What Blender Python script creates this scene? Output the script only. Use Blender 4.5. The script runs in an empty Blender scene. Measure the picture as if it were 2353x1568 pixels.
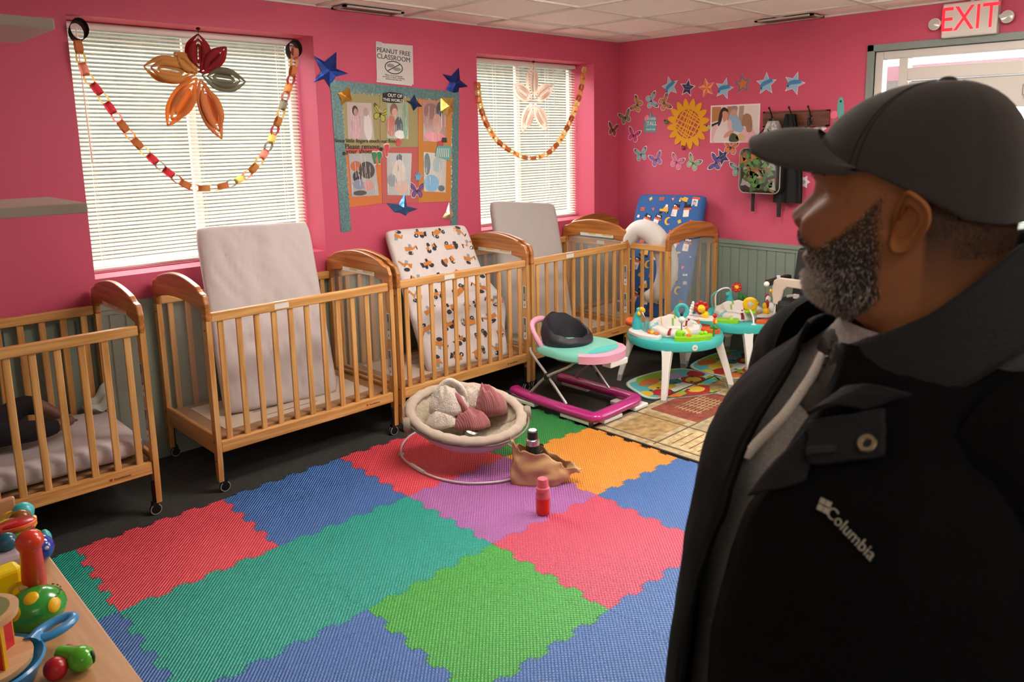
import bpy, bmesh, math, random
import numpy as np
from mathutils import Vector, Matrix, noise
from math import sin, cos, pi, radians as RD
random.seed(7)
SC = bpy.context.scene
COL = SC.collection
# ------------------------------------------------------------------ camera
CP = Vector((-5.2173, -4.2246, 1.6630))
FPX, PX, PY, IW, IH = 1783.39, 1240.25, 620.05, 2353, 1568
YAW, PITCH, ROLL = 0.781799, 0.169276, -0.014477
_f = Vector((cos(YAW)*cos(PITCH), sin(YAW)*cos(PITCH), -sin(PITCH)))
_r = Vector((sin(YAW), -cos(YAW), 0)); _u = _r.cross(_f)
AX = _r*cos(ROLL) + _u*sin(ROLL); AY = _u*cos(ROLL) - _r*sin(ROLL); AZ = _f
cam_d = bpy.data.cameras.new('camera'); cam = bpy.data.objects.new('camera', cam_d); COL.objects.link(cam)
m = Matrix.Identity(4)
for i in range(3):
    m[i][0] = AX[i]; m[i][1] = AY[i]; m[i][2] = -AZ[i]; m[i][3] = CP[i]
cam.matrix_world = m
cam_d.sensor_width = 36; cam_d.lens = FPX/IW*36
cam_d.shift_x = -(PX-IW/2)/IW; cam_d.shift_y = (PY-IH/2)/IW
cam_d.clip_start = .05
cam_d.dof.use_dof = True; cam_d.dof.focus_distance = 3.6; cam_d.dof.aperture_fstop = 8.5
SC.camera = cam
# ------------------------------------------------------------------ light of the place
SC.view_settings.view_transform = 'Standard'; SC.view_settings.look = 'None'
SC.view_settings.gamma = 1; SC.view_settings.use_curve_mapping = False
SC.view_settings.exposure = 1.05
SC.cycles.max_bounces = 9; SC.cycles.diffuse_bounces = 5; SC.cycles.transparent_max_bounces = 12
SC.cycles.sample_clamp_indirect = 6
W = bpy.data.worlds.new('sky'); SC.world = W; W.use_nodes = True
bg = W.node_tree.nodes['Background']; bg.inputs[0].default_value = (.88, .95, 1, 1); bg.inputs[1].default_value = 3.0
def light(name, kind, loc, to, power, color=(1, 1, 1), **k):
    d = bpy.data.lights.new(name, kind); d.energy = power; d.color = color
    for a, b in k.items(): setattr(d, a, b)
    o = bpy.data.objects.new(name, d); COL.objects.link(o); o.location = loc
    o.rotation_euler = (Vector(to)-Vector(loc)).to_track_quat('-Z', 'Y').to_euler()
    return o
# daylight from the open sky over the yard, in front of the two windows and the glass door
light('yard_daylight', 'AREA', (-2.3, 3.3, 4.6), (-2.3, 0.0, 1.5), 420, (1, .97, .9), shape='RECTANGLE', size=6, size_y=3)
light('door_daylight', 'AREA', (2.6, -3.2, 2.9), (-1.5, -2.6, .6), 260, (.95, .98, 1), shape='RECTANGLE', size=2.6, size_y=2.4)
# ------------------------------------------------------------------ pixel -> point on a known plane
def ray(u, v): return AX*((u-PX)/FPX) - AY*((v-PY)/FPX) + AZ
def on(u, v, ax, c):
    d = ray(u, v); t = (c-CP[ax])/d[ax]; return CP + d*t
# ------------------------------------------------------------------ materials
def lin(h):
    if isinstance(h, str):
        h = h.lstrip('#'); c = [int(h[i:i+2], 16)/255 for i in (0, 2, 4)]
    else: c = [x/255 for x in h]
    return tuple(x/12.92 if x <= .04045 else ((x+.055)/1.055)**2.4 for x in c)+(1,)
MT = {}
def mat(name, col='#888888', rough=.55, metal=0, bump=0, bscale=200, var=0, vscale=8, emit=None, es=1, alpha=None, trans=0, sheen=0, sub=0, tl=0, spec=.5, coat=0):
    if name in MT: return MT[name]
    M = bpy.data.materials.new(name); MT[name] = M; M.use_nodes = True
    nt = M.node_tree; b = nt.nodes['Principled BSDF']; L = nt.links
    b.inputs['Base Color'].default_value = lin(col); b.inputs['Roughness'].default_value = rough
    b.inputs['Metallic'].default_value = metal; b.inputs['Specular IOR Level'].default_value = spec
    if coat: b.inputs['Coat Weight'].default_value = coat; b.inputs['Coat Roughness'].default_value = .08
    if trans: b.inputs['Transmission Weight'].default_value = trans
    if alpha is not None: b.inputs['Alpha'].default_value = alpha
    if sheen: b.inputs['Sheen Weight'].default_value = sheen; b.inputs['Sheen Roughness'].default_value = .5
    if emit: b.inputs['Emission Color'].default_value = lin(emit); b.inputs['Emission Strength'].default_value = es
    tc = nt.nodes.new('ShaderNodeTexCoord')
    if var:
        n = nt.nodes.new('ShaderNodeTexNoise'); n.inputs['Scale'].default_value = vscale; n.inputs['Detail'].default_value = 5
        L.new(tc.outputs['Object'], n.inputs['Vector'])
        r = nt.nodes.new('ShaderNodeMapRange'); r.inputs[1].default_value = .3; r.inputs[2].default_value = .7
        r.inputs[3].default_value = 1-var; r.inputs[4].default_value = 1+var
        L.new(n.outputs[0], r.inputs[0])
        h = nt.nodes.new('ShaderNodeHueSaturation'); h.inputs['Color'].default_value = lin(col)
        L.new(r.outputs[0], h.inputs['Value']); L.new(h.outputs[0], b.inputs['Base Color'])
    if bump:
        n = nt.nodes.new('ShaderNodeTexNoise'); n.inputs['Scale'].default_value = bscale; n.inputs['Detail'].default_value = 3
        L.new(tc.outputs['Object'], n.inputs['Vector'])
        bp = nt.nodes.new('ShaderNodeBump'); bp.inputs['Strength'].default_value = bump; bp.inputs['Distance'].default_value = .004
        L.new(n.outputs[0], bp.inputs['Height']); L.new(bp.outputs[0], b.inputs['Normal'])
    if tl:
        t = nt.nodes.new('ShaderNodeBsdfTranslucent'); t.inputs[0].default_value = lin(col)
        mx = nt.nodes.new('ShaderNodeMixShader'); mx.inputs[0].default_value = tl
        L.new(b.outputs[0], mx.inputs[1]); L.new(t.outputs[0], mx.inputs[2])
        L.new(mx.outputs[0], nt.nodes['Material Output'].inputs[0])
    return M
def wood(axis, c1='#d6a262', c2='#b9803f', name=None, rough=.38):
    name = name or 'pine_grain_'+'xyz'[axis]
    if name in MT: return MT[name]
    M = bpy.data.materials.new(name); MT[name] = M; M.use_nodes = True
    nt = M.node_tree; b = nt.nodes['Principled BSDF']; L = nt.links
    b.inputs['Roughness'].default_value = rough; b.inputs['Coat Weight'].default_value = .25; b.inputs['Coat Roughness'].default_value = .25
    tc = nt.nodes.new('ShaderNodeTexCoord'); mp = nt.nodes.new('ShaderNodeMapping')
    s = [42, 42, 42]; s[axis] = 2.2; mp.inputs['Scale'].default_value = s
    oi = nt.nodes.new('ShaderNodeObjectInfo'); ad = nt.nodes.new('ShaderNodeVectorMath'); ad.operation = 'ADD'
    ml = nt.nodes.new('ShaderNodeMath'); ml.operation = 'MULTIPLY'; ml.inputs[1].default_value = 9
    L.new(oi.outputs['Random'], ml.inputs[0]); L.new(tc.outputs['Object'], ad.inputs[0]); L.new(ml.outputs[0], ad.inputs[1])
    L.new(ad.outputs[0], mp.inputs[0])
    n = nt.nodes.new('ShaderNodeTexNoise'); n.inputs['Scale'].default_value = 1; n.inputs['Detail'].default_value = 4; n.inputs['Distortion'].default_value = .6
    L.new(mp.outputs[0], n.inputs[0])
    cr = nt.nodes.new('ShaderNodeValToRGB'); cr.color_ramp.elements[0].position = .38; cr.color_ramp.elements[1].position = .62
    cr.color_ramp.elements[0].color = lin(c2); cr.color_ramp.elements[1].color = lin(c1)
    L.new(n.outputs[0], cr.inputs[0]); L.new(cr.outputs[0], b.inputs['Base Color'])
    return M
# ------------------------------------------------------------------ geometry helpers
class G:
    def __init__(s): s.bm = bmesh.new(); s.mi = 0
    def m(s, i): s.mi = i; return s
    def _f(s, vs):
        try: f = s.bm.faces.new(vs)
        except ValueError: return None
        f.material_index = s.mi; return f
    def face(s, pts): return s._f([s.bm.verts.new(p) for p in pts])
    def box(s, a, b, R=None, o=None):
        vs = []
        for x, y, z in ((0,0,0),(1,0,0),(1,1,0),(0,1,0),(0,0,1),(1,0,1),(1,1,1),(0,1,1)):
            p = Vector((b[0] if x else a[0], b[1] if y else a[1], b[2] if z else a[2]))
            if R is not None: p = R @ p
            if o is not None: p = p+Vector(o)
            vs.append(s.bm.verts.new(p))
        for f in ((0,3,2,1),(4,5,6,7),(0,1,5,4),(1,2,6,5),(2,3,7,6),(3,0,4,7)): s._f([vs[i] for i in f])
        return s
    def prism(s, pts, d):
        d = Vector(d); A = [s.bm.verts.new(p) for p in pts]; B = [s.bm.verts.new(Vector(p)+d) for p in pts]
        n = len(A); s._f(A[::-1]); s._f(B)
        for i in range(n): s._f([A[i], A[(i+1) % n], B[(i+1) % n], B[i]])
        return s
    def loft(s, rings, closed=True, cap=True, wrap=False):
        V = [[s.bm.verts.new(p) for p in r] for r in rings]; n = len(V[0]); k = len(V)
        for i in range(k if wrap else k-1):
            a, b = V[i], V[(i+1) % k]
            for j in range(n if closed else n-1): s._f([a[j], a[(j+1) % n], b[(j+1) % n], b[j]])
        if cap and closed and not wrap: s._f(V[0][::-1]); s._f(V[-1])
        return s
    def grid(s, fn, nu, nv): return s.loft([[fn(i/nu, j/nv) for i in range(nu+1)] for j in range(nv+1)], closed=False)
    def tube(s, pts, r, seg=8, cap=True, wrap=False, flat=None):
        pts = [Vector(p) for p in pts]; n = len(pts); rings = []; up = None
        for i, p in enumerate(pts):
            a = pts[i-1] if (i or wrap) else p; b = pts[(i+1) % n] if (i < n-1 or wrap) else p
            t = (b-a).normalized()
            if up is None:
                up = Vector((0, 0, 1)) if abs(t.z) < .9 else Vector((1, 0, 0))
            x = up - t*up.dot(t); x.normalize(); up = x; y = t.cross(x)
            rr = r[i] if isinstance(r, (list, tuple)) else r
            fy = flat if flat else 1
            rings.append([p + x*(rr*cos(2*pi*k/seg)) + y*(rr*fy*sin(2*pi*k/seg)) for k in range(seg)])
        return s.loft(rings, cap=cap, wrap=wrap)
    def lathe(s, prof, c=(0, 0, 0), seg=24, R=None):
        c = Vector(c); rings = []
        for r, z in prof:
            ring = []
            for k in range(seg):
                p = Vector((r*cos(2*pi*k/seg), r*sin(2*pi*k/seg), z))
                if R is not None: p = R @ p
                ring.append(p+c)
            rings.append(ring)
        return s.loft(rings)
    def ell(s, c, r, R=None, seg=14, rings=8):
        if isinstance(r, (int, float)): r = (r, r, r)
        c = Vector(c); L = []
        for i in range(rings+1):
            a = -pi/2+pi*i/rings; a = max(min(a, pi/2-.04), -pi/2+.04); ring = []
            for k in range(seg):
                p = Vector((r[0]*cos(a)*cos(2*pi*k/seg), r[1]*cos(a)*sin(2*pi*k/seg), r[2]*sin(a)))
                if R is not None: p = R @ p
                ring.append(p+c)
            L.append(ring)
        return s.loft(L)
    def out(s, name, mats, parent=None, smooth=False, bevel=0, bseg=2, loc=None, sub=0, solid=0, keep=False):
        me = bpy.data.meshes.new(name)
        bmesh.ops.recalc_face_normals(s.bm, faces=s.bm.faces) if not keep else None
        if smooth:
            for f in s.bm.faces: f.smooth = True
        s.bm.to_mesh(me); s.bm.free()
        o = bpy.data.objects.new(name, me); COL.objects.link(o)
        for x in (mats if isinstance(mats, (list, tuple)) else [mats]): me.materials.append(x)
        if parent: o.parent = parent
        if loc is not None: o.location = loc
        if solid:
            md = o.modifiers.new('t', 'SOLIDIFY'); md.thickness = solid; md.offset = 0
        if bevel:
            md = o.modifiers.new('b', 'BEVEL'); md.width = bevel; md.segments = bseg; md.limit_method = 'ANGLE'; md.angle_limit = RD(40)
        if sub:
            md = o.modifiers.new('s', 'SUBSURF'); md.levels = sub; md.render_levels = sub
        if smooth and not sub:
            for e in me.edges: pass
            if hasattr(me, 'set_sharp_from_angle'): me.set_sharp_from_angle(angle=RD(42))
        return o
def tag(o, label=None, cat=None, group=None, kind=None):
    if label: o['label'] = label
    if cat: o['category'] = cat
    if group: o['group'] = group
    if kind: o['kind'] = kind
    return o
def thing(name, label, cat, loc=(0, 0, 0), rz=0, group=None):
    o = bpy.data.objects.new(name, None); COL.objects.link(o); o.location = loc; o.rotation_euler = (0, 0, rz)
    o.empty_display_size = .05
    return tag(o, label, cat, group)
def dup(o, parent=None):
    c = o.copy(); COL.objects.link(c)
    if parent: c.parent = parent
    for ch in [x for x in o.children]: dup(ch, c)
    return c
def Rz(a): return Matrix.Rotation(a, 3, 'Z')
def Rx(a): return Matrix.Rotation(a, 3, 'X')
def Ry(a): return Matrix.Rotation(a, 3, 'Y')
def basis(x, y, z):
    return Matrix(((x[0], y[0], z[0]), (x[1], y[1], z[1]), (x[2], y[2], z[2])))
def text(body, size, loc, R, material, parent=None, name='lettering', depth=.0006, ax='CENTER', sx=1, space=1):
    cu = bpy.data.curves.new('t', 'FONT'); cu.body = body; cu.size = size; cu.align_x = ax; cu.align_y = 'CENTER'; cu.extrude = depth; cu.space_character = space
    cu.resolution_u = 3
    t = bpy.data.objects.new('t', cu); COL.objects.link(t)
    me = bpy.data.meshes.new_from_object(t.evaluated_get(bpy.context.evaluated_depsgraph_get()))
    bpy.data.objects.remove(t); me.name = name
    for v in me.vertices: v.co = R @ Vector((v.co.x*sx, v.co.y, v.co.z)) + Vector(loc)
    me.materials.clear(); me.materials.append(material)
    o = bpy.data.objects.new(name, me); COL.objects.link(o)
    if parent: o.parent = parent
    return o
RA = basis((1, 0, 0), (0, 0, 1), (0, -1, 0))      # text plane on the window wall, facing the room
RB = basis((0, -1, 0), (0, 0, 1), (-1, 0, 0))     # text plane on the door wall, facing the room
def smoothpath(P, n=8, closed=False):
    P = [Vector(p) for p in P]; out = []; k = len(P)
    for i in range(k if closed else k-1):
        if closed: a, b, c, d = P[i-1], P[i], P[(i+1) % k], P[(i+2) % k]
        else: a, b, c, d = P[max(i-1, 0)], P[i], P[i+1], P[min(i+2, k-1)]
        for j in range(n):
            t = j/n
            out.append(.5*((2*b)+(c-a)*t+(2*a-5*b+4*c-d)*t*t+(3*b-a-3*c+d)*t**3))
    if not closed: out.append(P[-1])
    return out
# ================================================================== the room
CH = 2.433; WX = -6.4; WY = -5.7; TH = .28
def paint(name, c, var=.03):
    return mat(name, c, rough=.62, bump=.12, bscale=260, var=var, vscale=2.2)
PINK = paint('pink_wall_paint', '#c64d6a'); SAGE = mat('sage_wainscot_paint', '#7d8b80', .5, bump=.05)
CREAM = paint('cream_wall_paint', '#d8d3cb')
WHITE = mat('white_paint', '#e4e2dc', .45)
# windows: x0,x1,z0,z1
WINS = [(-4.084, -2.809, 1.0, 2.262), (-1.557, -.306, 1.0, 2.245)]
def wall_panel(g, x0, x1, z0, z1): g.box((x0, 0, z0), (x1, TH, z1))
g = G(); xs = [WX]+[v for w in WINS for v in w[:2]]+[TH]
for i in range(0, len(xs), 2): wall_panel(g, xs[i], xs[i+1], 0, CH+.1)
for w in WINS: wall_panel(g, w[0], w[1], 0, w[2]); wall_panel(g, w[0], w[1], w[3], CH+.1)
tag(g.out('wall_back', PINK), kind='structure')
DY0, DY1, DZ = -2.13, -3.75, 2.175       # door + sidelight opening
g = G()
g.box((0, DY0, 0), (.2, 0, CH+.1)).box((0, WY, 0), (.2, DY1, CH+.1)).box((0, DY1, DZ), (.2, DY0, CH+.1))
tag(g.out('wall_right', PINK), kind='structure')
tag(G().box((WX-.15, WY-.15, 0), (WX, TH, CH+.1)).out('wall_left', CREAM), kind='structure')
tag(G().box((WX-.15, WY-.15, 0), (.2, WY, CH+.1)).out('wall_front', CREAM), kind='structure')
# beadboard wainscot with cap rail
def beads(name, length, place):
    g = G(); z1 = .845; t = .012; n = int(length/.075)
    prof = []
    for i in range(n+1):
        a = i*.075
        prof += [(a, t), (a+.066, t), (a+.069, .006), (a+.072, .009), (a+.0745, .006)]
    prof = [p for p in prof if p[0] <= length]
    for k in range(len(prof)-1):
        (a, b), (c, d) = prof[k], prof[k+1]
        g.face([place(a, b, 0), place(c, d, 0), place(c, d, z1), place(a, b, z1)])
    def bx(a0, a1, b1, z0, z1):
        P = [place(a0, 0, z0), place(a1, 0, z0), place(a1, b1, z0), place(a0, b1, z0)]
        g.prism(P, (0, 0, z1-z0))
    bx(0, length, .026, .842, .872); bx(0, length, .018, .815, .845); bx(0, length, .016, 0, .095)
    return tag(g.out(name, SAGE), kind='structure')
beads('trim_back', -WX, lambda a, b, z: Vector((-a, -b, z)))
beads('trim_right', -DY0-.05, lambda a, b, z: Vector((-b, -a, z)))
beads('trim_left', -WY, lambda a, b, z: Vector((WX+b, -a, z)))
# carpet
M = mat('charcoal_carpet', '#34332f', .95, bump=.9, bscale=420, var=.25, vscale=60)
tag(G().box((WX-.1, WY-.1, -.05), (.25, TH, 0)).out('floor', M), kind='structure')
# suspended ceiling: tiles + grid
TILE = mat('mineral_fibre_tile', '#faf8f6', .9, bump=.35, bscale=120, var=.06, vscale=90)
tag(G().box((WX-.1, WY-.1, CH+.006), (.2, TH, CH+.05)).out('ceiling', TILE), kind='structure')
g = G(); gx = [-.33-.612*k for k in range(10)]; gy = [-.35-.612*k for k in range(9)]
for x in gx: g.box((x-.012, WY, CH-.004), (x+.012, 0, CH+.008))
for k, y in enumerate(gy): g.box((WX, y-.012, CH-.0045), (0, y+.012, CH+.008))
g.box((WX, -.022, CH-.006), (0, 0, CH+.008)); g.box((-.022, WY, CH-.006), (0, 0, CH+.008))
tag(g.out('trim_ceiling_grid', mat('ceiling_grid_metal', '#d8d2cc', .5)), kind='structure')
def vent(x0, y0, x1, y1, label):
    v = thing('air_vent', label, 'vent', ((x0+x1)/2, (y0+y1)/2, CH-.006))
    a, b = abs(x1-x0)/2, abs(y1-y0)/2
    g = G(); w = .022
    g.box((-a, -b, -.006), (a, -b+w, .004)).box((-a, b-w, -.006), (a, b, .004)).box((-a, -b, -.006), (-a+w, b, .004)).box((a-w, -b, -.006), (a, b, .004))
    g.out('frame', mat('vent_metal', '#b9b2aa', .5), v)
    g = G(); n = 9; long_x = a > b
    for i in range(n):
        t = -1+2*(i+.5)/n
        if long_x: g.box((-a+w, t*(b-w)-.006, -.002), (a-w, t*(b-w)+.002, .003))
        else: g.box((t*(a-w)-.006, -b+w, -.002), (t*(a-w)+.002, b-w, .003))
    g.out('slats', mat('vent_slat', '#6f665c', .5), v)
    G().box((-a+w, -b+w, .003), (a-w, b-w, .0045)).out('duct', mat('duct_dark', '#3a332c', .9), v)
vent(-2.69, -.02, -2.27, -.16, 'narrow beige air vent in the ceiling above the bulletin board')
vent(-.05, -1.38, -.22, -1.80, 'beige air vent in the ceiling left of the exit sign')
# exterior: yard, hedge
tag(G().box((-14, .3, -.35), (8, 16, -.3)).box((.25, -12, -.35), (14, .3, -.3)).out('ground', mat('yard_grass', '#565a48', .9, var=.2, vscale=4)), kind='structure')
random.seed(3)
g = G()
for i in range(38):
    x = -9+i*.5; g.ell((x, 5.2+random.uniform(-.3, .3), 1.3), (.55, .5, random.uniform(2.2, 2.7)), seg=10, rings=6)
tag(g.out('hedge', mat('hedge_leaves', '#2f3327', .9, bump=1, bscale=30, var=.4, vscale=9), smooth=True),
    'dark green hedge seen through the window blinds', 'hedge')
# windows: frame, glass, blinds
VINYL = mat('white_vinyl', '#dad8d4', .35)
GLASS = mat('window_glass', '#ffffff', .02, alpha=.08, spec=.5)
SLAT = mat('white_blind_slat', '#fbf8ea', .5, tl=.55)
for k, (x0, x1, z0, z1) in enumerate(WINS):
    t = thing('window_%d' % (k+1), None, None, ((x0+x1)/2, .24, z0)); t['kind'] = 'structure'
    w = (x1-x0)/2; h = z1-z0
    g = G(); q = .04
    g.box((-w, 0, 0), (w, .035, q)).box((-w, 0, h-q), (w, .035, h)).box((-w, 0, 0), (-w+q, .035, h)).box((w-q, 0, 0), (w, .035, h)).box((-.02, .002, 0), (.02, .033, h))
    g.out('window_frame', VINYL, t, bevel=.004)
    G().box((-w+q, .015, q), (w-q, .02, h-q)).out('window_glass', GLASS, t)
    b = thing('window_blind', ('wide white mini blind lowered over the left window' if k == 0 else 'white mini blind lowered over the window by the corner'), 'window blind', ((x0+x1)/2, .205, z0))
    G().box((-w+.01, -.014, h-.035), (w-.01, .014, h-.004)).out('headrail', VINYL, b, bevel=.003)
    g = G(); n = int((h-.07)/.0208)
    rnd = random.Random(5+k)
    for i in range(n):
        z = .035+.0208*i; A = []; tilt = RD(28)+rnd.uniform(-.03, .03)
        for s in range(4):
            c = -.0125+.025*s/3; bow = .0022*(1-(c/.0125)**2)
            A.append((c*cos(tilt)-bow*sin(tilt), c*sin(tilt)+bow*cos(tilt)))
        jl = rnd.uniform(-.0006, .0006)
        for s in range(3):
            (ya, za), (yb, zb) = A[s], A[s+1]
            g.face([(-w+.012, ya, z+za), (w-.012, ya, z+za+jl), (w-.012, yb, z+zb+jl), (-w+.012, yb, z+zb)])
    g.out('slats', SLAT, b, smooth=True, keep=True)
    G().box((-w+.012, -.013, .008), (w-.012, .013, .022)).out('bottom_rail', VINYL, b, bevel=.003)
    for fx in (-.84, .02, .8) if k == 0 else (-.45, .45):
        g = G()
        for dy in (-.0135, .0135): g.tube([(w*fx, dy, .01), (w*fx, dy, h-.02)], .0011, 5)
        g.tube([(w*fx+.006, -.016, .01), (w*fx+.006, -.016, h-.02)], .0009, 5)
        g.out('ladder_cord', mat('cord_white', '#f2efe0', .7), b)
    G().tube([(-w*.86 if k == 0 else w*.55, -.02, h-.03), (-w*.85 if k == 0 else w*.56, -.024, h*.45 if k == 0 else h*.72)], .003, 6).out('tilt_wand', mat('clear_wand', '#e8e6dc', .2), b)
# door, sidelight, transom of white painted metal
ALU = mat('white_aluminium', '#cfcac4', .4); GREYP = mat('grey_green_trim_paint', '#7f8a86', .5)
g = G(); q = .045
g.box((-.02, DY0, 0), (.02, DY0+q, DZ+.045)).box((-.02, DY1-q, DZ), (.02, DY0+q, DZ+.045)).box((-.02, DY1-q, 0), (.02, DY1, DZ+.045))
tag(g.out('trim_door', GREYP, bevel=.004), kind='structure')
d = thing('door_1', None, None, (.04, DY0, 0)); d['kind'] = 'structure'
g = G()
def yb(a0, a1, z0, z1, x0=-.03, x1=.05): g.box((x0, -a1, z0), (x1, -a0, z1))
H = DZ; WD = DY0-DY1
yb(0, .05, 0, H); yb(WD-.05, WD, 0, H); yb(.05, WD-.05, H-.05, H); yb(.15, .205, 0, H-.05)      # frame, mullion
yb(.205, WD-.05, 1.985, 2.06); yb(.05, .15, 0, .12); yb(.05, .15, 1.02, 1.07)
g.out('frame', ALU, d, bevel=.004)
g = G(); yb(.215, .30, .02, 1.975, -.02, .03); yb(WD-.14, WD-.06, .02, 1.975, -.02, .03); yb(.30, WD-.14, 1.80, 1.975, -.02, .03); yb(.30, WD-.14, .02, .26, -.02, .03)
g.out('door_leaf', mat('white_door', '#c4c0ba', .45), d, bevel=.004)
g = G(); g.box((0, -WD+.14, .26), (.006, -.30, 1.80)); g.box((0, -.15, .12), (.006, -.05, H-.05)); g.box((0, -WD+.05, 2.06), (.006, -.205, H-.05))
g.out('glass', GLASS, d)
g = G(); g.box((-.075, -1.28, 1.86), (-.022, -.86, 1.925)); g.out('door_closer', mat('closer_metal', '#9c9a98', .35, .6), d, bevel=.006)
g = G(); g.tube([(-.05, -.98, 1.85), (-.16, -1.15, 1.82), (-.04, -1.36, 1.84)], .007, 8); g.out('closer_arm', mat('bright_metal', '#d8d8d8', .25, .8), d)
# roller shade dark strip behind the transom (porch soffit)
tag(G().box((.55, WY, 2.02), (2.2, 0, 2.12)).out('roof_porch', mat('porch_soffit', '#8b8788', .8)), kind='structure')
# left shelves on the wall (only their ends reach into view)
for z, lab, dx in ((1.865, 'white wall shelf at the top left edge, highest one', 0), (1.535, 'white wall shelf at the left edge below the jar', .02)):
    s = thing('wall_shelf', lab, 'shelf', (WX, -2.60, z), group=None)
    G().box((0, 0, 0), (1.60+dx, .26, .019)).out('board', mat('white_laminate', '#cdbfb2', .35), s, bevel=.002)
    G().box((.15, .03, -.16), (.17, .2, 0)).out('bracket', mat('black_bracket', '#111111', .4), s)
s = thing('wall_shelf', 'short white wall shelf between the other two at the left edge', 'shelf', (WX, -2.60, 1.68))
G().box((0, 0, 0), (1.4, .26, .019)).out('board', mat('white_laminate'), s, bevel=.002)
b_ = thing('storage_tub', 'white plastic tub standing on the middle wall shelf', 'tub', (-5.02, -2.56, 1.699))
G().lathe([(.05, 0), (.058, .05), (.06, .052)], seg=20).out('body', mat('white_plastic', '#e8e8e6', .3), b_, smooth=True)
b_ = thing('glass_jar', 'clear glass jar on the highest shelf at the top left', 'jar', (-5.04, -2.5, 1.885))
G().lathe([(.04, 0), (.045, .01), (.045, .10), (.035, .12), (.035, .135), (.03, .135), (.03, .12), (.04, .1), (.04, .012), (.01, .01)], seg=20).out('body', mat('jar_glass', '#dfe4e4', .05, alpha=.35), b_, smooth=True)
# ------------------------------------------------------------------ added ceiling fill panels, out of view, to brighten the room
for lx, ly in ((-2.778, -1.88), (-1.554, -3.10), (-5.226, -4.94)):
    L_ = thing('ceiling_fill_panel', 'added ceiling fill panel over the foam mats, out of view' if lx > -4 and lx < -2 else 'added ceiling fill panel nearer the door wall, out of view' if lx > -2 else 'dimmer added ceiling fill panel behind the viewer', 'added fill light', (lx, ly, CH-.008))
    g = G(); g.box((-.6, -.29, 0), (-.58, .29, .012)).box((.58, -.29, 0), (.6, .29, .012)).box((-.6, .27, 0), (.6, .29, .012)).box((-.6, -.29, 0), (.6, -.27, .012)); g.out('frame', VINYL, L_)
    G().box((-.575, -.265, -.075), (.575, .265, .008)).out('fill_diffuser', mat('fill_panel_glow', '#ffffff', .6, emit='#fff4e8', es=11) if lx > -4 else mat('dim_fill_glow', '#ffffff', .6, emit='#fff4e8', es=1.5), L_, bevel=.02)  # dim panel is an added fill for the man's near side

# ================================================================== foam mats
def mp(i, j): return MATP[(i, j)]
_px = {(0,0):(174,1263),(1,0):(512,1148),(0,1):(273,1406),(1,1):(641,1256),(2,0):(781,1053),(2,1):(937,1141),(3,1):(1160,1050),(2,2):(1132,1250),(4,1):(1353,983),(3,2):(1372,1138),(4,2):(1558,1053),(1,2):(844,1401),(2,3):(1400,1401)}
MATP = {}
th = -.0214; ex = Vector((cos(th), sin(th), 0))*.62; ey = Vector((sin(th), -cos(th), 0))*.62; o0 = Vector((-4.476, -.737, .013))
for i in range(-2, 6):
    for j in range(-1, 6): MATP[(i, j)] = o0+ex*i+ey*j
ds = {}
for k, uv in _px.items(): ds[k] = on(*uv, 2, .013)-MATP[k]
for k in MATP:
    w = 0; s = Vector()
    for kk, d_ in ds.items():
        ww = 1/(.0001+((k[0]-kk[0])**2+(k[1]-kk[1])**2)**1.5); s += d_*ww; w += ww
    MATP[k] = MATP[k]+s/w
    MATP[k].z = .013
def toothed(a, b, seed, amp=.0125, n=10):
    d = b-a; L = d.length; d = d/L; nn = Vector((-d.y, d.x, 0)); P = [a]; r = random.Random(seed)
    for k in range(n):
        s = 1 if k % 2 else -1
        if k in (0, n-1): s *= .0
        t0, t1 = k/n, (k+1)/n
        if s:
            P += [a+d*L*(t0+.018), a+d*L*(t0-.002)+nn*amp*s, a+d*L*(t1+.002)+nn*amp*s, a+d*L*(t1-.018)]
    P.append(b); return P
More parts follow.
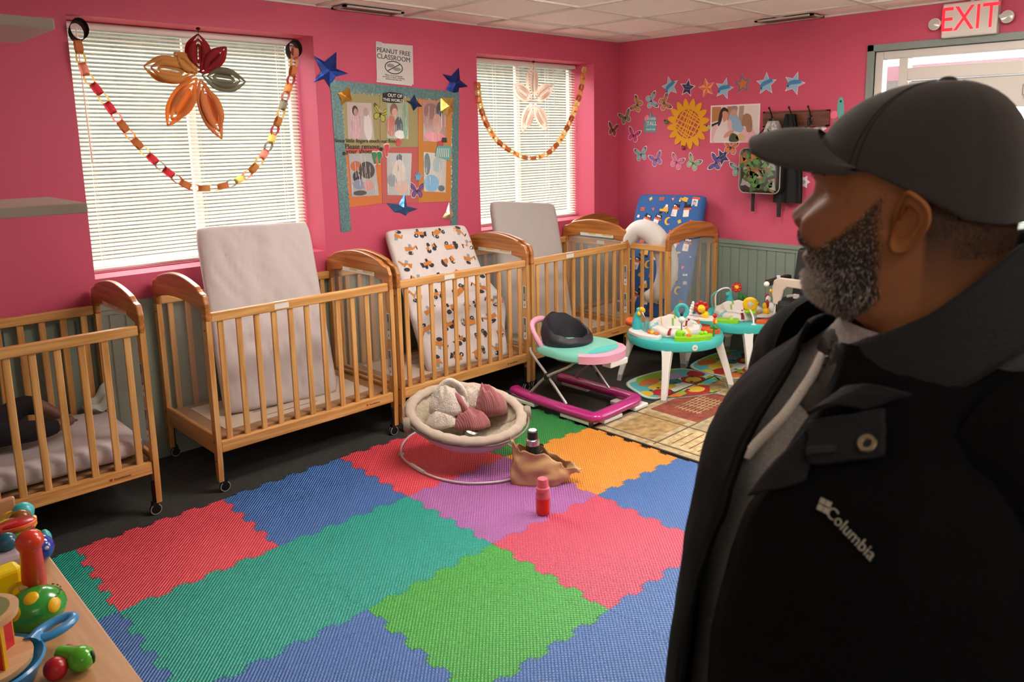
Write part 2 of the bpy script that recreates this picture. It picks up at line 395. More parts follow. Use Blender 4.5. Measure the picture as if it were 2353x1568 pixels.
def foam(name, c):
    M = bpy.data.materials.new(name); M.use_nodes = True; nt = M.node_tree; b = nt.nodes['Principled BSDF']; L = nt.links
    b.inputs['Base Color'].default_value = lin(c); b.inputs['Roughness'].default_value = .36; b.inputs['Specular IOR Level'].default_value = .6
    tc = nt.nodes.new('ShaderNodeTexCoord'); mp_ = nt.nodes.new('ShaderNodeMapping'); mp_.inputs['Rotation'].default_value = (0, 0, RD(-47))
    L.new(tc.outputs['Object'], mp_.inputs[0])
    w1 = nt.nodes.new('ShaderNodeTexWave'); w1.bands_direction = 'Y'; w1.inputs['Scale'].default_value = 2*pi/.0112/20; w1.inputs['Distortion'].default_value = 0
    w2 = nt.nodes.new('ShaderNodeTexWave'); w2.bands_direction = 'X'; w2.inputs['Scale'].default_value = 2*pi/.0112/20
    for w in (w1, w2): L.new(mp_.outputs[0], w.inputs[0])
    mm = nt.nodes.new('ShaderNodeMath'); mm.operation = 'MULTIPLY'; mm.inputs[1].default_value = .42; L.new(w2.outputs['Fac'], mm.inputs[0])
    ad = nt.nodes.new('ShaderNodeMath'); ad.operation = 'ADD'; L.new(w1.outputs['Fac'], ad.inputs[0]); L.new(mm.outputs[0], ad.inputs[1])
    bp = nt.nodes.new('ShaderNodeBump'); bp.inputs['Strength'].default_value = .68; bp.inputs['Distance'].default_value = .0055
    L.new(ad.outputs[0], bp.inputs['Height']); L.new(bp.outputs[0], b.inputs['Normal'])
    n = nt.nodes.new('ShaderNodeTexNoise'); n.inputs['Scale'].default_value = 3; L.new(tc.outputs['Object'], n.inputs[0])
    r = nt.nodes.new('ShaderNodeMapRange'); r.inputs[3].default_value = .93; r.inputs[4].default_value = 1.07; L.new(n.outputs[0], r.inputs[0])
    h = nt.nodes.new('ShaderNodeHueSaturation'); h.inputs['Color'].default_value = lin(c); L.new(r.outputs[0], h.inputs['Value']); L.new(h.outputs[0], b.inputs['Base Color'])
    return M
FC = dict(red='#dc4856', blue='#3f6cae', teal='#149a8a', green='#3fa33c', dgreen='#2f8a46', purple='#a866a8', orange='#e09236', rose='#cc4662')
FM = {k: foam('foam_'+k, v) for k, v in FC.items()}
TL = {(-1,0):('teal','teal foam mat tile strip at the far left corner by the toy cabinet'),(0,0):('red','red foam mat tile nearest the first crib, far left'),(1,0):('blue','blue foam mat tile in front of the crib with the bare white mattress'),
 (2,0):('red','red foam mat tile under the baby bouncer'),(3,0):('dgreen','dark green foam mat tile partly under the pink walker'),
 (-1,1):('blue','narrow blue foam mat tile beside the toy cabinet edge'),(0,1):('teal','teal foam mat tile below the far left red tile'),(1,1):('teal','teal foam mat tile between the blue and the bright green tiles'),(2,1):('purple','purple foam mat tile under the paper bag'),(3,1):('orange','orange foam mat tile beside the patterned rug'),
 (0,2):('blue','blue foam mat tile at the bottom edge, left of the bright green tile'),(1,2):('green','bright green foam mat tile at the bottom centre'),(2,2):('rose','rose red foam mat tile in front of the pink bottle'),(3,2):('blue','blue foam mat tile right of the orange tile, beside the man'),
 (1,3):('blue','blue foam mat tile below the bright green tile, bottom right'),(2,3):('blue','blue foam mat tile below the rose red tile, beside the man\'s jacket'),(0,3):('teal','teal foam mat tile nearest the viewer below the bottom blue tile'),(3,3):('green','green foam mat tile under the man')}
for (i, j), (c, lab) in TL.items():
    A, B, C_, D = mp(i, j), mp(i+1, j), mp(i+1, j+1), mp(i, j+1)
    P = []
    P += toothed(A, B, i*7+j)[:-1]
    P += toothed(B, C_, i+j*5)[:-1]
    P += toothed(D, C_, i*7+j+1)[::-1][:-1]
    P += toothed(A, D, i-1+j*5)[::-1][:-1]
    cen = (A+B+C_+D)/4; Q = []
    for p in P:
        v = p-cen; Q.append(Vector((v.x*.9985, v.y*.9985, 0)))
    g = G(); g.prism([q_-Vector((0, 0, .0125)) for q_ in Q], (0, 0, .0125))
    o = g.out('foam_mat', FM[c]); o.location = (cen.x, cen.y, .013)
    tag(o, lab, 'foam mat', 'interlocking foam floor tiles')
# ------------------------------------------------------------------ patterned rug
rug = thing('area_rug', 'beige and rust patterned area rug beside the orange foam tile', 'rug', (0, 0, 0))
RX0, RY0, RX1, RY1 = -1.985, -1.435, -.25, -4.2
RB_ = mat('rug_beige', '#a8946c', .95, bump=1, bscale=160, var=.38, vscale=22, sheen=.3)
RC = [RB_, mat('rug_rust', '#8c4434', .95, bump=1, bscale=160, var=.35, vscale=24), mat('rug_cream', '#b9a97c', .95, bump=1, bscale=160, var=.35, vscale=26), mat('rug_brown', '#6d5636', .95, bump=1, bscale=160), mat('rug_gold', '#a08456', .95, bump=1, bscale=160, var=.38, vscale=24)]
G().box((RX0, RY1, .001), (RX1, RY0, .010)).out('pile', RC, rug, bevel=.003)
g = G(); r = random.Random(11); ang = RD(0)
RZ = [0]
def rp(x0, y0, x1, y1, mi, z=None):
    RZ[0] += 1; z = .0106+RZ[0]*.00003
    g.m(mi).box((x0, y1, .0095), (x1, y0, z))
def RR(a, b): return (RX0+a, RY0-b)
# blocks: (a0,b0,a1,b1,mat)
for a0, b0, a1, b1, mi in ((.07,.08,.42,.36,4),(.46,.06,.98,.40,1),(1.02,.06,1.6,.3,4),(.07,.42,.34,.98,2),(.38,.46,.95,.72,0),(.55,.14,.9,.34,1),(.38,.78,.62,1.3,1),(.66,.78,1.2,1.1,2),(1.0,.42,1.3,.7,1),(.07,1.04,.34,1.6,4),(.66,1.16,1.2,1.6,0),(1.25,.8,1.7,1.6,1),(.38,1.36,.62,1.9,2)):
    x, y = RR(a0, b0); x2, y2 = RR(a1, b1); rp(x, y, x2, y2, mi)
for k in range(9):   # rust strokes on the cream block
    x, y = RR(.10, .47+.055*k); rp(x, y, x+.2+.03*(k % 3), y-.008, 1, .0122)
for k in range(7):
    x, y = RR(.58, .155+.026*k); rp(x, y, x+.3, y-.006, 2, .0125)
    x, y = RR(.60+.042*k, .15); rp(x, y, x+.006, y-.185, 2, .0125)
for k in range(8):
    x, y = RR(.70+.055*k, .8); rp(x, y, x+.008, y-.27, 3, .0122)
for a in (.055, .36, .64, 1.22):
    x, y = RR(a, .03); rp(x, y, x+.008, y-2.4, 3, .0118)
for b in (.40, .75, 1.13):
    x, y = RR(.03, b); rp(x, y, x+1.6, y-.008, 3, .0118)
g.out('woven_motifs', RC, rug)
G().box((RX0-.012, RY1, .001), (RX0, RY0, .012)).box((RX0-.012, RY0, .001), (RX1, RY0+.012, .012)).out('binding', mat('rug_binding', '#3a3020', .9), rug)
# ================================================================== cribs
CW, CD = 1.035, .66
WX_, WY_, WZ_ = wood(0), wood(1), wood(2)
ARCH = wood(1, '#bd7c3e', '#96581f', 'pine_end_arch', .3)
BLK = mat('black_plastic', '#131313', .35); CHR = mat('chrome', '#c9c9c9', .18, .9); LBL = mat('white_label', '#d9d6cc', .6)
ACR = mat('clear_acrylic', '#e9eeea', .04, alpha=.13, spec=.6)
CARD = mat('hardboard', '#9a7350', .7, var=.06); PAPER = mat('mattress_board_paper', '#cdbfae', .7, var=.05); GREYT = mat('label_print', '#55504a', .7)
YEL = mat('warning_yellow', '#c9b03a', .6); REDL = mat('heart_red', '#b03030', .6)
def archz(s):
    a = abs(s)
    if a > .93: return .925+.045*math.sqrt(max(0, 1-((a-.93)/.07)**2))
    if a > .80: return .970+.010*(.93-a)/.13
    if a > .74: return .980+.016*(.80-a)/.06
    return .996+.039*math.cos(a/.74*pi/2)**.9
def end_panel(root, x, facing, labels=True):
    """facing +1: outer side looks to +x"""
    t = .028; p = thing('end_panel', None, None, (x, 0, 0)); p.parent = root
    N = 36; yc = -CD/2; hw = CD/2
    up = [(yc+hw*s, archz(s)) for s in [-1+2*i/N for i in range(N+1)]]
    lo = [(yc+(hw-.05)*s, .885+.03*(1-s*s)) for s in [1-2*i/14 for i in range(15)]]
    pts = [(0, up[0][0], .84)]+[(0, y, z) for y, z in up]+[(0, up[-1][0], .84), (0, yc+hw-.05, .84)]+[(0, y, z) for y, z in lo]+[(0, yc-hw+.05, .84)]
    g = G(); g.prism(pts, (t, 0, 0)); g.out('arch_rail', ARCH, p, bevel=.007, bseg=3)
    for s in (-1, 1):
        y0 = yc+s*(hw-.022)
        g = G(); g.loft([[(cx, cy, z) for cx, cy in ((0.002, y0-w), (t-.002, y0-w), (t-.002, y0+w), (0.002, y0+w))] for z, w in ((.055, .014), (.12, .017), (.26, .0225), (.845, .0225))])
        g.m(1)
        for zz in (.80, .255, .16): g.ell((t/2+facing*t/2, y0, zz), (.002, .005, .005), seg=8, rings=4)
        g.out('post', [WZ_, BLK], p, bevel=.006, bseg=3)
    g = G(); g.box((.004, -CD+.04, .188), (t-.004, -.04, .285)); g.out('lower_rail', WY_, p, bevel=.006)
    g = G(); g.box((t/2-.0015, -CD+.04, .283), (t/2+.0015, -.04, .90)); g.out('acrylic_pane', ACR, p)
    xi = -.0008 if facing > 0 else t+.0008      # inner side
    g = G(); g.box((xi-.0006, yc-.19, .905), (xi+.0006, yc+.14, .927)); g.m(1).box((xi-.0012, yc-.18, .919), (xi+.0012, yc-.08, .926)).box((xi-.0012, yc-.02, .919), (xi+.0012, yc+.06, .926))
    g.out('warning_label', [LBL, YEL], p)
    if facing > 0:
        for z0 in (.56, .35):
            g = G(); g.box((xi-.0006, -CD+.008, z0), (xi+.0006, -CD+.036, z0+.15))
            g.m(1).box((xi-.0012, -CD+.012, z0+.05), (xi+.0012, -CD+.032, z0+.145)); g.m(1).ell((xi, -CD+.022, z0+.022), (.001, .007, .009), seg=8, rings=4)
            g.m(0).box((xi-.0014, -CD+.020, z0+.06), (xi+.0014, -CD+.026, z0+.10))
            g.out('instruction_label', [LBL, mat('label_grey', '#6c6a5e', .6)], p)
    return p
def caster(root, x, y):
    g = G(); g.tube([(x, y, .045), (x, y, .16)], .008, 8)
    g.box((x-.012, y-.014, .035), (x+.012, y+.014, .062))
    R = Rz(.5)
    g.lathe([(.004, -.009), (.022, -.009), (.0255, -.005), (.0255, .005), (.022, .009), (.004, .009)], (x, y-.004, .0262), 18, Rx(pi/2) @ Matrix.Identity(3))
    g.m(1)
    for sg in (-1, 1): g.tube([Vector((x+.0228*cos(t), y-.004+.0075*sg, .0262+.0228*sin(t))) for t in [2*pi*k/20 for k in range(20)]], .0026, 6, wrap=True)
    g.out('caster', [BLK, mat('caster_tyre_grey', '#9a9a94', .4)], root, smooth=True)
def make_crib():
    c = thing('crib', '', 'crib', (0, 0, 0))
    end_panel(c, 0, -1); end_panel(c, CW-.028, 1)
    for x in (.030, CW-.030):
        for y in (-CD+.022, -.022): caster(c, x, y)
    for y, nm in ((-CD+.006, 'front'), (-.036, 'back')):
        g = G(); g.box((.028, y, .836), (CW-.028, y+.03, .881)); g.out('top_rail', WX_, c, bevel=.006, bseg=3)
        g = G(); g.box((.028, y, .198), (CW-.028, y+.03, .255)); g.out('bottom_rail', WX_, c, bevel=.005)
        for i in range(11):
            x = .075+i*(CW-.15)/10
            g = G(); g.box((-.0145, -.0065, .25), (.0145, .0065, .84)); o = g.out('slat', WZ_, c, bevel=.004); o.location = (x, y+.015, 0)
    g = G(); g.box((.03, -CD+.04, .252), (CW-.03, -.04, .264)); g.out('mattress_board', CARD, c)
    g = G(); g.box((.10, -CD+.11, .2645), (CW-.10, -.1, .2675))
    g.m(1)
    for k in range(5): g.box((.3, -CD+.16+.09*k, .268), (.62+.05*(k % 3), -CD+.166+.09*k, .2683))
    g.out('board_cover_sheet', [PAPER, GREYT], c)
    g = G(); g.box((CW*.33, -CD+.0052, .846), (CW*.33+.075, -CD+.0062, .872)); g.box((CW*.33+.003, -CD+.006, .8805), (CW*.33+.070, -CD+.024, .8818)); g.out('name_tape', LBL, c)
    g = G(); hx = CW-.20
    g.ell((hx-.003, -CD+.0058, .226), (.0045, .0008, .005), seg=8, rings=4).ell((hx+.003, -CD+.0058, .226), (.0045, .0008, .005), seg=8, rings=4)
    g.prism([(hx-.007, -CD+.0052, .225), (hx+.007, -CD+.0052, .225), (hx, -CD+.0052, .217)], (0, .001, 0)); g.out('heart_logo', REDL, c)
    text('foundations', .0145, (hx+.047, -CD+.0055, .224), RA, mat('logo_brown', '#5a2a18', .6), c, 'logo_lettering')
    return c
crib = make_crib()
CRIBS = [(-5.125, 'wooden crib at the left edge with a sleeping child on its mattress'),
         (-3.832, 'wooden crib under the wide window with a bare white mattress leaning in it'),
         (-2.774, 'wooden crib below the bulletin board holding the mattress with excavator print'),
         (-1.722, 'wooden crib under the small window, behind the pink baby walker')]
GRP = 'wooden cribs along the walls'
for k, (x, lab) in enumerate(CRIBS):
    c = crib if k == 0 else dup(crib)
    c.location = (x, -.018, 0); tag(c, lab, 'crib', GRP)
c = dup(crib); c.location = (-.663, -1.012, 0)
c.rotation_euler = (0, 0, RD(-90)); c.location = (-.03, -.022, 0); c.scale = (.965, 1, 1)
c.rotation_euler = (0, 0, RD(-90)); tag(c, 'wooden crib along the door wall in the corner, white pillow over its rail', 'crib', GRP)
# rotating by -90: local +x -> -y world, local -y -> -x world

# ================================================================== mattresses
def mattress(name, label, w, Ln, T, M, bottom, top, xdir, motifs=None, wr=.004, seed=1, lw=None, bulge=0):
    """front face bottom edge centre -> top edge centre, xdir = world direction of +u"""
    bottom, top, xdir = Vector(bottom), Vector(top), Vector(xdir).normalized()
    up = (top-bottom).normalized(); nn = xdir.cross(up).normalized()
    R = basis(xdir, up, nn)
    rnd = Vector((seed*3.1, seed*1.7, seed))
    def wrk(a, b):
        p = Vector((a*1.3, b*.55+a*.8, seed)); q_ = Vector((a*2.6+b*1.9, b*1.1-a*.4, seed+4))
        return wr*(noise.noise(p*2.2+rnd)*1.6 + .9*(1-abs(noise.noise(q_*2.3+rnd))*3.0))
    def surf(a, b, side=1, off=0):
        ea = max(0, 1-abs(a)**9); eb = max(0, 1-abs(b)**16)
        z = T/2*(ea**.33)*(eb**.33)
        x = w/2*a*(1-.035*abs(b)**16)+bulge*max(0, a)**3*math.exp(-((b+.25)/.35)**2)*.1; y = Ln/2*b*(1-.02*abs(a)**10)
        z = z*side+(wrk(a, b)*min(ea, 1)*min(eb, 1)+off)*side
        return Vector((x, y, z-T/2))
    na, nb = 36, 56
    def dist(t): return math.copysign(abs(t)**.62, t) if False else math.sin(t*pi/2)**1 if False else (t*.55+.45*math.sin(t*pi/2)**3 if False else (1.25*t-.25*t**5 if abs(t) < 1 else t))
    A = [dist(-1+2*i/na) for i in range(na+1)]; B = [dist(-1+2*j/nb) for j in range(nb+1)]
    g = G()
    for side in (1, -1):
        g.loft([[surf(a, b, side) for a in A] for b in B], closed=False)
    bmesh.ops.remove_doubles(g.bm, verts=g.bm.verts, dist=.0006)
    if motifs: motifs(g, surf, w, Ln)
    t = thing(name, label, 'mattress', (bottom+top)/2)
    o = g.out('sheet', M, t, smooth=True, keep=False)
    t.rotation_mode = 'QUATERNION'; t.rotation_quaternion = R.to_quaternion()
    return t, surf
def decal(g, surf, w, Ln, cx, cy, ang, sc, poly, mi, off=.0016):
    ca, sa = cos(ang)*sc, sin(ang)*sc; P = []
    for x, y in poly:
        X = cx+ca*x-sa*y; Y = cy+sa*x+ca*y
        a, b = X/(w/2), Y/(Ln/2)
        if abs(a) > .985 or abs(b) > .985: return
        P.append(surf(a, b, 1, off+mi*.00022))
    g.m(mi)
    f = g.face(P); g.m(0)
def circ(x, y, r, n=10, ry=None): return [(x+r*cos(2*pi*k/n), y+(ry or r)*sin(2*pi*k/n)) for k in range(n)]
DIG = [(circ(0, -.45, .34, 12, .22), 1), ([(-.55, -.2), (.35, -.2), (.35, .22), (-.55, .3)], 2), ([(-.1, .22), (.3, .22), (.25, .62), (-.1, .6)], 3), ([(.3, .15), (.9, .55), (.98, .42), (.4, -.05)], 2), ([(.9, .55), (1.05, .1), (.95, 0), (.8, .42)], 1), (circ(-.35, -.45, .1), 0), (circ(.2, -.45, .1), 0)]
TRK = [([(-.8, -.2), (.5, -.2), (.7, .35), (-.7, .45)], 2), ([(.5, -.2), (.95, -.2), (.95, .2), (.65, .5), (.5, .4)], 1), ([(.62, .05), (.85, .05), (.85, .2), (.68, .35)], 3), (circ(-.45, -.3, .24), 1), (circ(.6, -.3, .24), 1), (circ(-.45, -.3, .1), 3), (circ(.6, -.3, .1), 3), ([(-.5, 0), (-.2, 0), (-.25, .3), (-.5, .33)], 1)]
LOD = [([(-.6, -.15), (.4, -.2), (.5, .2), (-.5, .25)], 2), ([(-.1, .2), (.25, .2), (.2, .6), (-.05, .6)], 1), ([(-.9, -.3), (-.6, -.3), (-.6, .2), (-.95, .35)], 1), (circ(-.35, -.3, .26), 1), (circ(.35, -.3, .26), 1), (circ(.35, -.3, .1), 0)]
def digger_print(g, surf, w, Ln):
    r = random.Random(4); kinds = [DIG, TRK, LOD]; k = 0
    for j in range(9):
        for i in range(4):
            cx = -w/2+w*(i+.5+(.22 if j % 2 else -.12))/4; cy = -Ln/2+Ln*(j+.5)/9
            a = r.uniform(-.5, .5)+(pi if r.random() < .2 else 0); m_ = kinds[(i+2*j+k) % 3]; k += 1
            fl = -1 if r.random() < .5 else 1
            for poly, mi in m_: decal(g, surf, w, Ln, cx, cy, a, .060, [(x*fl, y) for x, y in poly], mi)
BUS = [([(-.45, -.75), (.3, -.75), (.3, .1), (-.45, .1)], 1), ([(-.45, .1), (.55, .1), (.5, .4), (-.4, .4)], 2), ([(-.5, .35), (.5, .35), (.48, .75), (-.4, .8)], 3), (circ(-.25, .56, .13), 1), (circ(.03, .56, .13), 1), (circ(.3, .56, .13), 1), ([(-.3, -.6), (.1, -.6), (.1, -.2), (-.3, -.2)], 4)]
MOON = [([(cos(t)*.5, sin(t)*.5) for t in [RD(60+24*k) for k in range(11)]]+[(cos(t)*.36+.18, sin(t)*.36) for t in [RD(290-22*k) for k in range(10)]], 5)]
TRC = [([(-.6, -.2), (.55, -.2), (.5, .35), (-.1, .35), (-.2, .1), (-.6, .1)], 5), (circ(-.45, -.3, .25), 3), (circ(-.45, -.3, .15), 1), (circ(.45, -.3, .2), 3), (circ(.45, -.3, .1), 1), ([(0, .35), (.4, .35), (.35, .7), (.05, .7)], 1)]
BRK = [([(-.3+.22*i, -.2+.24*j), (-.12+.22*i, -.2+.24*j), (-.12+.22*i, .0+.24*j), (-.3+.22*i, .0+.24*j)], 2) for i in range(3) for j in range(2)]
TRI = [([(-.2, .2), (.25, .2), (.05, -.25)], 2), ([(-.1, .1), (.12, .1), (.03, -.1)], 1)]
DIA = [([(0, .3), (.3, 0), (0, -.3), (-.3, 0)], 5), ([(0, .1), (.1, 0), (0, -.1), (-.1, 0)], 1)]
def bus_print(g, surf, w, Ln):
    r = random.Random(9); kinds = [BUS, TRI, MOON, TRC, DIA, BUS, BRK]
    for j in range(11):
        for i in range(6):
            cx = -w/2+w*(i+.5+(.3 if j % 2 else -.15))/6; cy = -Ln/2+Ln*(j+.5)/11
            m_ = kinds[(i*2+3*j) % 7]; a = r.uniform(-.3, .3)
            for poly, mi in m_: decal(g, surf, w, Ln, cx, cy, a, .066, poly, mi)
SHEET = mat('white_crib_sheet', '#c9bfbf', .85, bump=1, bscale=9, tl=.08); SHEET2 = mat('grey_white_sheet', '#bcb8b6', .85, bump=.7, bscale=8, tl=.08)
PRW = mat('print_white_cotton', '#d6d0d0', .85, bump=.2, bscale=60); DG = mat('print_dark_grey', '#35343a', .85); ORG = mat('print_orange', '#c9803a', .85); PGR = mat('print_grey', '#8f9a9c', .85)
mattress('crib_mattress', 'bare white crib mattress leaning upright inside the crib under the wide window', .62, 1.0, .085, SHEET, (-3.375, -.45, .285), (-3.275, -.125, 1.215), (1, -.06, 0), wr=.009, seed=2)
mattress('crib_mattress', 'white mattress with orange excavator print leaning against the wall below the bulletin board', .62, .96, .085, [PRW, DG, ORG, PGR], (-2.19, -.60, .285), (-2.10, -.125, 1.09), (1, -.06, 0), digger_print, wr=.007, seed=5, bulge=1)
mattress('crib_mattress', 'greyish white mattress standing in front of the small window', .60, .97, .085, SHEET2, (-1.40, -.42, .285), (-1.155, -.125, 1.20), (1, .02, 0), wr=.003, seed=8)
BLU = mat('print_blue_cotton', '#2f5f9e', .85, bump=.2, bscale=60); P2 = [BLU, mat('print2_white', '#e6e2da', .85), mat('print2_orange', '#d9603a', .85), mat('print2_navy', '#1c2238', .85), mat('print2_grey', '#b9bcc4', .85), mat('print2_yellow', '#dfae3e', .85)]
mattress('crib_mattress', 'blue mattress with vehicle print leaning on the pink wall in the corner crib', .63, .99, .085, P2, (-.44, -.66, .285), (-.115, -.60, 1.20), (0, -1, 0), bus_print, wr=.003, seed=3)
# the mattress lying in the first crib
t, s_ = mattress('crib_mattress', 'crib mattress lying flat under the sleeping child in the first crib', .57, .97, .10, SHEET, (0, 0, 0), (0, 1, 0), (1, 0, 0), wr=.006, seed=12)
t.rotation_mode = 'XYZ'; t.rotation_euler = (0, 0, RD(90)); t.location = (-4.605, -.345, .372)
# loose white sheet corner behind the flat mattress
g = G(); g.grid(lambda u, v: Vector((-4.22+.11*u, -.06-.12*v, .385+.10*(1-v)*u+.012*sin(9*u)+.01*sin(14*v))), 14, 10)
tag(g.out('sheet', mat('pale_green_sheet', '#c9cfc6', .85, tl=.1), smooth=True, solid=.004), 'pale sheet bunched at the right end of the first crib', 'sheet')
# crescent nursing pillow over the rail of the corner crib
P = []
ctr = [(-.66, -.62, .83), (-.66, -.645, .90), (-.645, -.72, .975), (-.62, -.81, .965), (-.585, -.875, .88), (-.545, -.905, .77), (-.53, -.90, .65), (-.535, -.86, .54), (-.55, -.79, .475), (-.56, -.73, .46)]
path = smoothpath(ctr, 6)
rad = [.022+.062*math.sin(pi*min(1, max(0, (i+1.2)/(len(path)+1.4))))**.55 for i in range(len(path))]
g = G(); g.tube(path, rad, 18)
ends = [(path[0], rad[0]), (path[-1], rad[-1])]
for p, r_ in ends: g.ell(p, r_*.98, seg=14, rings=8)
tag(g.out('nursing_pillow', mat('cream_cotton', '#d9d5d2', .85, bump=.2, bscale=50), smooth=True, sub=1), 'white crescent nursing pillow hanging over the rail of the corner crib', 'pillow')
# ================================================================== sleeping child in the first crib
def skin_obj(name, verts, edges, radii, M, parent=None, sub=2, root=0):
    me = bpy.data.meshes.new(name); me.from_pydata([tuple(v) for v in verts], edges, []); me.materials.append(M)
    o = bpy.data.objects.new(name, me); COL.objects.link(o)
    if parent: o.parent = parent
    md = o.modifiers.new('skin', 'SKIN'); md.use_smooth_shade = True
    if not me.skin_vertices: me.skin_vertices.new()
    for i, r_ in enumerate(radii):
        rr = r_ if isinstance(r_, tuple) else (r_, r_)
        me.skin_vertices[0].data[i].radius = rr; me.skin_vertices[0].data[i].use_root = (i == root)
    s = o.modifiers.new('sub', 'SUBSURF'); s.levels = sub; s.render_levels = sub
    return o
CSK = mat('child_skin', '#7a5348', .55); CBL = mat('child_black_cotton', '#17161a', .9, bump=.3, bscale=150)
kid = thing('person', 'child in black clothes asleep on the pink white sheet, bare feet to the right', 'person', (-4.75, -.36, .42))
base = Vector((-4.75, -.36, .42))
def L_(pts): return [Vector(p)-base for p in pts]
# one continuous body: pelvis 0, spine, neck, head, arms, legs, feet
BV = [(-4.66, -.36, .475), (-4.76, -.36, .48), (-4.86, -.36, .48), (-4.93, -.36, .465), (-5.0, -.365, .475), (-5.02, -.365, .48),
      (-4.89, -.46, .46), (-4.82, -.53, .445), (-4.75, -.50, .44), (-4.70, -.49, .438),
      (-4.89, -.27, .46), (-4.82, -.2, .445), (-4.76, -.21, .44), (-4.72, -.22, .438),
      (-4.60, -.43, .46), (-4.49, -.44, .448), (-4.40, -.42, .443), (-4.365, -.40, .443), (-4.335, -.375, .44),
      (-4.60, -.29, .475), (-4.49, -.28, .535), (-4.42, -.29, .49), (-4.375, -.30, .450), (-4.335, -.29, .440)]
BE = [(0,1),(1,2),(2,3),(3,4),(4,5),(2,6),(6,7),(7,8),(8,9),(2,10),(10,11),(11,12),(12,13),(0,14),(14,15),(15,16),(16,17),(17,18),(0,19),(19,20),(20,21),(21,22),(22,23)]
BR = [.07, .072, .075, .035, .07, .055, .032, .026, .02, .016, .032, .026, .02, .016, .05, .04, .03, .024, .021, .05, .045, .032, .024, .021]
skin_obj('body', L_(BV), BE, BR, CSK, kid, 2)
sel = [0, 1, 2, 14, 15, 16, 19, 20, 21]
skin_obj('clothes', [L_(BV)[i] for i in [0,1,2,6,7,10,11,14,15,16,19,20,21]], [(0,1),(1,2),(2,3),(3,4),(2,5),(5,6),(0,7),(7,8),(8,9),(0,10),(10,11),(11,12)], [.078, .08, .082, .039, .031, .039, .031, .057, .047, .036, .057, .052, .037], CBL, kid, 2)
g = G()
hb = Vector((-5.01, -.365, .478))-base; g.ell(hb, (.074, .066, .068), seg=16, rings=10); g.out('hair', mat('dark_hair', '#16110e', .9, bump=1, bscale=120), kid, smooth=True)
for fx, fy, fz in ((-4.335, -.375, .436), (-4.335, -.29, .436)):
    g = G()
    for k in range(5): g.ell(Vector((fx+.006-.0025*k, fy-.014+.007*k, fz+.001))-base, (.009, .0042+(.002 if k == 0 else 0), .0055), seg=8, rings=5)
    g.out('toes', CSK, kid, smooth=True)
# ================================================================== wall decorations
WB = mat('sticker_white_edge', '#e9d9dc', .5); INK = mat('ink_black', '#1c1718', .6)
def C_(name, c, **k): return mat(name, c, **k)
def frameA(u, v, off=.0015):            # local frame on the window wall
    p = on(u, v, 1, -off); return p, RA
def frameB(u, v, off=.0015):
    p = on(u, v, 0, -off); return p, RB
def flat(g, R, pts, z0, z1, mi):
    g.m(mi); g.prism([R @ Vector((x, y, z0)) for x, y in pts], R @ Vector((0, 0, z1-z0))); g.m(0)
def rot2(P, a, s=1): return [((x*cos(a)-y*sin(a))*s, (x*sin(a)+y*cos(a))*s) for x, y in P]
def smooth2(P, n=4, closed=True): return [(p.x, p.y) for p in smoothpath([(x, y, 0) for x, y in P], n, closed)]
UW = [(.03, .02), (.25, .42), (.62, .62), (.72, .52), (.60, .20), (.30, -.02), (.05, -.05)]
LW = [(.03, -.02), (.35, -.02), (.52, -.22), (.45, -.48), (.22, -.50), (.08, -.28)]
UT = [(.42, .50), (.62, .62), (.72, .52), (.64, .30), (.58, .44)]
def butterfly(u, v, ang, col, tip, size, label, wall='B', name='butterfly_sticker'):
    p, R = (frameB if wall == 'B' else frameA)(u, v)
    g = G(); a = RD(ang)
    for sx in (1, -1):
        def T(P, k=1): return rot2([(x*sx*k, y*k) for x, y in P], a, size)
        for P in (UW, LW):
            c = (sum(x for x, y in P)/len(P), sum(y for x, y in P)/len(P))
            B = [(c[0]+(x-c[0])*1.22, c[1]+(y-c[1])*1.2) for x, y in P]
            flat(g, R, T(smooth2(B)), 0, .0012, 0)
            flat(g, R, T(smooth2(P)), .0012, .0016, 2)
            I = [(c[0]+(x-c[0])*.84, c[1]+(y-c[1])*.84) for x, y in P]
            flat(g, R, T(smooth2(I)), .0016, .0019, 1)
        flat(g, R, T(UT), .0019, .0022, 2)
        flat(g, R, T([(.56, .50), (.61, .53), (.60, .46)]), .0022, .0024, 0)
        for t in (.3, .55, .8): flat(g, R, T([(.05, 0), (.62*t+.1, .52*t+.02), (.62*t+.12, .50*t+.0), (.06, -.02)]), .0019, .0021, 2)
        flat(g, R, T([(.02, .1), (.14, .34), (.16, .33), (.05, .08)]), .0002, .0016, 0)
    flat(g, R, rot2([(-.03, .12), (.03, .12), (.025, -.28), (-.025, -.28)], a, size), .0019, .003, 2)
    o = g.out(name, [WB, C_('wing_'+col[1:], col, rough=.5), C_('wing_edge_'+tip[1:], tip, rough=.5)], loc=p)
    return tag(o, label, 'wall sticker', 'butterfly stickers around the felt sunflower' if wall == 'B' else None)
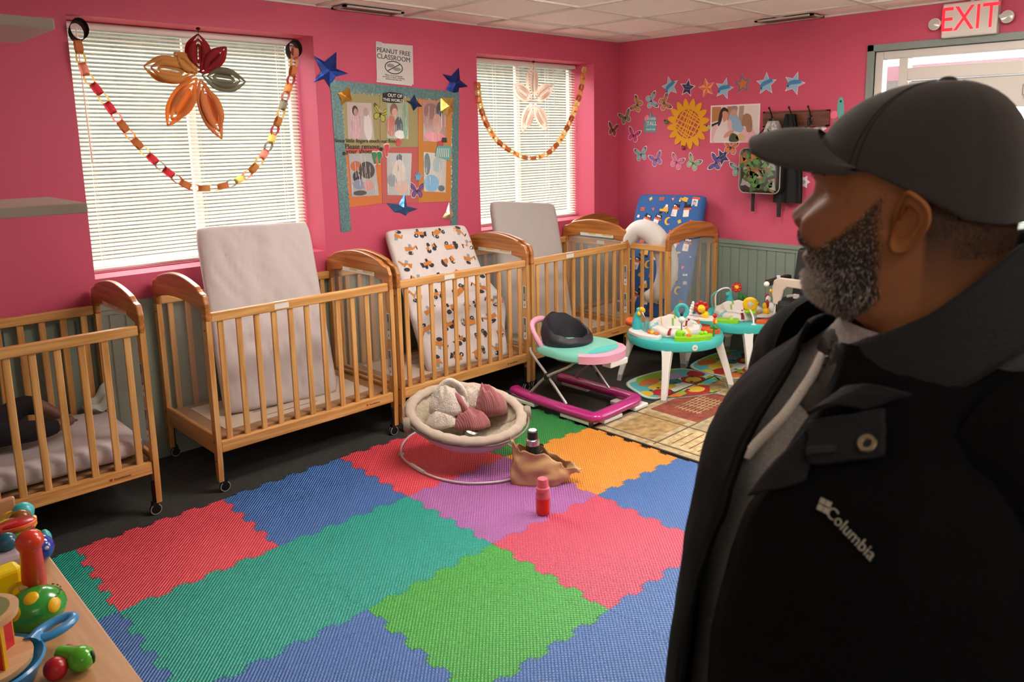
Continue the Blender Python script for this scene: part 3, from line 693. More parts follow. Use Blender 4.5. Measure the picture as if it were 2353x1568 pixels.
BF = [(1437,270,20,'#7d8a5a','#2b2a22','dark green butterfly sticker left of the gold one'),(1464,241,62,'#b98a3c','#2a211c','gold butterfly sticker left of the upper light blue one'),
 (1497,232,-75,'#8fb6bf','#2b3138','light blue butterfly sticker above the stand tall sign'),(1527,237,-68,'#c07a4a','#3b2320','tan and orange butterfly sticker at the upper left of the felt sunflower'),
 (1456,311,-18,'#d6327e','#3c1a2a','hot pink butterfly sticker below the dark green one'),(1473,355,10,'#86b7bd','#2c3b44','light blue butterfly sticker at the lower left, beside the purple one'),
 (1508,367,20,'#9a66ae','#5a3f78','light purple butterfly sticker between the light blue and pink ones'),(1555,373,-22,'#e86f9c','#6a3848','soft pink butterfly sticker below the felt sunflower'),
 (1593,375,-28,'#9dbb8c','#4b5a40','pale green butterfly sticker right of the soft pink one'),(1645,374,75,'#6a55a8','#2a2550','deep violet butterfly sticker overlapping a navy star'),
 (1679,339,-8,'#d07a45','#2e1c18','orange monarch butterfly sticker under the family photo'),(1696,388,10,'#8fbfb2','#2c3b3a','pale teal butterfly sticker half behind the backpack')]
for u, v, a, c1, c2, lab in BF: butterfly(u, v, a, c1, c2, .088, lab)
butterfly(1408, 298, -12, '#8a3f34', '#2a1818', .088, 'dark red butterfly sticker on the window wall beside the room corner', 'A')
def star2(r, k=.45, n=5, a0=90): return [(r*(1 if i % 2 == 0 else k)*cos(RD(a0+i*180/n)), r*(1 if i % 2 == 0 else k)*sin(RD(a0+i*180/n))) for i in range(2*n)]
RBN = [(-.62, .30), (-.25, .42), (.1, .30), (.35, .12), (.62, -.05), (.58, -.35), (.25, -.22), (-.1, -.02), (-.4, .12), (-.66, .02)]
def starst(u, v, ang, kind, label, r=.085):
    p, R = frameB(u, v); g = G(); a = RD(ang)
    flat(g, R, rot2(star2(r), a), 0, .0012, 0)
    cols = [WB]
    if kind == 'ribbon':
        flat(g, R, rot2(star2(r*.88, .47), a), .0012, .0016, 1); flat(g, R, rot2(smooth2(RBN), a+.9, r*.95), .0016, .0021, 2)
        flat(g, R, rot2([(-.62, .24), (-.5, .22), (-.52, .1), (-.64, .1)], a+.9, r*.95), .0021, .0024, 3)
        cols += [C_('star_sky', '#8fb9d6'), C_('star_ribbon', '#3f83b8'), C_('star_navy', '#1c2f5e')]
    elif kind == 'navy':
        flat(g, R, rot2(star2(r*.82, .47), a), .0012, .0016, 1)
        for k in range(6): flat(g, R, rot2(circ((k % 3-1)*.22, (k//3-.5)*.3, .035, 6), a, r), .0016, .0019, 0)
        cols += [C_('star_navy', '#1c2f5e')]
    elif kind == 'orange':
        for k in range(5):
            t0 = RD(90+72*k); P0 = (r*cos(t0), r*sin(t0))
            for s, mi in ((1, 1), (-1, 2)):
                t1 = t0+s*RD(36); flat(g, R, rot2([(0, 0), P0, (.45*r*cos(t1), .45*r*sin(t1))], a, .94), .0012, .0017, mi)
        cols += [C_('star_orange', '#d9622f'), C_('star_peach', '#f0a070')]
    else:
        flat(g, R, rot2(star2(r*.98, .46), a), .0012, .0016, 1); flat(g, R, rot2(star2(r*.62, .46), a), .0016, .002, 2)
        cols += [C_('star_slate', '#77697c'), C_('star_rust', '#c9743a')]
    tag(g.out('star_sticker', cols, loc=p), label, 'wall sticker', 'star stickers in a row on the door wall')
for u, v, a, k, lab in ((1540,199,14,'ribbon','light blue star sticker at the left end of the row of stars'),(1580,202,-10,'navy','navy star sticker with white border, second from the left in the row'),
    (1624,202,12,'orange','orange star sticker in the row of stars'),(1664,204,-14,'ribbon','blue ribbon star sticker between the orange and the grey star'),(1707,193,6,'slate','slate grey star sticker with an orange middle'),
    (1761,193,0,'ribbon','blue ribbon star sticker second from the right end of the row'),(1825,192,-18,'ribbon','blue ribbon star sticker at the right end of the row'),(1660,361,30,'navy','navy star sticker behind the deep violet butterfly')):
    starst(u, v, a, k, lab, .076 if k != 'ribbon' else .084)
# felt sunflower with lattice centre
p, R = frameB(1581, 285, .002)
s = thing('sunflower_decoration', 'large yellow felt sunflower with a lattice centre on the pink door wall', 'wall decoration', p)
g = G(); N = 16
P = []
for k in range(N):
    t0 = RD(360/N*k+8)
    for dt, rr in ((-11, .140), (-8, .166), (-4, .187), (0, .200), (4, .187), (8, .166)): P.append((rr*cos(t0+RD(dt)), rr*sin(t0+RD(dt))))
ring_o = P; n = len(P); g.m(0)
ri = [(.112*cos(2*pi*k/n+RD(8-11)), .112*sin(2*pi*k/n+RD(8-11))) for k in range(n)]
for k in range(n):
    a, b, c, d = ring_o[k], ring_o[(k+1) % n], ri[(k+1) % n], ri[k]
    g.prism([R @ Vector((x, y, 0)) for x, y in (a, b, c, d)], R @ Vector((0, 0, .004)))
g.out('petals', mat('yellow_felt', '#e2a421', .9, bump=.5, bscale=200), s)
g = G()
for i in range(-3, 4):
    for ax in (0, 1):
        Q = []
        for j in range(-9, 10):
            y = j/9*.114; x = i*.030*(1+.0*y)+.012*math.sin(y*9+i)*(1 if ax else -1)
            if x*x+y*y < .1145**2: Q.append((x, y) if ax == 0 else (y, x))
        Q = rot2(Q, RD(-28))
        for (x0, y0), (x1, y1) in zip(Q, Q[1:]):
            dx, dy = x1-x0, y1-y0; l = math.hypot(dx, dy); nx, ny = -dy/l*.0055, dx/l*.0055
            g.prism([R @ Vector((x, y, .0002+.0002*ax)) for x, y in ((x0-nx, y0-ny), (x1-nx, y1-ny), (x1+nx, y1+ny), (x0+nx, y0+ny))], R @ Vector((0, 0, .0034)))
g.out('lattice', mat('yellow_felt'), s)
def bug(u, v, c, name, label):
    p, R = frameB(u, v, .006); g = G(); g.ell((0, 0, 0), (.007, .020, .017), seg=10, rings=6)
    g.m(1).ell((0, .014, .012), (.006, .009, .008), seg=8, rings=5)
    for y, z in ((.008, -.004), (-.009, .003), (0, .008), (-.004, -.01)): g.ell((-.0055, y, z), (.003, .003, .003), seg=6, rings=4)
    g.m(0); tag(g.out(name, [mat('bug_'+c[1:], c, .3), INK], loc=p, smooth=True), label, 'wall decoration')
bug(1571, 340, '#9c1f22', 'ladybird_ornament', 'small red ladybird ornament below the felt sunflower')
bug(1531, 281, '#5c8a4a', 'beetle_ornament', 'small green beetle ornament left of the felt sunflower')
bug(1628, 293, '#d9c27a', 'bee_ornament', 'small striped bee ornament between the sunflower and the family photo')
# STAND TALL sign
p, R = frameB(1494, 285); s = thing('flamingo_sign', 'small teal sign reading STAND TALL stand out with a pink flamingo', 'sign', p)
g = G(); flat(g, R, [(-.06, -.065), (.06, -.065), (.06, .06), (.0, .062), (-.06, .06)], 0, .002, 0)
flat(g, R, smooth2([(-.055, .05), (-.03, .075), (-.012, .06), (-.025, .035), (-.05, .03)]), .002, .003, 1); flat(g, R, [(-.042, .04), (-.036, .04), (-.03, -.03), (-.035, -.03)], .003, .0035, 1)
flat(g, R, smooth2([(-.01, .06), (.005, .10), (.018, .06)]), .001, .003, 2)
g.out('board', [C_('sign_teal', '#4f9a9c'), C_('flamingo_pink', '#ef6f8d'), C_('bird_grey', '#7f8b96')], s)
for tx, sz, dx, dy in (('STAND', .028, .018, .040), ('TALL', .046, .018, .002), ('stand out', .024, .006, -.042)):
    text(tx, sz, R @ Vector((dx, dy, .0027)), R, WB, s)
# family photo
c4 = [on(*q, 0, -.002) for q in ((1632, 328), (1745, 328), (1747, 238), (1633, 243))]
p = sum(c4, Vector())/4; s = thing('family_photo', 'large family photo poster with a white border, right of the felt sunflower', 'photo', p)
hw, hh = abs(c4[1].y-c4[0].y)/2, abs(c4[2].z-c4[1].z)/2; R = RB
g = G(); flat(g, R, [(-hw, -hh), (hw, -hh), (hw, hh), (-hw, hh)], 0, .002, 0)
g.out('border', WB, s)
g = G()
def pf(pts, mi, z): flat(g, R, [((x*2-1)*hw*.94, (y*2-1)*hh*.92) for x, y in pts], .002+z*.0003, .0023+z*.0003, mi)
S2 = lambda P: smooth2(P, 4)
pf([(0,0),(1,0),(1,1),(0,1)], 0, 0); pf([(0,.55),(.2,.62),(.2,1),(0,1)], 1, 1); pf([(.34,.6),(.45,.6),(.45,1),(.34,1)], 1, 1); pf([(.58,.5),(.68,.5),(.70,1),(.60,1)], 2, 1); pf([(0,.5),(.2,.6),(.2,.55),(0,.42)], 5, 1)
pf(S2([(.36,.55),(.42,.85),(.50,.9),(.60,.62),(.70,.4),(.72,.25),(.5,.3)]), 3, 2); pf(S2([(.42,.8),(.42,.97),(.54,.97),(.55,.8),(.5,.7)]), 4, 3); pf(S2([(.41,.86),(.43,1.0),(.55,.99),(.55,.88),(.48,.92)]), 6, 4)
pf(S2([(.05,0),(.12,.38),(.18,.55),(.30,.55),(.36,.35),(.30,.12),(.28,0)]), 0, 5); pf(S2([(.14,.5),(.18,.85),(.26,.98),(.36,.9),(.34,.8),(.26,.82),(.22,.6),(.17,.45)]), 5, 6); pf(S2([(.25,.62),(.24,.84),(.32,.86),(.37,.76),(.33,.62),(.28,.56)]), 4, 7)
pf(S2([(.36,.45),(.36,.6),(.42,.62),(.45,.5),(.44,.36),(.38,.32)]), 7, 6); pf(S2([(.3,.2),(.42,.32),(.5,.3),(.42,.16),(.28,.1)]), 4, 7)
pf(S2([(.62,0),(.68,.3),(.78,.38),(.92,.3),(.96,0)]), 7, 6); pf(S2([(.66,.45),(.68,.7),(.76,.78),(.86,.68),(.88,.3),(.78,.26),(.74,.42)]), 8, 7); pf(S2([(.54,.08),(.62,.22),(.74,.14),(.7,.02)]), 9, 8); pf(S2([(.40,0),(.44,.22),(.56,.18),(.6,0)]), 10, 8)
pf(S2([(.0,0),(.02,.4),(.12,.45),(.18,.15),(.14,0)]), 7, 4)
g.out('picture', [C_('ph_cream','#d9cdc9'),C_('ph_tan','#b57b4a'),C_('ph_curtain','#a58a80'),C_('ph_blue','#8aa9c4'),C_('ph_skin','#c98f7a'),C_('ph_hair','#2c1d1c'),C_('ph_greyhair','#8f8284'),C_('ph_pink','#d9a9b2'),C_('ph_lightbrown','#9a6f52'),C_('ph_yellow','#c9a87a'),C_('ph_leaf','#3f4a30')], s)
# coat rack
p, R = frameB(1830, 273, .002); s = thing('coat_rack', 'dark wooden coat rack with three black hooks on the pink door wall', 'coat rack', p)
g = G(); g.box((-.022, -.235, -.048), (0, .235, .048)); g.box((-.026, -.245, -.056), (-.0, -.225, .056)); g.box((-.026, .225, -.056), (0, .245, .056)); g.box((-.026, -.245, .044), (0, .245, .056)); g.box((-.026, -.245, -.056), (0, .245, -.044))
g.out('board', wood(1, '#6e3d28', '#4c2819', 'dark_walnut'), s, bevel=.002)
for hy in (.17, .02, -.12):
    g = G(); g.ell((-.026, hy, -.01), (.006, .014, .03), seg=10, rings=6); g.tube(smoothpath([(-.03, hy, -.03), (-.055, hy, -.05), (-.075, hy, -.02), (-.06, hy, .0), (-.032, hy, .0), (-.045, hy, .04), (-.075, hy, .075)], 4), .0045, 8); g.ell((-.077, hy, .078), .009, seg=8, rings=6)
    g.out('hook', BLK, s, smooth=True)
# backpack: plain dark green patterned front (artwork replaced by a plain pattern)
p = on(1752, 392, 0, -.10); p.x = -.10
s = thing('backpack', 'small dark green patterned backpack hanging from the coat rack behind the cap brim', 'backpack', p)
def rrect(hy, hz, r, n=5):
    P = []
    for cy, cz, a0 in ((hy-r, hz-r, 0), (-hy+r, hz-r, 90), (-hy+r, -hz+r, 180), (hy-r, -hz+r, 270)):
        for k in range(n+1): P.append((cy+r*cos(RD(a0+90*k/n)), cz+r*sin(RD(a0+90*k/n))))
    return P
SPB = mat('backpack_black', '#161413', .6, bump=.3, bscale=200)
g = G(); g.loft([[Vector((x, y*k, z*k)) for y, z in rrect(.165, .165, .05)] for x, k in ((.085, .95), (.02, 1), (-.03, 1), (-.045, .96))]); g.out('body', SPB, s, smooth=True)
g = G(); r = random.Random(2)
g.loft([[Vector((x, y*k, z*k)) for y, z in rrect(.155, .155, .045)] for x, k in ((-.044, 1), (-.052, .99), (-.056, .9))])
for k in range(110):
    y, z = r.uniform(-.125, .125), r.uniform(-.13, .13); a = r.uniform(0, 6.28); L_2 = r.uniform(.014, .042); mi = (1, 2, 3, 1, 4, 2, 1, 3, 2, 5)[k % 10]
    P = [(y+cos(a+t)*L_2*(1 if i % 2 else .55)*r.uniform(.7, 1.2), z+sin(a+t)*L_2*(1 if i % 2 else .55)) for i, t in enumerate([0, .9, 1.8, 2.8, 3.7, 4.6, 5.5])]
    g.m(mi).prism([(-.0562-.0001*(k % 9), yy, zz) for yy, zz in P], (-.0004, 0, 0))
g.out('front_panel', [mat('bp_dark', '#221c18', .35, coat=.6), mat('bp_green', '#2f5a2a', .35, coat=.6), mat('bp_leaf', '#4f8038', .35, coat=.6), mat('bp_brown', '#7a5a35', .35, coat=.6), mat('bp_grey', '#8a8a84', .35, coat=.6), mat('bp_orange', '#a8642c', .35, coat=.6)], s)
g = G(); g.tube([(-.045, y, z) for y, z in rrect(.160, .160, .047)], .004, 6, wrap=True); g.out('piping', mat('piping_silver', '#a8a69a', .4), s, smooth=True)
g = G(); g.tube(smoothpath([(0, .05, .16), (.0, .06, .22), (.03, .0, .30), (.0, -.06, .22), (0, -.05, .16)], 4), .008, 6, flat=.4); g.out('handle', SPB, s, smooth=True)
g = G(); g.box((.02, .07, -.30), (.03, .095, -.16)); g.box((.02, -.14, -.33), (.03, -.11, -.16)); g.out('strap', SPB, s, bevel=.003)
# dark coat and white cloth on the hooks
def cloth(name, label, cat, u, v, w, h, M, xo=-.05, fold=4, seed=0, amp=.02, top=.35):
    p = on(u, v, 0, xo); p.x = xo; g = G()
    for side in (-1, 1):
        g.grid(lambda a, b: Vector((side*(.012+.01*b)-amp*(math.sin(a*fold*pi+seed)*.5)*(1-b*.3), (a-.5)*w*(1-(1-top)*b**2.2), (b-1)*h)), 22, 18)
    bmesh.ops.remove_doubles(g.bm, verts=g.bm.verts, dist=.0005)
    return tag(g.out(name, M, smooth=True, loc=p), label, cat)
cloth('jacket', 'black jacket hanging from the middle hook of the coat rack', 'jacket', 1817, 262, .22, .62, mat('black_coat_cloth', '#121214', .85, bump=.4, bscale=80), -.06, 5, 1, .025, .3)
cloth('bag', 'white and grey bag hanging from the left hook above the backpack', 'bag', 1778, 278, .16, .20, mat('grey_white_print', '#a9a7a4', .7, var=.5, vscale=60), -.06, 4, 2, .02, .4)
for u, v, k in ((1852, 305, 0), (1885, 295, 1), (1847, 418, 2)):
    p, R = frameB(u, v); g = G()
    flat(g, R, [(.05*(1 if i % 2 == 0 else .6)*cos(RD(30*i)), .05*(1 if i % 2 == 0 else .6)*sin(RD(30*i))) for i in range(12)], 0, .003, 0)
    flat(g, R, circ(0, 0, .014), .003, .005, 1)
    tag(g.out('flower_sticker', [WB, C_('flower_grey', '#a8a0a4')], loc=p), ('white flower sticker under the coat rack, left one', 'white flower sticker under the coat rack, nearer the cap', 'white flower sticker right of the hanging black jacket')[k], 'wall sticker')
p, R = frameB(1917, 272); g = G(); flat(g, R, smooth2([(-.03, .03), (.0, .05), (.03, .03), (.01, .0), (-.02, .0)]), 0, .0015, 0); flat(g, R, [(-.004, .0), (.004, 0), (.008, -.08), (0, -.08)], 0, .0015, 1); flat(g, R, [(.02, .03), (.026, .03), (.03, .09), (.02, .09)], 0, .0015, 0)
tag(g.out('flamingo_sticker', [C_('flamingo_pink', '#ef6f8d'), C_('leaf_green', '#4f9a7c')], loc=p), 'pink flamingo sticker right of the coat rack, beside the cap', 'wall sticker')
p, R = frameB(1931, 254); g = G(); flat(g, R, smooth2([(-.02, .06), (.0, .09), (.02, .06), (.025, -.04), (.0, -.06), (-.02, -.02)]), 0, .0015, 0); flat(g, R, circ(.0, .06, .008, 8), .0015, .002, 1)
tag(g.out('parrot_sticker', [C_('parrot_teal', '#5fa8a0'), INK], loc=p), 'teal bird sticker right of the pink flamingo sticker', 'wall sticker')
# ---- exit sign
c4 = [on(*q, 0, -.035) for q in ((2165, 88), (2296, 80), (2300, -2), (2168, 8))]
p = sum(c4, Vector())/4; s = thing('exit_sign', 'white exit sign with red letters and two lamp heads above the door', 'exit sign', p)
hw, hh = .150, .098
g = G(); g.box((-.03, -hw, -hh), (.03, hw, hh)); g.out('housing', mat('exit_housing', '#cfcbc6', .4), s, bevel=.008, bseg=3)
text('EXIT', .20, (-.0312, -.0, .0), RB, mat('exit_red', '#e8101c', .5, emit='#ff1020', es=1.3), s, 'lettering', sx=.78)
for sy in (1, -1):
    g = G(); g.tube([(0, sy*hw, 0), (-.0, sy*(hw+.02), -.005)], .012, 8)
    g.lathe([(.006, .028), (.022, .02), (.034, 0), (.036, -.012), (.030, -.016)], (-.005, sy*(hw+.045), -.01), 20, basis((0, 1, 0), (0, 0, 1), (1, 0, 0)))
    g.m(1).lathe([(.002, -.004), (.03, -.014), (.030, -.017), (.002, -.020)], (-.005, sy*(hw+.045), -.01), 20, basis((0, 1, 0), (0, 0, 1), (1, 0, 0)))
    g.out('lamp_head', [mat('exit_housing'), mat('lamp_lens', '#b9b9b4', .1, spec=.8)], s, smooth=True)
g = G(); g.tube([(.01, .0, hh), (.01, 0, CH-p.z)], .012, 8); g.out('conduit', mat('exit_housing'), s)
# ---- outlet behind the high chair
p = on(1828, 755, 0, -.014); g = G(); g.box((-.004, -.035, -.057), (0, .035, .057)); g.m(1).box((-.006, -.012, .012), (-.0035, .012, .038)).box((-.006, -.012, -.038), (-.0035, .012, -.012))
tag(g.out('wall_outlet', [mat('outlet_ivory', '#d8d0bd', .4), mat('outlet_face', '#bfb7a4', .4)], loc=p, bevel=.002), 'ivory wall outlet low on the sage wainscot behind the high chair', 'outlet')
# ================================================================== bulletin display on the window wall
FOIL = mat('teal_glitter_border', '#5d7f80', .32, .35, bump=.6, bscale=150, var=.3, vscale=80)
def strip(name, label, A, B, w, side):
    """border strip from A to B, scalloped on one side (side=+1: left of direction)"""
    A, B = Vector(A), Vector(B); d = (B-A); L = d.length; d /= L; n = Vector((-d.z, 0, d.x))*side
    g = G(); P = [A, B]; k = int(L/.03); Q = []
    for i in range(k*4+1):
        t = i/(k*4); Q.append(A+d*L*t+n*(w-.010*(.5+.5*cos(2*pi*t*k))))
    for i in range(len(Q)-1):
        a = A+d*L*i/(len(Q)-1); b = A+d*L*(i+1)/(len(Q)-1)
        g.prism([a, b, Q[i+1], Q[i]], (0, -.0025, 0))
    r = random.Random(len(label)); g.m(1)
    for i in range(int(L*75)):
        t = r.random(); e = w*r.uniform(.86, .98); c = A+d*L*t+n*e; s_ = r.uniform(.0015, .005)
        g.prism([c+Vector((s_, -.0025, 0)), c+Vector((0, -.0025, s_*1.6)), c+Vector((-s_, -.0025, -s_*.5))], (0, -.001, 0))
    tag(g.out(name, [FOIL, mat('gold_glitter', '#e6dfc0', .2, .6)]), label, 'border trim', 'glitter border strips framing the bulletin display')
def onA(u, v, o=0): q = on(u, v, 1, -o); return q
strip('border_strip', 'teal glitter border strip along the top of the bulletin display', onA(758, 183, .003), onA(1055, 212, .003), .072, -1)
strip('border_strip', 'teal glitter border strip down the left side of the bulletin display', onA(758, 184, .001), onA(783, 534, .001), .078, 1)
strip('border_strip', 'teal glitter border strip down the right side of the bulletin display', onA(1055, 212, .001), onA(1051, 521, .001), .066, -1)
OL, OR_, RS, BR_ = C_('paper_olive', '#9c9468', rough=.8), C_('paper_orange', '#c9743f', rough=.8), C_('paper_rose', '#b8605c', rough=.8), C_('paper_tan', '#c2813f', rough=.8)
def quadA(name, pts, M, o, label, cat, group=None, t=.0012, parent=None):
    P = [onA(u, v, o) for u, v in pts]; c = sum(P, Vector())/len(P); g = G(); g.prism([p-c for p in P], (0, -t, 0))
    ob = g.out(name, M, loc=c)
    return tag(ob, label, cat, group)
def zq(*pts): return [(740+x/4.126, 160+y/4.126) for x, y in pts]
GR2 = 'construction paper sheets on the bulletin display'
quadA('paper_sheet', zq((165,745),(548,745),(545,200),(165,190)), OL, .0015, 'olive green paper sheet at the top left of the bulletin display', 'paper', GR2)
quadA('paper_sheet', zq((552,742),(910,735),(905,240),(548,205)), OL, .0018, 'olive green paper sheet at the top middle of the bulletin display', 'paper', GR2)
quadA('paper_sheet', zq((912,755),(1230,750),(1240,290),(912,262)), BR_, .0015, 'tan paper sheet at the top right of the bulletin display', 'paper', GR2)
quadA('paper_sheet', zq((232,1310),(568,1268),(560,762),(190,765)), OR_, .0012, 'orange paper sheet at the bottom left of the bulletin display', 'paper', GR2)
quadA('paper_sheet', zq((572,1268),(912,1265),(905,745),(562,748)), RS, .0012, 'rose paper sheet at the bottom middle of the bulletin display', 'paper', GR2)
quadA('paper_sheet', zq((914,1262),(1228,1250),(1232,752),(912,752)), BR_, .0018, 'tan paper sheet at the bottom right of the bulletin display', 'paper', GR2)
def photo(pts, base, shapes, label):
    Z = zq(*pts); P = [onA(u, v, .0035) for u, v in Z]; c = sum(P, Vector())/4
    s = thing('classroom_photo', label, 'photo', c, group='photos taped on the bulletin display')
    g = G(); g.prism([p-c for p in P], (0, -.001, 0)); g.out('print', C_('pb_'+base[1:], base, rough=.25, coat=.5), s)
    ms = []; g = G()
    for k, (sh, colr) in enumerate(shapes):
        M = C_('pp_'+colr[1:], colr, rough=.3, coat=.4)
        if M not in ms: ms.append(M)
        Q = []
        for x, y in smooth2(sh, 3):
            a = P[0].lerp(P[1], x); b = P[3].lerp(P[2], x); Q.append(a.lerp(b, y)-c+Vector((0, -.001-.00015*k, 0)))
        g.m(ms.index(M)).prism(Q, (0, -.00015, 0))
    # wrinkled tape glare streaks
    r = random.Random(len(label)); M = C_('tape_shine', '#d9d9d6', rough=.15); ms.append(M); g.m(len(ms)-1)
    for k in range(16):
        x = r.random()*.92; y0 = r.uniform(0, .6); y1 = y0+r.uniform(.15, .4); w_ = r.uniform(.006, .02)
        Q = [P[0].lerp(P[1], xx).lerp(P[3].lerp(P[2], xx), yy)-c+Vector((0, -.0026, 0)) for xx, yy in ((x, y0), (x+w_, y0), (x+w_*1.5, y1), (x+w_*.4, y1))]
        g.prism(Q, (0, -.0002, 0))
    g.out('picture', ms, s)
E_ = lambda x, y, rx, ry: circ(x, y, rx, 8, ry)
photo([(245,655),(498,668),(465,318),(232,310)], '#b9a9a6', [(E_(.3,.35,.2,.38),'#c9a0ac'),(E_(.32,.78,.12,.14),'#3a2a28'),(E_(.34,.74,.08,.1),'#b08478'),(E_(.78,.35,.16,.38),'#cfcac6'),(E_(.75,.76,.1,.12),'#a58f88')], 'classroom photo on the top left olive sheet, a child in pink')
photo([(615,650),(820,660),(812,315),(612,320)], '#9fa58e', [(E_(.2,.35,.24,.3),'#b5654e'),(E_(.33,.82,.18,.18),'#7a4a3c'),(E_(.36,.74,.13,.12),'#c9978a'),(E_(.55,.3,.2,.32),'#39424a'),(E_(.6,.12,.25,.12),'#ddd8d2'),(E_(.85,.5,.12,.5),'#6f9a74')], 'classroom photo on the top middle olive sheet, a woman leaning down')
photo([(958,678),(1182,690),(1178,310),(950,292)], '#a8786c', [(E_(.35,.75,.3,.2),'#8a5f56'),(E_(.72,.8,.14,.2),'#3b3a40'),(E_(.5,.12,.45,.12),'#d87a80'),(E_(.6,.45,.2,.25),'#bf8f80')], 'classroom photo on the top right tan sheet')
photo([(283,1208),(540,1192),(490,785),(250,795)], '#a7a8a8', [(E_(.25,.7,.22,.12),'#b4623e'),(E_(.25,.45,.16,.14),'#2b2c33'),(E_(.3,.28,.22,.12),'#7f8da6'),(E_(.65,.6,.3,.2),'#3c3533'),(E_(.65,.25,.2,.12),'#c48a86'),(E_(.3,.08,.25,.06),'#4a4a4a')], 'classroom photo on the bottom left orange sheet')
photo([(618,1190),(835,1195),(850,795),(612,790)], '#a09b94', [(E_(.5,.88,.12,.1),'#25262b'),(E_(.5,.5,.28,.35),'#c9b5a6'),(E_(.2,.35,.2,.15),'#77797c'),(E_(.6,.2,.3,.16),'#c49a82')], 'classroom photo on the bottom middle rose sheet')
photo([(965,1155),(1170,1165),(1180,800),(962,782)], '#b5ac9c', [(E_(.15,.7,.14,.28),'#3c4a3c'),(E_(.35,.22,.34,.22),'#5f9ac4'),(E_(.6,.7,.2,.2),'#8fa0a0'),(E_(.8,.1,.15,.08),'#33363c')], 'classroom photo on the bottom right tan sheet')
# stars of foil, folded
def foilstar(pts, label, c, o=.002, h=.016, M=None):
    P = [onA(u, v, o) for u, v in pts]; ce = sum(P, Vector())/len(P); ce2 = ce.copy(); ce2.y -= h; g = G()
    n = len(P); T = []
    for i, p in enumerate(P):
        q = p-ce; T.append(Vector((q.x, -.001-(.000 if i % 2 == 0 else .004), q.z)))
    cv = Vector((0, -h, 0)); bv = Vector((0, 0, 0))
    for i in range(n): g.face([cv, T[i], T[(i+1) % n]]); g.face([bv, T[(i+1) % n], T[i]])
    tag(g.out('foil_star', mat('foil_'+c[1:], c, .22, .75, bump=.5, bscale=25, var=.2, vscale=20), loc=ce), label, 'star decoration', 'folded foil stars on the bulletin display')
foilstar([(721,128),(745,142),(773,119),(772,158),(800,169),(771,176),(757,200),(745,181),(719,190),(738,163)], 'large blue foil star at the top left corner of the bulletin display', '#27418f')
foilstar([(1017,170),(1036,175),(1054,155),(1056,184),(1075,199),(1054,202),(1053,216),(1038,212),(1024,206),(1033,189)], 'blue foil star at the top right corner of the bulletin display', '#2a3c86')
foilstar([(889,467),(915,470),(930,443),(934,474),(960,480),(938,488),(932,496),(920,488),(906,488)], 'blue foil star below the bottom edge of the bulletin display', '#4a78b8')
foilstar([(775,214),(783,212),(803,200),(804,217),(809,232),(795,232),(785,242),(783,228)], 'gold foil star in the upper left corner of the bulletin display', '#c98f3c', .004)
foilstar([(1012,225),(1022,224),(1036,226),(1042,224),(1041,242),(1043,257),(1034,258),(1028,270),(1020,258),(1011,256)], 'gold foil star in the upper right corner of the bulletin display', '#cfae5c', .004)
foilstar([(1032,465),(1036,482),(1042,492),(1036,502),(1032,505),(1020,502),(1016,500),(1024,486)], 'pale gold folded star low beside the right border strip', '#d9cfa4')
foilstar([(933,231),(941,233),(952,217),(957,232),(970,245),(958,245),(950,255),(945,241)], 'small navy star on the top middle of the bulletin display', '#2f4a80', .006)
# text signs
p = onA(905, 145, .004); s = thing('peanut_free_sign', 'white sign reading PEANUT FREE CLASSROOM taped above the bulletin display', 'sign', p)
c4 = [onA(*q, .002)-p for q in ((866, 186), (950, 194), (948, 105), (863, 98))]
g = G(); g.prism(c4, (0, -.0015, 0)); g.out('paper', mat('laminated_paper', '#cfccca', .3, coat=.5), s)
tl = RD(-3.2); Rt = RA @ Rz(tl)
text('PEANUT FREE', .040, Rt @ Vector((0, .068, 0)), Rt, INK, s, sx=1.05); text('CLASSROOM', .043, Rt @ Vector((0, .030, 0)), Rt, INK, s, sx=1.02)
g = G(); g.tube([Rt @ Vector((.066*cos(t), -.028+.038*sin(t), 0)) for t in [2*pi*k/28 for k in range(28)]], .0028, 6, wrap=True); g.tube([Rt @ Vector((-.045, -.052, 0)), Rt @ Vector((.045, -.004, 0))], .0028, 6)
g.m(1).ell(Rt @ Vector((-.025, -.018, .0)), (.03, .001, .012), seg=10, rings=5).ell(Rt @ Vector((.025, -.036, .0)), (.03, .001, .011), seg=10, rings=5); g.out('symbol', [INK, C_('peanut_grey', '#8d8a88')], s)
for k, tx in enumerate(('Please do not bring any', 'products or foods containing', 'peanuts into this area')): text(tx, .014, Rt @ Vector((0, -.078-.012*k, 0)), Rt, GREYT, s)
g = G()
for a, b in (((-.135, .098), (-.09, .118)), ((-.13, -.112), (.14, -.130))): g.prism([Rt @ Vector((a[0], a[1], .001)), Rt @ Vector((b[0], a[1], .001)), Rt @ Vector((b[0], b[1], .001)), Rt @ Vector((a[0], b[1], .001))], (0, -.0006, 0))
g.out('tape', mat('clear_tape', '#f2f2f2', .12, alpha=.55), s)
p = onA(903, 224, .008); s = thing('out_of_this_world_sign', 'small black sign reading OUT OF THIS WORLD on the bulletin display', 'sign', p)
g = G(); g.prism([onA(u, v, .008)-p for u, v in ((879, 214), (897, 211), (925, 216), (926, 236), (900, 236), (880, 233))], (0, -.002, 0)); g.out('card', INK, s)
text('OUT OF', .030, RA @ Vector((.014, .010, .003)), RA @ Rz(-.05), mat('white_letter', '#f2f2f0', .6), s); text('THIS WORLD', .026, RA @ Vector((.0, -.018, .003)), RA @ Rz(-.05), mat('white_letter'), s)
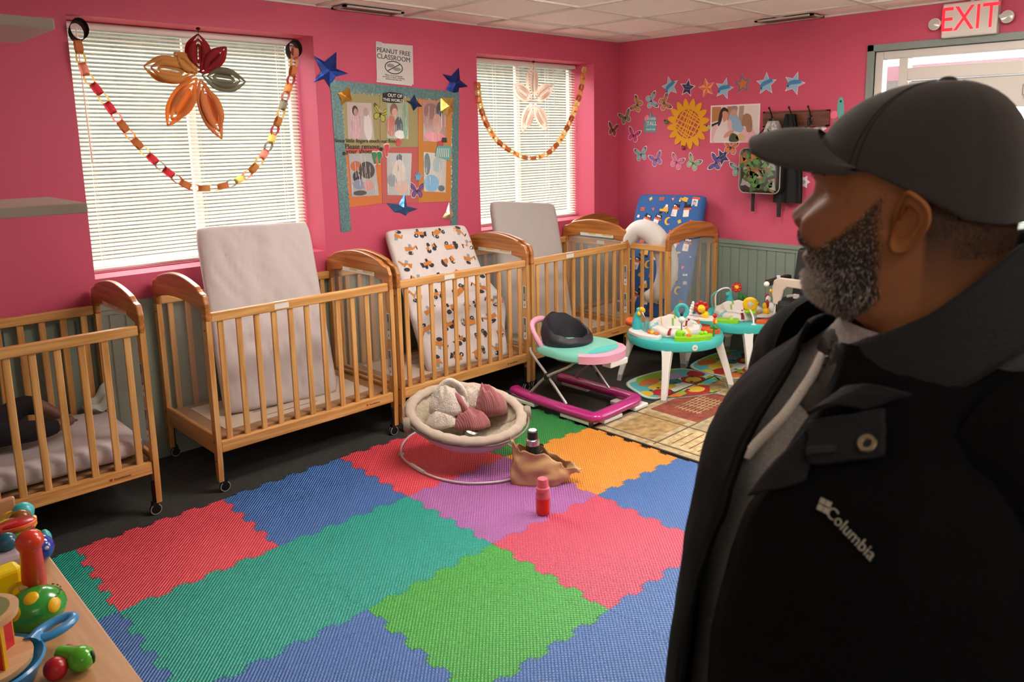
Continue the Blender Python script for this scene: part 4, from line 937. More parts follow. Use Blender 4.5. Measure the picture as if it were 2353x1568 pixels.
for k, (tx, u, v, sz) in enumerate((('Since little fingers touch our floor', 843, 324, .033), ('Please remove', 833, 337, .042), ('your shoes', 826, 348, .042))):
    p = onA(u, v, .0065)
    o = text(tx, sz, (0, 0, 0), RA @ Rz(-.02), mat('letter_brown', '#2d231c', .6), None, 'wall_lettering', .0008); o.location = p
    tag(o, 'dark lettering reading %s on the bulletin display' % tx, 'lettering')
def polyA(name, pts, c, label, o=.006, cat='wall sticker', edge=True):
    Z = [(740+x/4.126, 160+y/4.126) for x, y in pts]; P = [onA(u, v, o) for u, v in Z]; ce = sum(P, Vector())/len(P); g = G()
    Q = smoothpath([p-ce for p in P], 4, True)
    if edge: g.prism([q*1.15 for q in Q], (0, -.0006, 0))
    g.m(1).prism([q+Vector((0, -.0006, 0)) for q in Q], (0, -.0008, 0)); tag(g.out(name, [WB, C_('st_'+c[1:], c)], loc=ce), label, cat)
polyA('footprint_sticker', [(470,790),(510,785),(520,820),(505,850),(512,890),(495,895),(480,850)], '#2f7a52', 'green footprint sticker, left one of the pair on the bulletin display')
polyA('footprint_sticker', [(522,785),(560,785),(568,830),(550,850),(552,888),(535,890),(528,840)], '#2f7a52', 'green footprint sticker, right one of the pair on the bulletin display')
polyA('footprint_sticker', [(588,720),(630,710),(635,750),(622,780),(622,820),(605,820),(595,770)], '#c8404e', 'red footprint sticker in the middle of the bulletin display')
def hand(name, x, y, s_, c, label):
    P = [(-.5,-.9),(.45,-.9),(.6,-.3),(1.0,.1),(.85,.3),(.5,.05),(.5,.7),(.32,.75),(.25,.15),(.1,.9),(-.08,.9),(-.08,.15),(-.3,.8),(-.46,.75),(-.36,.1),(-.62,.5),(-.78,.4),(-.6,-.2)]
    Z = [onA(740+(x+a*s_)/4.126, 160+(y-b*s_)/4.126, .0065) for a, b in P]; ce = sum(Z, Vector())/len(Z); g = G()
    g.prism([z_-ce for z_ in Z], (0, -.001, 0)); tag(g.out(name, C_('st_'+c[1:], c), loc=ce), label, 'wall sticker')
hand('handprint_sticker', 725, 690, 38, '#cf4f57', 'red handprint sticker above the rose sheet')
hand('handprint_sticker', 912, 1010, 42, '#6fa8cc', 'light blue handprint sticker above the purple butterfly')
hand('handprint_sticker', 560, 755, 22, '#2a2022', 'small black handprint sticker beside the red footprint')
hand('handprint_sticker', 210, 795, 20, '#2a2022', 'small black handprint sticker at the left edge of the display')
def bfA(x, y, ang, c, tip, size, label):
    butterfly(740+x/4.126, 160+y/4.126, ang, c, tip, size, label, 'A'); o = COL.objects[-1] if False else None
bfA(900, 1150, -4, '#7a4f92', '#3a2a44', .085, 'purple butterfly sticker at the bottom of the bulletin display')
bfA(552, 420, -18, '#a8a83c', '#2c2c1c', .085, 'yellow green butterfly sticker between two photos at the top')
# dinosaur style teal cut-out card
p = onA(1017, 350, .006); g = G(); Q = [onA(740+x/4.126, 160+y/4.126, .006)-p for x, y in ((1070,820),(1085,740),(1120,700),(1220,730),(1228,760),(1205,865))]
g.prism(Q, (0, -.0015, 0)); g.m(1)
for k in range(7):
    x0 = 1085+18*k; g.prism([onA(740+(x0+dx)/4.126, 160+y/4.126, .0078)-p for dx, y in ((0, 830), (6, 830), (12, 745), (6, 745))], (0, -.0005, 0))
g.m(2).prism([onA(740+x/4.126, 160+y/4.126, .0078)-p for x, y in ((1095,720),(1110,675),(1150,680),(1150,725))], (0, -.001, 0)); g.m(3).prism([onA(740+x/4.126, 160+y/4.126, .0082)-p for x, y in ((1130,690),(1140,645),(1180,645),(1185,690))], (0, -.001, 0))
tag(g.out('striped_card', [C_('card_teal', '#5fa8a2'), WB, C_('card_red', '#c8474c'), C_('card_dark', '#3b3436')], loc=p), 'teal striped cut-out card at the right of the bulletin display', 'card')
# ================================================================== paper chains and paper snowflakes in the windows
PC = {c: mat('paper_'+c, h, .8, tl=.6) for c, h in dict(orange='#c9702f', red='#b3303a', tan='#b08a5c', grey='#8f8a78', cream='#e0c878', pink='#d98a78', brown='#4a3030', peach='#dd9858', lilac='#fff4ec').items()}
def chain(name, label, pts, y, cols, lr, lw, n=None):
    P = [Vector((on(u, v, 1, y).x, y, on(u, v, 1, y).z)) for u, v in pts]; path = smoothpath(P, 14)
    cum = [0]
    for a, b in zip(path, path[1:]): cum.append(cum[-1]+(b-a).length)
    Lt = cum[-1]; n = n or int(Lt/(lr*1.62)); s = thing(name, label, 'paper chain', path[len(path)//2])
    o = s.location.copy()
    def at(d):
        for i in range(len(cum)-1):
            if cum[i+1] >= d: return path[i].lerp(path[i+1], (d-cum[i])/(cum[i+1]-cum[i]+1e-9)), (path[i+1]-path[i]).normalized()
        return path[-1], (path[-1]-path[-2]).normalized()
    for i in range(n):
        c, t = at((i+.5)/n*Lt); b = Vector((0, 1, 0)); nrm = t.cross(b).normalized()
        ax, u2 = (b, nrm) if i % 2 else (nrm, b)     # ring axis, ring second axis
        g = G(); A = []; B_ = []
        for k in range(17):
            a = 2*pi*k/16; q = c+t*(lr*cos(a))+u2*(lr*.62*sin(a)); A.append(q-ax*lw/2-o); B_.append(q+ax*lw/2-o)
        g.loft([A, B_], closed=False)
        g.out('paper_link', PC[cols[i % len(cols)]], s, smooth=True, keep=True)
CH1 = [(178,95),(195,165),(230,215),(265,265),(300,312),(340,355),(385,395),(440,430),(500,430),(545,415),(575,395),(600,365),(620,330),(632,298),(645,262),(655,225),(668,185),(675,150),(678,112)]
chain('paper_chain', 'orange and red paper link chain hanging across the wide window', CH1, -.035, ['orange','cream','pink','cream','red','cream','red','pink','orange','peach','orange','cream','red','grey','red','tan','orange','red','tan','cream','orange','grey','cream','orange','tan','cream','pink','grey','cream','red','tan','cream','grey','pink','peach','red'], .031, .030)
CH2 = [(1097,190),(1103,240),(1118,285),(1140,320),(1170,345),(1205,362),(1235,362),(1262,350),(1285,325),(1305,290),(1322,250),(1335,205),(1343,155)]
chain('paper_chain', 'orange paper link chain hanging across the small window', CH2, -.02, ['orange','cream','peach','cream','orange','peach'], .028, .026)
def loop(name, label, u, v, w, M, y=.02):
    p = on(u, v, 1, y); g = G(); A = []; B_ = []
    for k in range(17):
        a = 2*pi*k/16; A.append(Vector((.040*cos(a), -w/2, .05*sin(a)))); B_.append(Vector((.034*cos(a)+.01, w/2, .046*sin(a)-.01)))
    g.loft([A, B_], closed=False); tag(g.out(name, M, loc=p, smooth=True, solid=.0008), label, 'paper loop')
loop('paper_loop', 'brown paper loop taped in the upper left corner of the wide window', 176, 68, .10, PC['brown'])
loop('paper_loop', 'brown paper loop taped in the upper right corner of the wide window', 672, 112, .08, PC['brown'])
def petal(s, o, dirn, side, L, w, M, nl=3, spread=.05):
    """3-D paper snowflake arm: nested leaf shaped strips curled alternately"""
    dirn = Vector(dirn).normalized(); side = Vector(side).normalized(); out = dirn.cross(side)
    g = G()
    for j in range(nl):
        k = 1-j*.30; a0 = .06*L+j*.11*L; a1 = L-j*.12*L; sw = 1 if j % 2 else -1
        for sg in (-1, 1):
            A = []; B_ = []
            for i in range(13):
                t = i/12; r = a0+(a1-a0)*t; bulge = 4*t*(1-t); x = sg*w*k*(bulge if bulge < .8 else .8+.3*(bulge-.8)); z = sw*spread*k*bulge*(.5+.5*sg*.6)
                c = dirn*r+side*x+out*z; A.append(c+out*.0-side*sg*.0125*(.35+bulge)); B_.append(c+side*sg*.0125*(.35+bulge)+out*.010*sg*bulge)
            g.loft([A, B_], closed=False)
    ob = g.out('paper_petal', M, s, smooth=True, solid=.0007)
def snow(name, label, u, v, y, arms, hang):
    c = on(u, v, 1, y); s = thing(name, label, 'paper snowflake', c)
    for (tu, tv, w, M, sp) in arms:
        t = on(tu, tv, 1, y); d = t-c; petal(s, c, d, Vector((-d.z, 0.25*d.length, d.x)), d.length, w, M, 3, sp)
    h = on(*hang, 1, y); g = G(); g.tube([(0, 0, 0), h-c], .0012, 5); g.ell(h-c, (.012, .012, .008), seg=8, rings=4); g.out('hanger', PC['brown'], s)
snow('paper_snowflake', 'curled paper snowflake in red, grey and orange hanging in the wide window', 457, 172, -.03,
     [(455,78,.055,PC['red'],.03),(330,152,.062,PC['tan'],.03),(385,290,.052,PC['peach'],.04),(510,320,.052,PC['orange'],.04),(565,188,.060,PC['grey'],.03),(520,108,.035,PC['red'],.03),(400,120,.03,PC['tan'],.02)], (455, 66))
snow('paper_snowflake', 'white curled paper snowflake hanging in the small window', 1225, 232, -.02,
     [(1225,150,.045,PC['lilac'],.03),(1178,195,.045,PC['lilac'],.03),(1272,195,.045,PC['lilac'],.03),(1200,305,.045,PC['lilac'],.03),(1258,300,.045,PC['lilac'],.03)], (1226, 142))
# ================================================================== play mats
def playmat(name, label, pts, seed, z=.006):
    P = [on(u, v, 2, z) for u, v in pts]; c = sum(P, Vector())/len(P); c.z = z
    Q = [Vector((p.x-c.x, p.y-c.y, 0)) for p in smoothpath(P, 5, True)]
    s = thing(name, label, 'play mat', c, group='printed play mats under the activity tables')
    g = G(); g.prism([q-Vector((0, 0, .004)) for q in Q], (0, 0, .008)); g.out('mat_pad', mat('playmat_base', '#d9dccf', .8), s, bevel=.003)
    cols = ['#5fc3c9', '#e9c23c', '#b3262c', '#8fbf3a', '#e07a3c', '#b79ad0', '#f0eee6', '#2f8a80', '#3a2a2a']; ms = [mat('pm_'+k[1:], k, .8) for k in cols]
    g = G(); r = random.Random(seed); k = 0
    def blob(cx, cy, rx, ry, mi, n=11, jag=.15):
        nonlocal k
        k += 1; a0 = r.random()*6
        T = [(cx+rx*cos(a)*(1+r.uniform(-jag, jag)), cy+ry*sin(a)*(1+r.uniform(-jag, jag))) for a in [a0+2*pi*i/n for i in range(n)]]
        T = smooth2(T, 2)
        T2 = []
        for x, y in T:
            v = Vector((x, y, 0)); best = max(Q, key=lambda q: q.normalized().dot(v.normalized()) if v.length > 1e-6 else 0)
            if v.length > best.length*.93: v = v.normalized()*best.length*.93
            T2.append(v+Vector((0, 0, .0041+.00008*k)))
        g.m(mi).prism(T2, (0, 0, .0001))
    for (cx, cy, rx, ry, mi) in ((.25,.15,.2,.2,0),(-.28,.1,.18,.2,0),(-.05,-.2,.25,.12,3),(.22,-.18,.14,.12,0),(-.3,-.15,.14,.1,4),(.05,.22,.2,.1,3),(0,0,.16,.12,6),(-.12,.05,.1,.08,1),(.14,-.02,.1,.08,2),(.14,-.02,.06,.05,1),(-.22,-.02,.08,.06,2),(.28,.04,.09,.06,2),(-.02,-.16,.12,.07,2),(-.02,-.15,.07,.05,1),(-.1,.17,.1,.05,4),(.1,.12,.08,.06,5),(-.32,.04,.07,.05,1),(.3,-.1,.07,.05,3),(.02,.05,.06,.05,7)):
        blob(cx, cy, rx, ry, mi)
    for i in range(10): blob(r.uniform(-.25, .25), r.uniform(-.2, .2), .012, .012, 8, 6, .1)
    g.out('print', ms, s)
    g = G(); g.tube([q*.995+Vector((0, 0, .002)) for q in Q], .004, 6, wrap=True); g.out('piping', mat('pm_edge', '#6fb8b4', .7), s, smooth=True)
playmat('play_mat', 'round printed play mat with animals under the nearer activity table', [(1440,880),(1500,857),(1570,848),(1635,862),(1667,884),(1660,900),(1600,912),(1500,918),(1462,903)], 1)
playmat('play_mat', 'round printed play mat with animals under the activity table by the wall', [(1588,838),(1640,814),(1700,804),(1752,816),(1792,832),(1770,852),(1700,872),(1655,866),(1600,852)], 6, .009)
# ================================================================== activity tables
TEAL = mat('teal_table_plastic', '#3fc0bd', .35); WPL = mat('white_plastic'); GRYP = mat('grey_plastic', '#a9a7a4', .5)
RDP = mat('red_plastic', '#b3181f', .3); YLP = mat('yellow_plastic', '#f0c21c', .3); ORP = mat('orange_plastic', '#e8642a', .35); LIM = mat('lime_plastic', '#8fd126', .35); AQP = mat('aqua_plastic', '#3fb6bb', .3); GRP = mat('green_plastic', '#2f8a2f', .35); SIL = mat('silver_rod', '#b9b9b9', .25, .8)
def flower(s, p, r_, up=(0, 0, 1), petals=RDP, name='toy_flower'):
    g = G(); up = Vector(up).normalized(); x = up.orthogonal().normalized(); y = up.cross(x)
    R = basis(x, y, up)
    for k in range(7): g.ell(Vector(p)+R @ Vector((r_*.62*cos(2*pi*k/7), r_*.62*sin(2*pi*k/7), 0)), (r_*.36, r_*.36, r_*.16), R, 8, 5)
    g.m(1).ell(Vector(p)+up*r_*.15, (r_*.42, r_*.42, r_*.3), R, 10, 6)
    return g.out(name, [petals, YLP], s, smooth=True)
def table(label, c, rz, variant):
    s = thing('activity_table', label, 'activity table', (c[0], c[1], 0), rz, 'teal round baby activity tables')
    cv = (Vector((CP.x-c[0], CP.y-c[1], 0))).normalized(); cv = Rz(-rz) @ cv; cr = Vector((-cv.y, cv.x, 0))   # cv: towards the room, cr: to its right seen from there... sign below
    rt = Vector((cv.y, -cv.x, 0))*-1
    H = .375
    g = G(); g.lathe([(.17, H-.065), (.295, H-.065), (.312, H-.055), (.318, H-.02), (.31, H), (.30, H+.004), (.18, H-.004), (.165, H-.02)], seg=48); g.out('tabletop', TEAL, s, smooth=True)
    for k in range(4):
        a = RD(90*k); d = Vector((cos(a), sin(a), 0)); t = Vector((-sin(a), cos(a), 0)); g = G(); rings = []
        for z, ro, w, th_, in ((0, .395, .021, .030), (.06, .385, .022, .034), (.18, .352, .026, .040), (.28, .322, .034, .046), (H-.03, .305, .045, .05)):
            rings.append([d*(ro-th_)-t*w+Vector((0, 0, z)), d*ro-t*w*.8+Vector((0, 0, z)), d*ro+t*w*.8+Vector((0, 0, z)), d*(ro-th_)+t*w+Vector((0, 0, z))])
        g.loft(rings)
        g.m(1); f_ = [[p+Vector((p.x, p.y, 0)).normalized()*.002 for p in rr] for rr in (rings[0], rings[1])]; g.loft([[Vector((p.x*1.002, p.y*1.002, p.z)) for p in rings[0]], [Vector((p.x*1.002, p.y*1.002, .05)) for p in rings[1]]])
        g.out('leg', [WPL, GRYP], s, bevel=.004)
    # fabric seat
    SEAT = [mat('seat_fabric', '#d8d3cc', .85), mat('seat_red', '#8f2030', .85), mat('seat_green', '#86ae4c', .85), mat('seat_yellow', '#dbb255', .85), mat('seat_aqua', '#86bcc0', .85)]
    g = G(); n = 48
    def sf(a, b):
        r_ = .155+.018*math.sin(b*pi)+.004*math.sin(a*11*2*pi); z = H-.02+.105*b*(1-.35*(.5+.5*cos(2*pi*a-math.atan2(cv.y, cv.x))))
        if b > .8: r_ -= (b-.8)*.16
        return Vector((r_*cos(2*pi*a), r_*sin(2*pi*a), z+.004*math.sin(a*9*2*pi)))
    g.grid(lambda a, b: sf(a, b), n, 10)
    g.grid(lambda a, b: sf(a, 1)*1 if b == 0 else Vector((sf(a, 1).x*(1-.25*b), sf(a, 1).y*(1-.25*b), sf(a, 1).z-.15*b*b)), n, 8)
    for i, f in enumerate(g.bm.faces):
        cc = f.calc_center_median(); a = (math.atan2(cc.y, cc.x)/(2*pi)) % 1; seg = int(a*n+cc.z*22)
        if (seg % 7) == 0: f.material_index = 1+(seg//7) % 4
    g.out('seat', SEAT, s, smooth=True, solid=.003)
    g = G(); g.lathe([(.162, H-.012), (.172, H+.004), (.166, H+.02), (.156, H+.012)], seg=40); g.out('seat_ring', WPL, s, smooth=True)
    def at(side, fwd, z=0): return rt*side+cv*fwd+Vector((0, 0, H+z))
    # coloured toy stations (side: + = right seen from the viewer)
    if variant == 0:
        g = G()      # white tray with seahorse on the left
        P = [at(-.29+.0*i, 0) for i in range(2)]
        P = smoothpath([at(-.285, .02), at(-.30, .10), at(-.235, .20), at(-.12, .255), at(-.085, .22), at(-.10, .19), at(-.19, .14), at(-.235, .03)], 4, True)
        g.prism(P, (0, 0, .025)); g.out('toy_tray', WPL, s, bevel=.005)
        g = G(); b = at(-.25, .06, .025); g.tube([b, b+Vector((0, 0, .035)), b+cv*-.004+Vector((0, 0, .07)), b+Vector((0, 0, .10)), b+rt*.008+Vector((0, 0, .125))], [.03, .034, .027, .016, .01], 12); g.ell(b+rt*.012+Vector((0, 0, .13)), (.018, .018, .014)); g.out('toy_seahorse', AQP, s, smooth=True)
        g = G(); g.tube(smoothpath([at(-.20, .12, .02), at(-.195, .12, .10), at(-.215, .10, .145), at(-.245, .08, .15)], 5), .0045, 8); g.out('toy_arch', SIL, s, smooth=True)
        g = G(); g.ell(at(-.215, .08, .155), (.02, .02, .032), Ry(.9)); g.ell(at(-.235, .085, .135), (.022, .012, .016)); g.out('toy_bird', YLP, s, smooth=True)
        g = G(); g.ell(at(-.145, .185, .035), (.02, .016, .012)); g.m(1).ell(at(-.165, .17, .035), (.02, .016, .012)); g.ell(at(-.115, .20, .032), (.022, .016, .01)); g.out('toy_slider', [YLP, ORP], s, smooth=True)
        g = G(); g.ell(at(-.30, -.08, .04), (.05, .04, .03)); g.out('toy_fish', ORP, s, smooth=True)
        # lime crocodile keyboard in front
        g = G(); P = smoothpath([at(.01, .285), at(-.0, .235), at(.03, .215), at(.14, .195), at(.215, .15), at(.235, .165), at(.22, .21), at(.13, .27)], 4, True)
        g.prism(P, (0, 0, .032)); g.ell(at(.025, .24, .045), (.024, .024, .03)); g.ell(at(.05, .235, .05), (.016, .016, .014)); g.ell(at(.165, .185, .04), (.016, .016, .014)); g.ell(at(.19, .17, .038), (.014, .014, .014))
        g.m(1).ell(at(.085, .235, .034), (.032, .018, .006), Rz(.4)); g.m(2)
        for k in range(3): g.ell(at(.085+.035*k, .268-.014*k, .018), (.008, .008, .009))
        g.out('toy_keyboard', [LIM, ORP, INK], s, bevel=.004)
        # white rod with spinner ring
        b = at(.02, -.02, .0); g = G(); g.tube([at(.04, .155, .0), at(.04, .155, .10)], .005, 8); g.out('toy_rod', SIL, s, smooth=True)
        g = G(); c_ = at(.04, .155, .175); g.tube([c_+rt*(.034*cos(t))+Vector((0, 0, .036*sin(t))) for t in [2*pi*k/28 for k in range(28)]], .0075, 8, wrap=True, flat=2); g.out('spinner_ring', AQP, s, smooth=True)
        g = G(); g.ell(at(.04, .155, .118), (.022, .022, .024)); g.m(1).ell(at(.04, .155, .15), (.012, .012, .014)); g.m(2).tube(smoothpath([c_+rt*-.012+Vector((0, 0, -.02)), c_+rt*-.016+Vector((0, 0, .012)), c_+Vector((0, 0, .026)), c_+rt*.016+Vector((0, 0, .012)), c_+rt*.012+Vector((0, 0, -.02))], 4), .0015, 6); g.out('spinner_toucan', [WPL, INK, RDP], s, smooth=True)
        # orange base with white tray and lion on the right
        g = G(); P = smoothpath([at(.13, -.04), at(.15, -.12), at(.26, -.06), at(.29, .04), at(.22, .06), at(.16, .02)], 4, True); g.prism(P, (0, 0, .03)); g.tube([at(.15, .0, .02), at(.15, .0, .085)], [.012, .006], 8); g.out('toy_base', ORP, s, bevel=.005)
        g = G(); P = smoothpath([at(.07, -.08), at(.12, -.15), at(.24, -.11), at(.27, -.02), at(.18, .0)], 4, True); g.prism([p+Vector((0, 0, .075)) for p in P], (0, 0, .012))
        for k in range(5): g.ell(at(.10+.004*k, -.1, .10+.018*k), (.018-.002*k, .018-.002*k, .014))
        g.out('toy_unicorn_tray', WPL, s, smooth=True)
        lp = at(.17, -.05, .15); flower(s, lp-cv*.012, .052, cv, RDP, 'toy_lion_mane')
        g = G(); g.ell(lp+cv*.015, (.027, .027, .027)); g.ell(at(.195, -.05, .105), (.027, .027, .027)); g.out('toy_lion', YLP, s, smooth=True)
        # flower on green stalk far right
        g = G(); g.tube([at(.245, .12, .0), at(.245, .12, .07)], .006, 8); g.ell(at(.232, .12, .065), (.018, .012, .012)); g.ell(at(.262, .12, .062), (.02, .012, .014)); g.out('toy_stalk', GRP, s, smooth=True)
        g = G(); g.ell(at(.25, .12, .105), (.014, .012, .024)); g.m(1).ell(at(.258, .125, .10), (.014, .008, .016)); g.m(2).ell(at(.25, .12, .14), (.018, .014, .015)); g.out('toy_duck', [ORP, YLP, RDP], s, smooth=True)
        g = G(); p = at(.125, .294, -.028); p = Vector((p.x, p.y, 0)).normalized()*.3165+Vector((0, 0, H-.03)); d = Vector((p.x, p.y, 0)).normalized()
        g.lathe([(.001, 0), (.019, 0), (.019, .002), (.001, .002)], p, 20, basis(Vector((-d.y, d.x, 0)), Vector((0, 0, 1)), d)); g.m(1).box((-.009, -.006, .002), (.009, .004, .0026), basis(Vector((-d.y, d.x, 0)), Vector((0, 0, 1)), d), p)
        g.out('round_label', [WPL, GRYP], s)
    else:
        g = G(); g.tube(smoothpath([at(-.17, -.22, .0), at(-.17, -.22, .11), at(-.12, -.24, .15), at(-.07, -.25, .145), at(-.06, -.25, .10)], 5), .006, 8); g.m(1).tube(smoothpath([at(-.19, -.2, .0), at(-.20, -.2, .09), at(-.165, -.22, .13)], 5), .011, 8, flat=.5); g.out('toy_arch', [WPL, AQP], s, smooth=True)
        g = G(); b = at(-.07, -.23, .0); g.tube([b, b+Vector((0, 0, .06)), b+Vector((0, 0, .10)), b+rt*-.01+Vector((0, 0, .13))], [.026, .03, .02, .012], 12); g.ell(b+rt*-.012+Vector((0, 0, .105)), (.026, .022, .022)); g.ell(b+rt*.01+Vector((0, 0, .05)), (.032, .026, .03)); g.out('toy_elephant', AQP, s, smooth=True)
        flower(s, at(-.02, -.22, .165), .042, cv+Vector((0, 0, .5)))
        g = G(); g.tube(smoothpath([at(.03, -.22, .0), at(.03, -.22, .06), at(.0, -.22, .12), at(-.015, -.225, .15)], 4), .006, 8); g.ell(at(.01, -.22, .09), (.022, .012, .012)); g.ell(at(.035, -.22, .095), (.02, .012, .014)); g.out('toy_stalk', GRP, s, smooth=True)
        g = G(); P = smoothpath([at(-.19, .245), at(-.20, .20), at(-.03, .19), at(-.0, .215), at(-.02, .27)], 4, True); g.prism(P, (0, 0, .026)); g.m(1).box((-.01, -.01, 0), (.01, .01, .03), None, at(-.05, .23, .02)); g.out('toy_keyboard', [LIM, mat('pale_lime', '#c9e070', .4)], s, bevel=.004)
        c_ = at(.075, .18, .125); g = G(); g.tube([c_+rt*(.035*cos(t))+Vector((0, 0, .035*sin(t))) for t in [2*pi*k/28 for k in range(28)]], .010, 10, wrap=True, flat=1.8); g.ell(c_+rt*.045+Vector((0, 0, .01)), .012); g.out('spinner_ring', YLP, s, smooth=True)
        g = G(); g.ell(c_, .024); g.out('spinner_ball', mat('clear_ball', '#cfd4cf', .1, alpha=.45), s, smooth=True)
        g = G(); g.tube(smoothpath([at(.10, .26, .0), at(.095, .24, .05), at(.075, .19, .085)], 4), .006, 8); g.lathe([(.022, 0), (.012, .012)], at(.10, .265, -.002), 14); g.out('toy_rod', WPL, s, smooth=True)
        g = G()
        for k in range(6): g.ell(c_+rt*(.03*cos(k*1.05))+cv*(.02*sin(k*1.05))+Vector((0, 0, -.05-.004*(k % 2))), (.022, .009, .012), Rz(k*1.05))
        g.out('toy_leaves', LIM, s, smooth=True)
        g = G(); P = smoothpath([at(.12, .235), at(.13, .20), at(.22, .12), at(.27, .08), at(.29, .10), at(.25, .19), at(.19, .25)], 4, True); g.prism(P, (0, 0, .026)); g.tube([at(.25, .13, .02), at(.25, .13, .055)], [.012, .006], 8); g.out('toy_base', ORP, s, bevel=.005)
        g = G(); P = smoothpath([at(.12, .17), at(.19, .08), at(.25, .08), at(.2, .17)], 4, True); g.prism([p+Vector((0, 0, .035)) for p in P], (0, 0, .012))
        g.ell(at(.22, -.02, .06), (.026, .026, .045)); g.ell(at(.20, -.02, .12), (.016, .02, .03)); g.out('toy_zebra_tray', WPL, s, smooth=True)
        g = G(); g.ell(at(.185, .1, .065), (.032, .028, .026)); g.ell(at(.175, .1, .10), (.02, .018, .026)); g.out('toy_lion', YLP, s, smooth=True)
        g = G(); g.ell(at(.19, .1, .115), (.018, .012, .032), Ry(-.2)); g.out('toy_mane', RDP, s, smooth=True)
        g = G(); g.ell(at(.25, -.03, .13), (.03, .02, .016), Ry(.4)); g.ell(at(.195, -.05, .14), (.016, .014, .018)); g.m(1).ell(at(.235, -.03, .165), (.018, .014, .022)); g.ell(at(.215, -.03, .185), (.01, .01, .014)); g.m(2).ell(at(.275, -.02, .115), (.02, .012, .012)); g.out('toy_bird', [RDP, YLP, AQP], s, smooth=True)
        g = G(); g.ell(at(.12, -.2, .05), (.035, .025, .016)); g.out('toy_shell', RDP, s, smooth=True)
        g = G(); g.grid(lambda u, v: at(-.12+.15*u, .16+.02*math.sin(7*u), -.06-.06*v*(.6+.4*math.sin(5*u))), 14, 6); g.out('seat_cloth_underside', mat('seat_fabric'), s, smooth=True, solid=.003)
table('teal round activity table with toys nearest the walker', (-1.02, -1.32), RD(-155+0), 0)
table('teal round activity table with toys against the sage wainscot', (-.345, -1.40), RD(223), 1)
# ================================================================== pink baby walker
wk = thing('baby_walker', 'pink and mint baby walker with a dark quilted seat, on the carpet edge', 'baby walker', (-1.76, -1.07, 0))
MAG = mat('magenta_plastic', '#b32a7c', .22, coat=.4); MINT = mat('mint_plastic', '#7fd0c0', .3); MNT2 = mat('mint_tray_inset', '#55c9c4', .2); LPK = mat('pale_pink_plastic', '#e2a2ba', .3)
pathw = smoothpath([(-.19, .33, .075), (-.205, .25, .07), (-.215, .0, .062), (-.217, -.30, .062), (-.212, -.362, .064), (-.17, -.372, .066), (.10, -.36, .066), (.19, -.34, .066), (.215, -.27, .064), (.215, .0, .064), (.205, .22, .07), (.19, .30, .075)], 6)
g = G(); rings = []
for i, p in enumerate(pathw):
    a = pathw[max(i-1, 0)]; b = pathw[min(i+1, len(pathw)-1)]; t = (b-a).normalized(); n = Vector((-t.y, t.x, 0)).normalized(); w_ = .044 if 0 < i < len(pathw)-1 else .026
    rings.append([p+n*w_*cos(q)*(1 if abs(cos(q)) < .8 else .95)+Vector((0, 0, (.026 if w_ > .03 else .02)*math.copysign(abs(sin(q))**.7, sin(q)))) for q in [2*pi*k/14 for k in range(14)]])
g.loft(rings); g.out('base', MAG, wk, smooth=True)
for (a, b) in (((-.25, .10, .02), (-.19, .34, .045)), ((-.25, -.36, .018), (-.17, -.12, .042)), ((.12, -.40, .018), (.25, -.20, .042)), ((.19, .05, .02), (.24, .28, .045)), ((-.17, -.40, .018), (.0, -.33, .042))):
    G().box(a, b).out('foot_pad', WPL, wk, bevel=.006)
for x, y in ((-.235, -.355), (.235, -.34)):
    g = G(); g.lathe([(.004, -.012), (.024, -.012), (.028, -.006), (.028, .006), (.024, .012), (.004, .012)], (x, y-.0, .028), 18, Rz(.6) @ Rx(pi/2)); g.m(1).lathe([(.001, -.016), (.018, -.014), (.02, -.012)], (x, y, .028), 16, Rz(.6) @ Rx(pi/2)); g.tube([(x, y, .03), (x*.93, y*.96, .06)], .008, 6)
    g.out('wheel', [mat('wheel_black', '#1b2028', .4), WPL], wk, smooth=True)
STL = mat('white_tube', '#b9b4b2', .3, .3)
for sx in (-1, 1):
    g = G(); x = .20*sx
    g.tube(smoothpath([(x, -.13, .085), (x, .02, .225), (x*.96, .16, .335), (x*.9, .19, .37)], 5), .0085, 8); g.tube(smoothpath([(x+.012*sx, .17, .09), (x+.012*sx, .03, .22), (x*.96, -.13, .31), (x*.9, -.20, .365)], 5), .0085, 8)
    g.out('cross_leg', STL, wk, smooth=True)
    g = G(); g.ell((x+.008*sx, .025, .222), (.018, .02, .026)); g.tube([(x, -.05, .15), (x, -.03, .17)], .011, 8); g.out('pivot', BLK, wk, smooth=True)
# tray
g = G()
def tr(a, b, k=1.0, z=.385): return Vector((.232*k*math.copysign(abs(cos(a))**.8, cos(a))*(1 if sin(a) < 0 else .95), -.02+(.24 if sin(a) > 0 else .33)*k*math.copysign(abs(sin(a))**.85, sin(a)), z))
N = 40; an = [2*pi*i/N for i in range(N)]
g.loft([[tr(a, 0, .90, .345) for a in an], [tr(a, 0, 1.0, .36) for a in an], [tr(a, 0, 1.0, .385) for a in an], [tr(a, 0, .95, .402) for a in an], [tr(a, 0, .80, .400) for a in an]], cap=True)
g.out('tray', MINT, wk, smooth=True)
g = G(); pts = [Vector((.135*cos(a), -.255+.055*sin(a), 0)) for a in an]; g.loft([[p*1.0+Vector((0, 0, .401)) if False else Vector((p.x, p.y, .4005)) for p in pts], [Vector((p.x, p.y, .4035)) for p in pts], [Vector((p.x*.92, -.255+(p.y+.255)*.88, .4035)) for p in pts], [Vector((p.x*.88, -.255+(p.y+.255)*.8, .396+.0062)) for p in pts]]); g.out('snack_well', MNT2, wk, smooth=True)
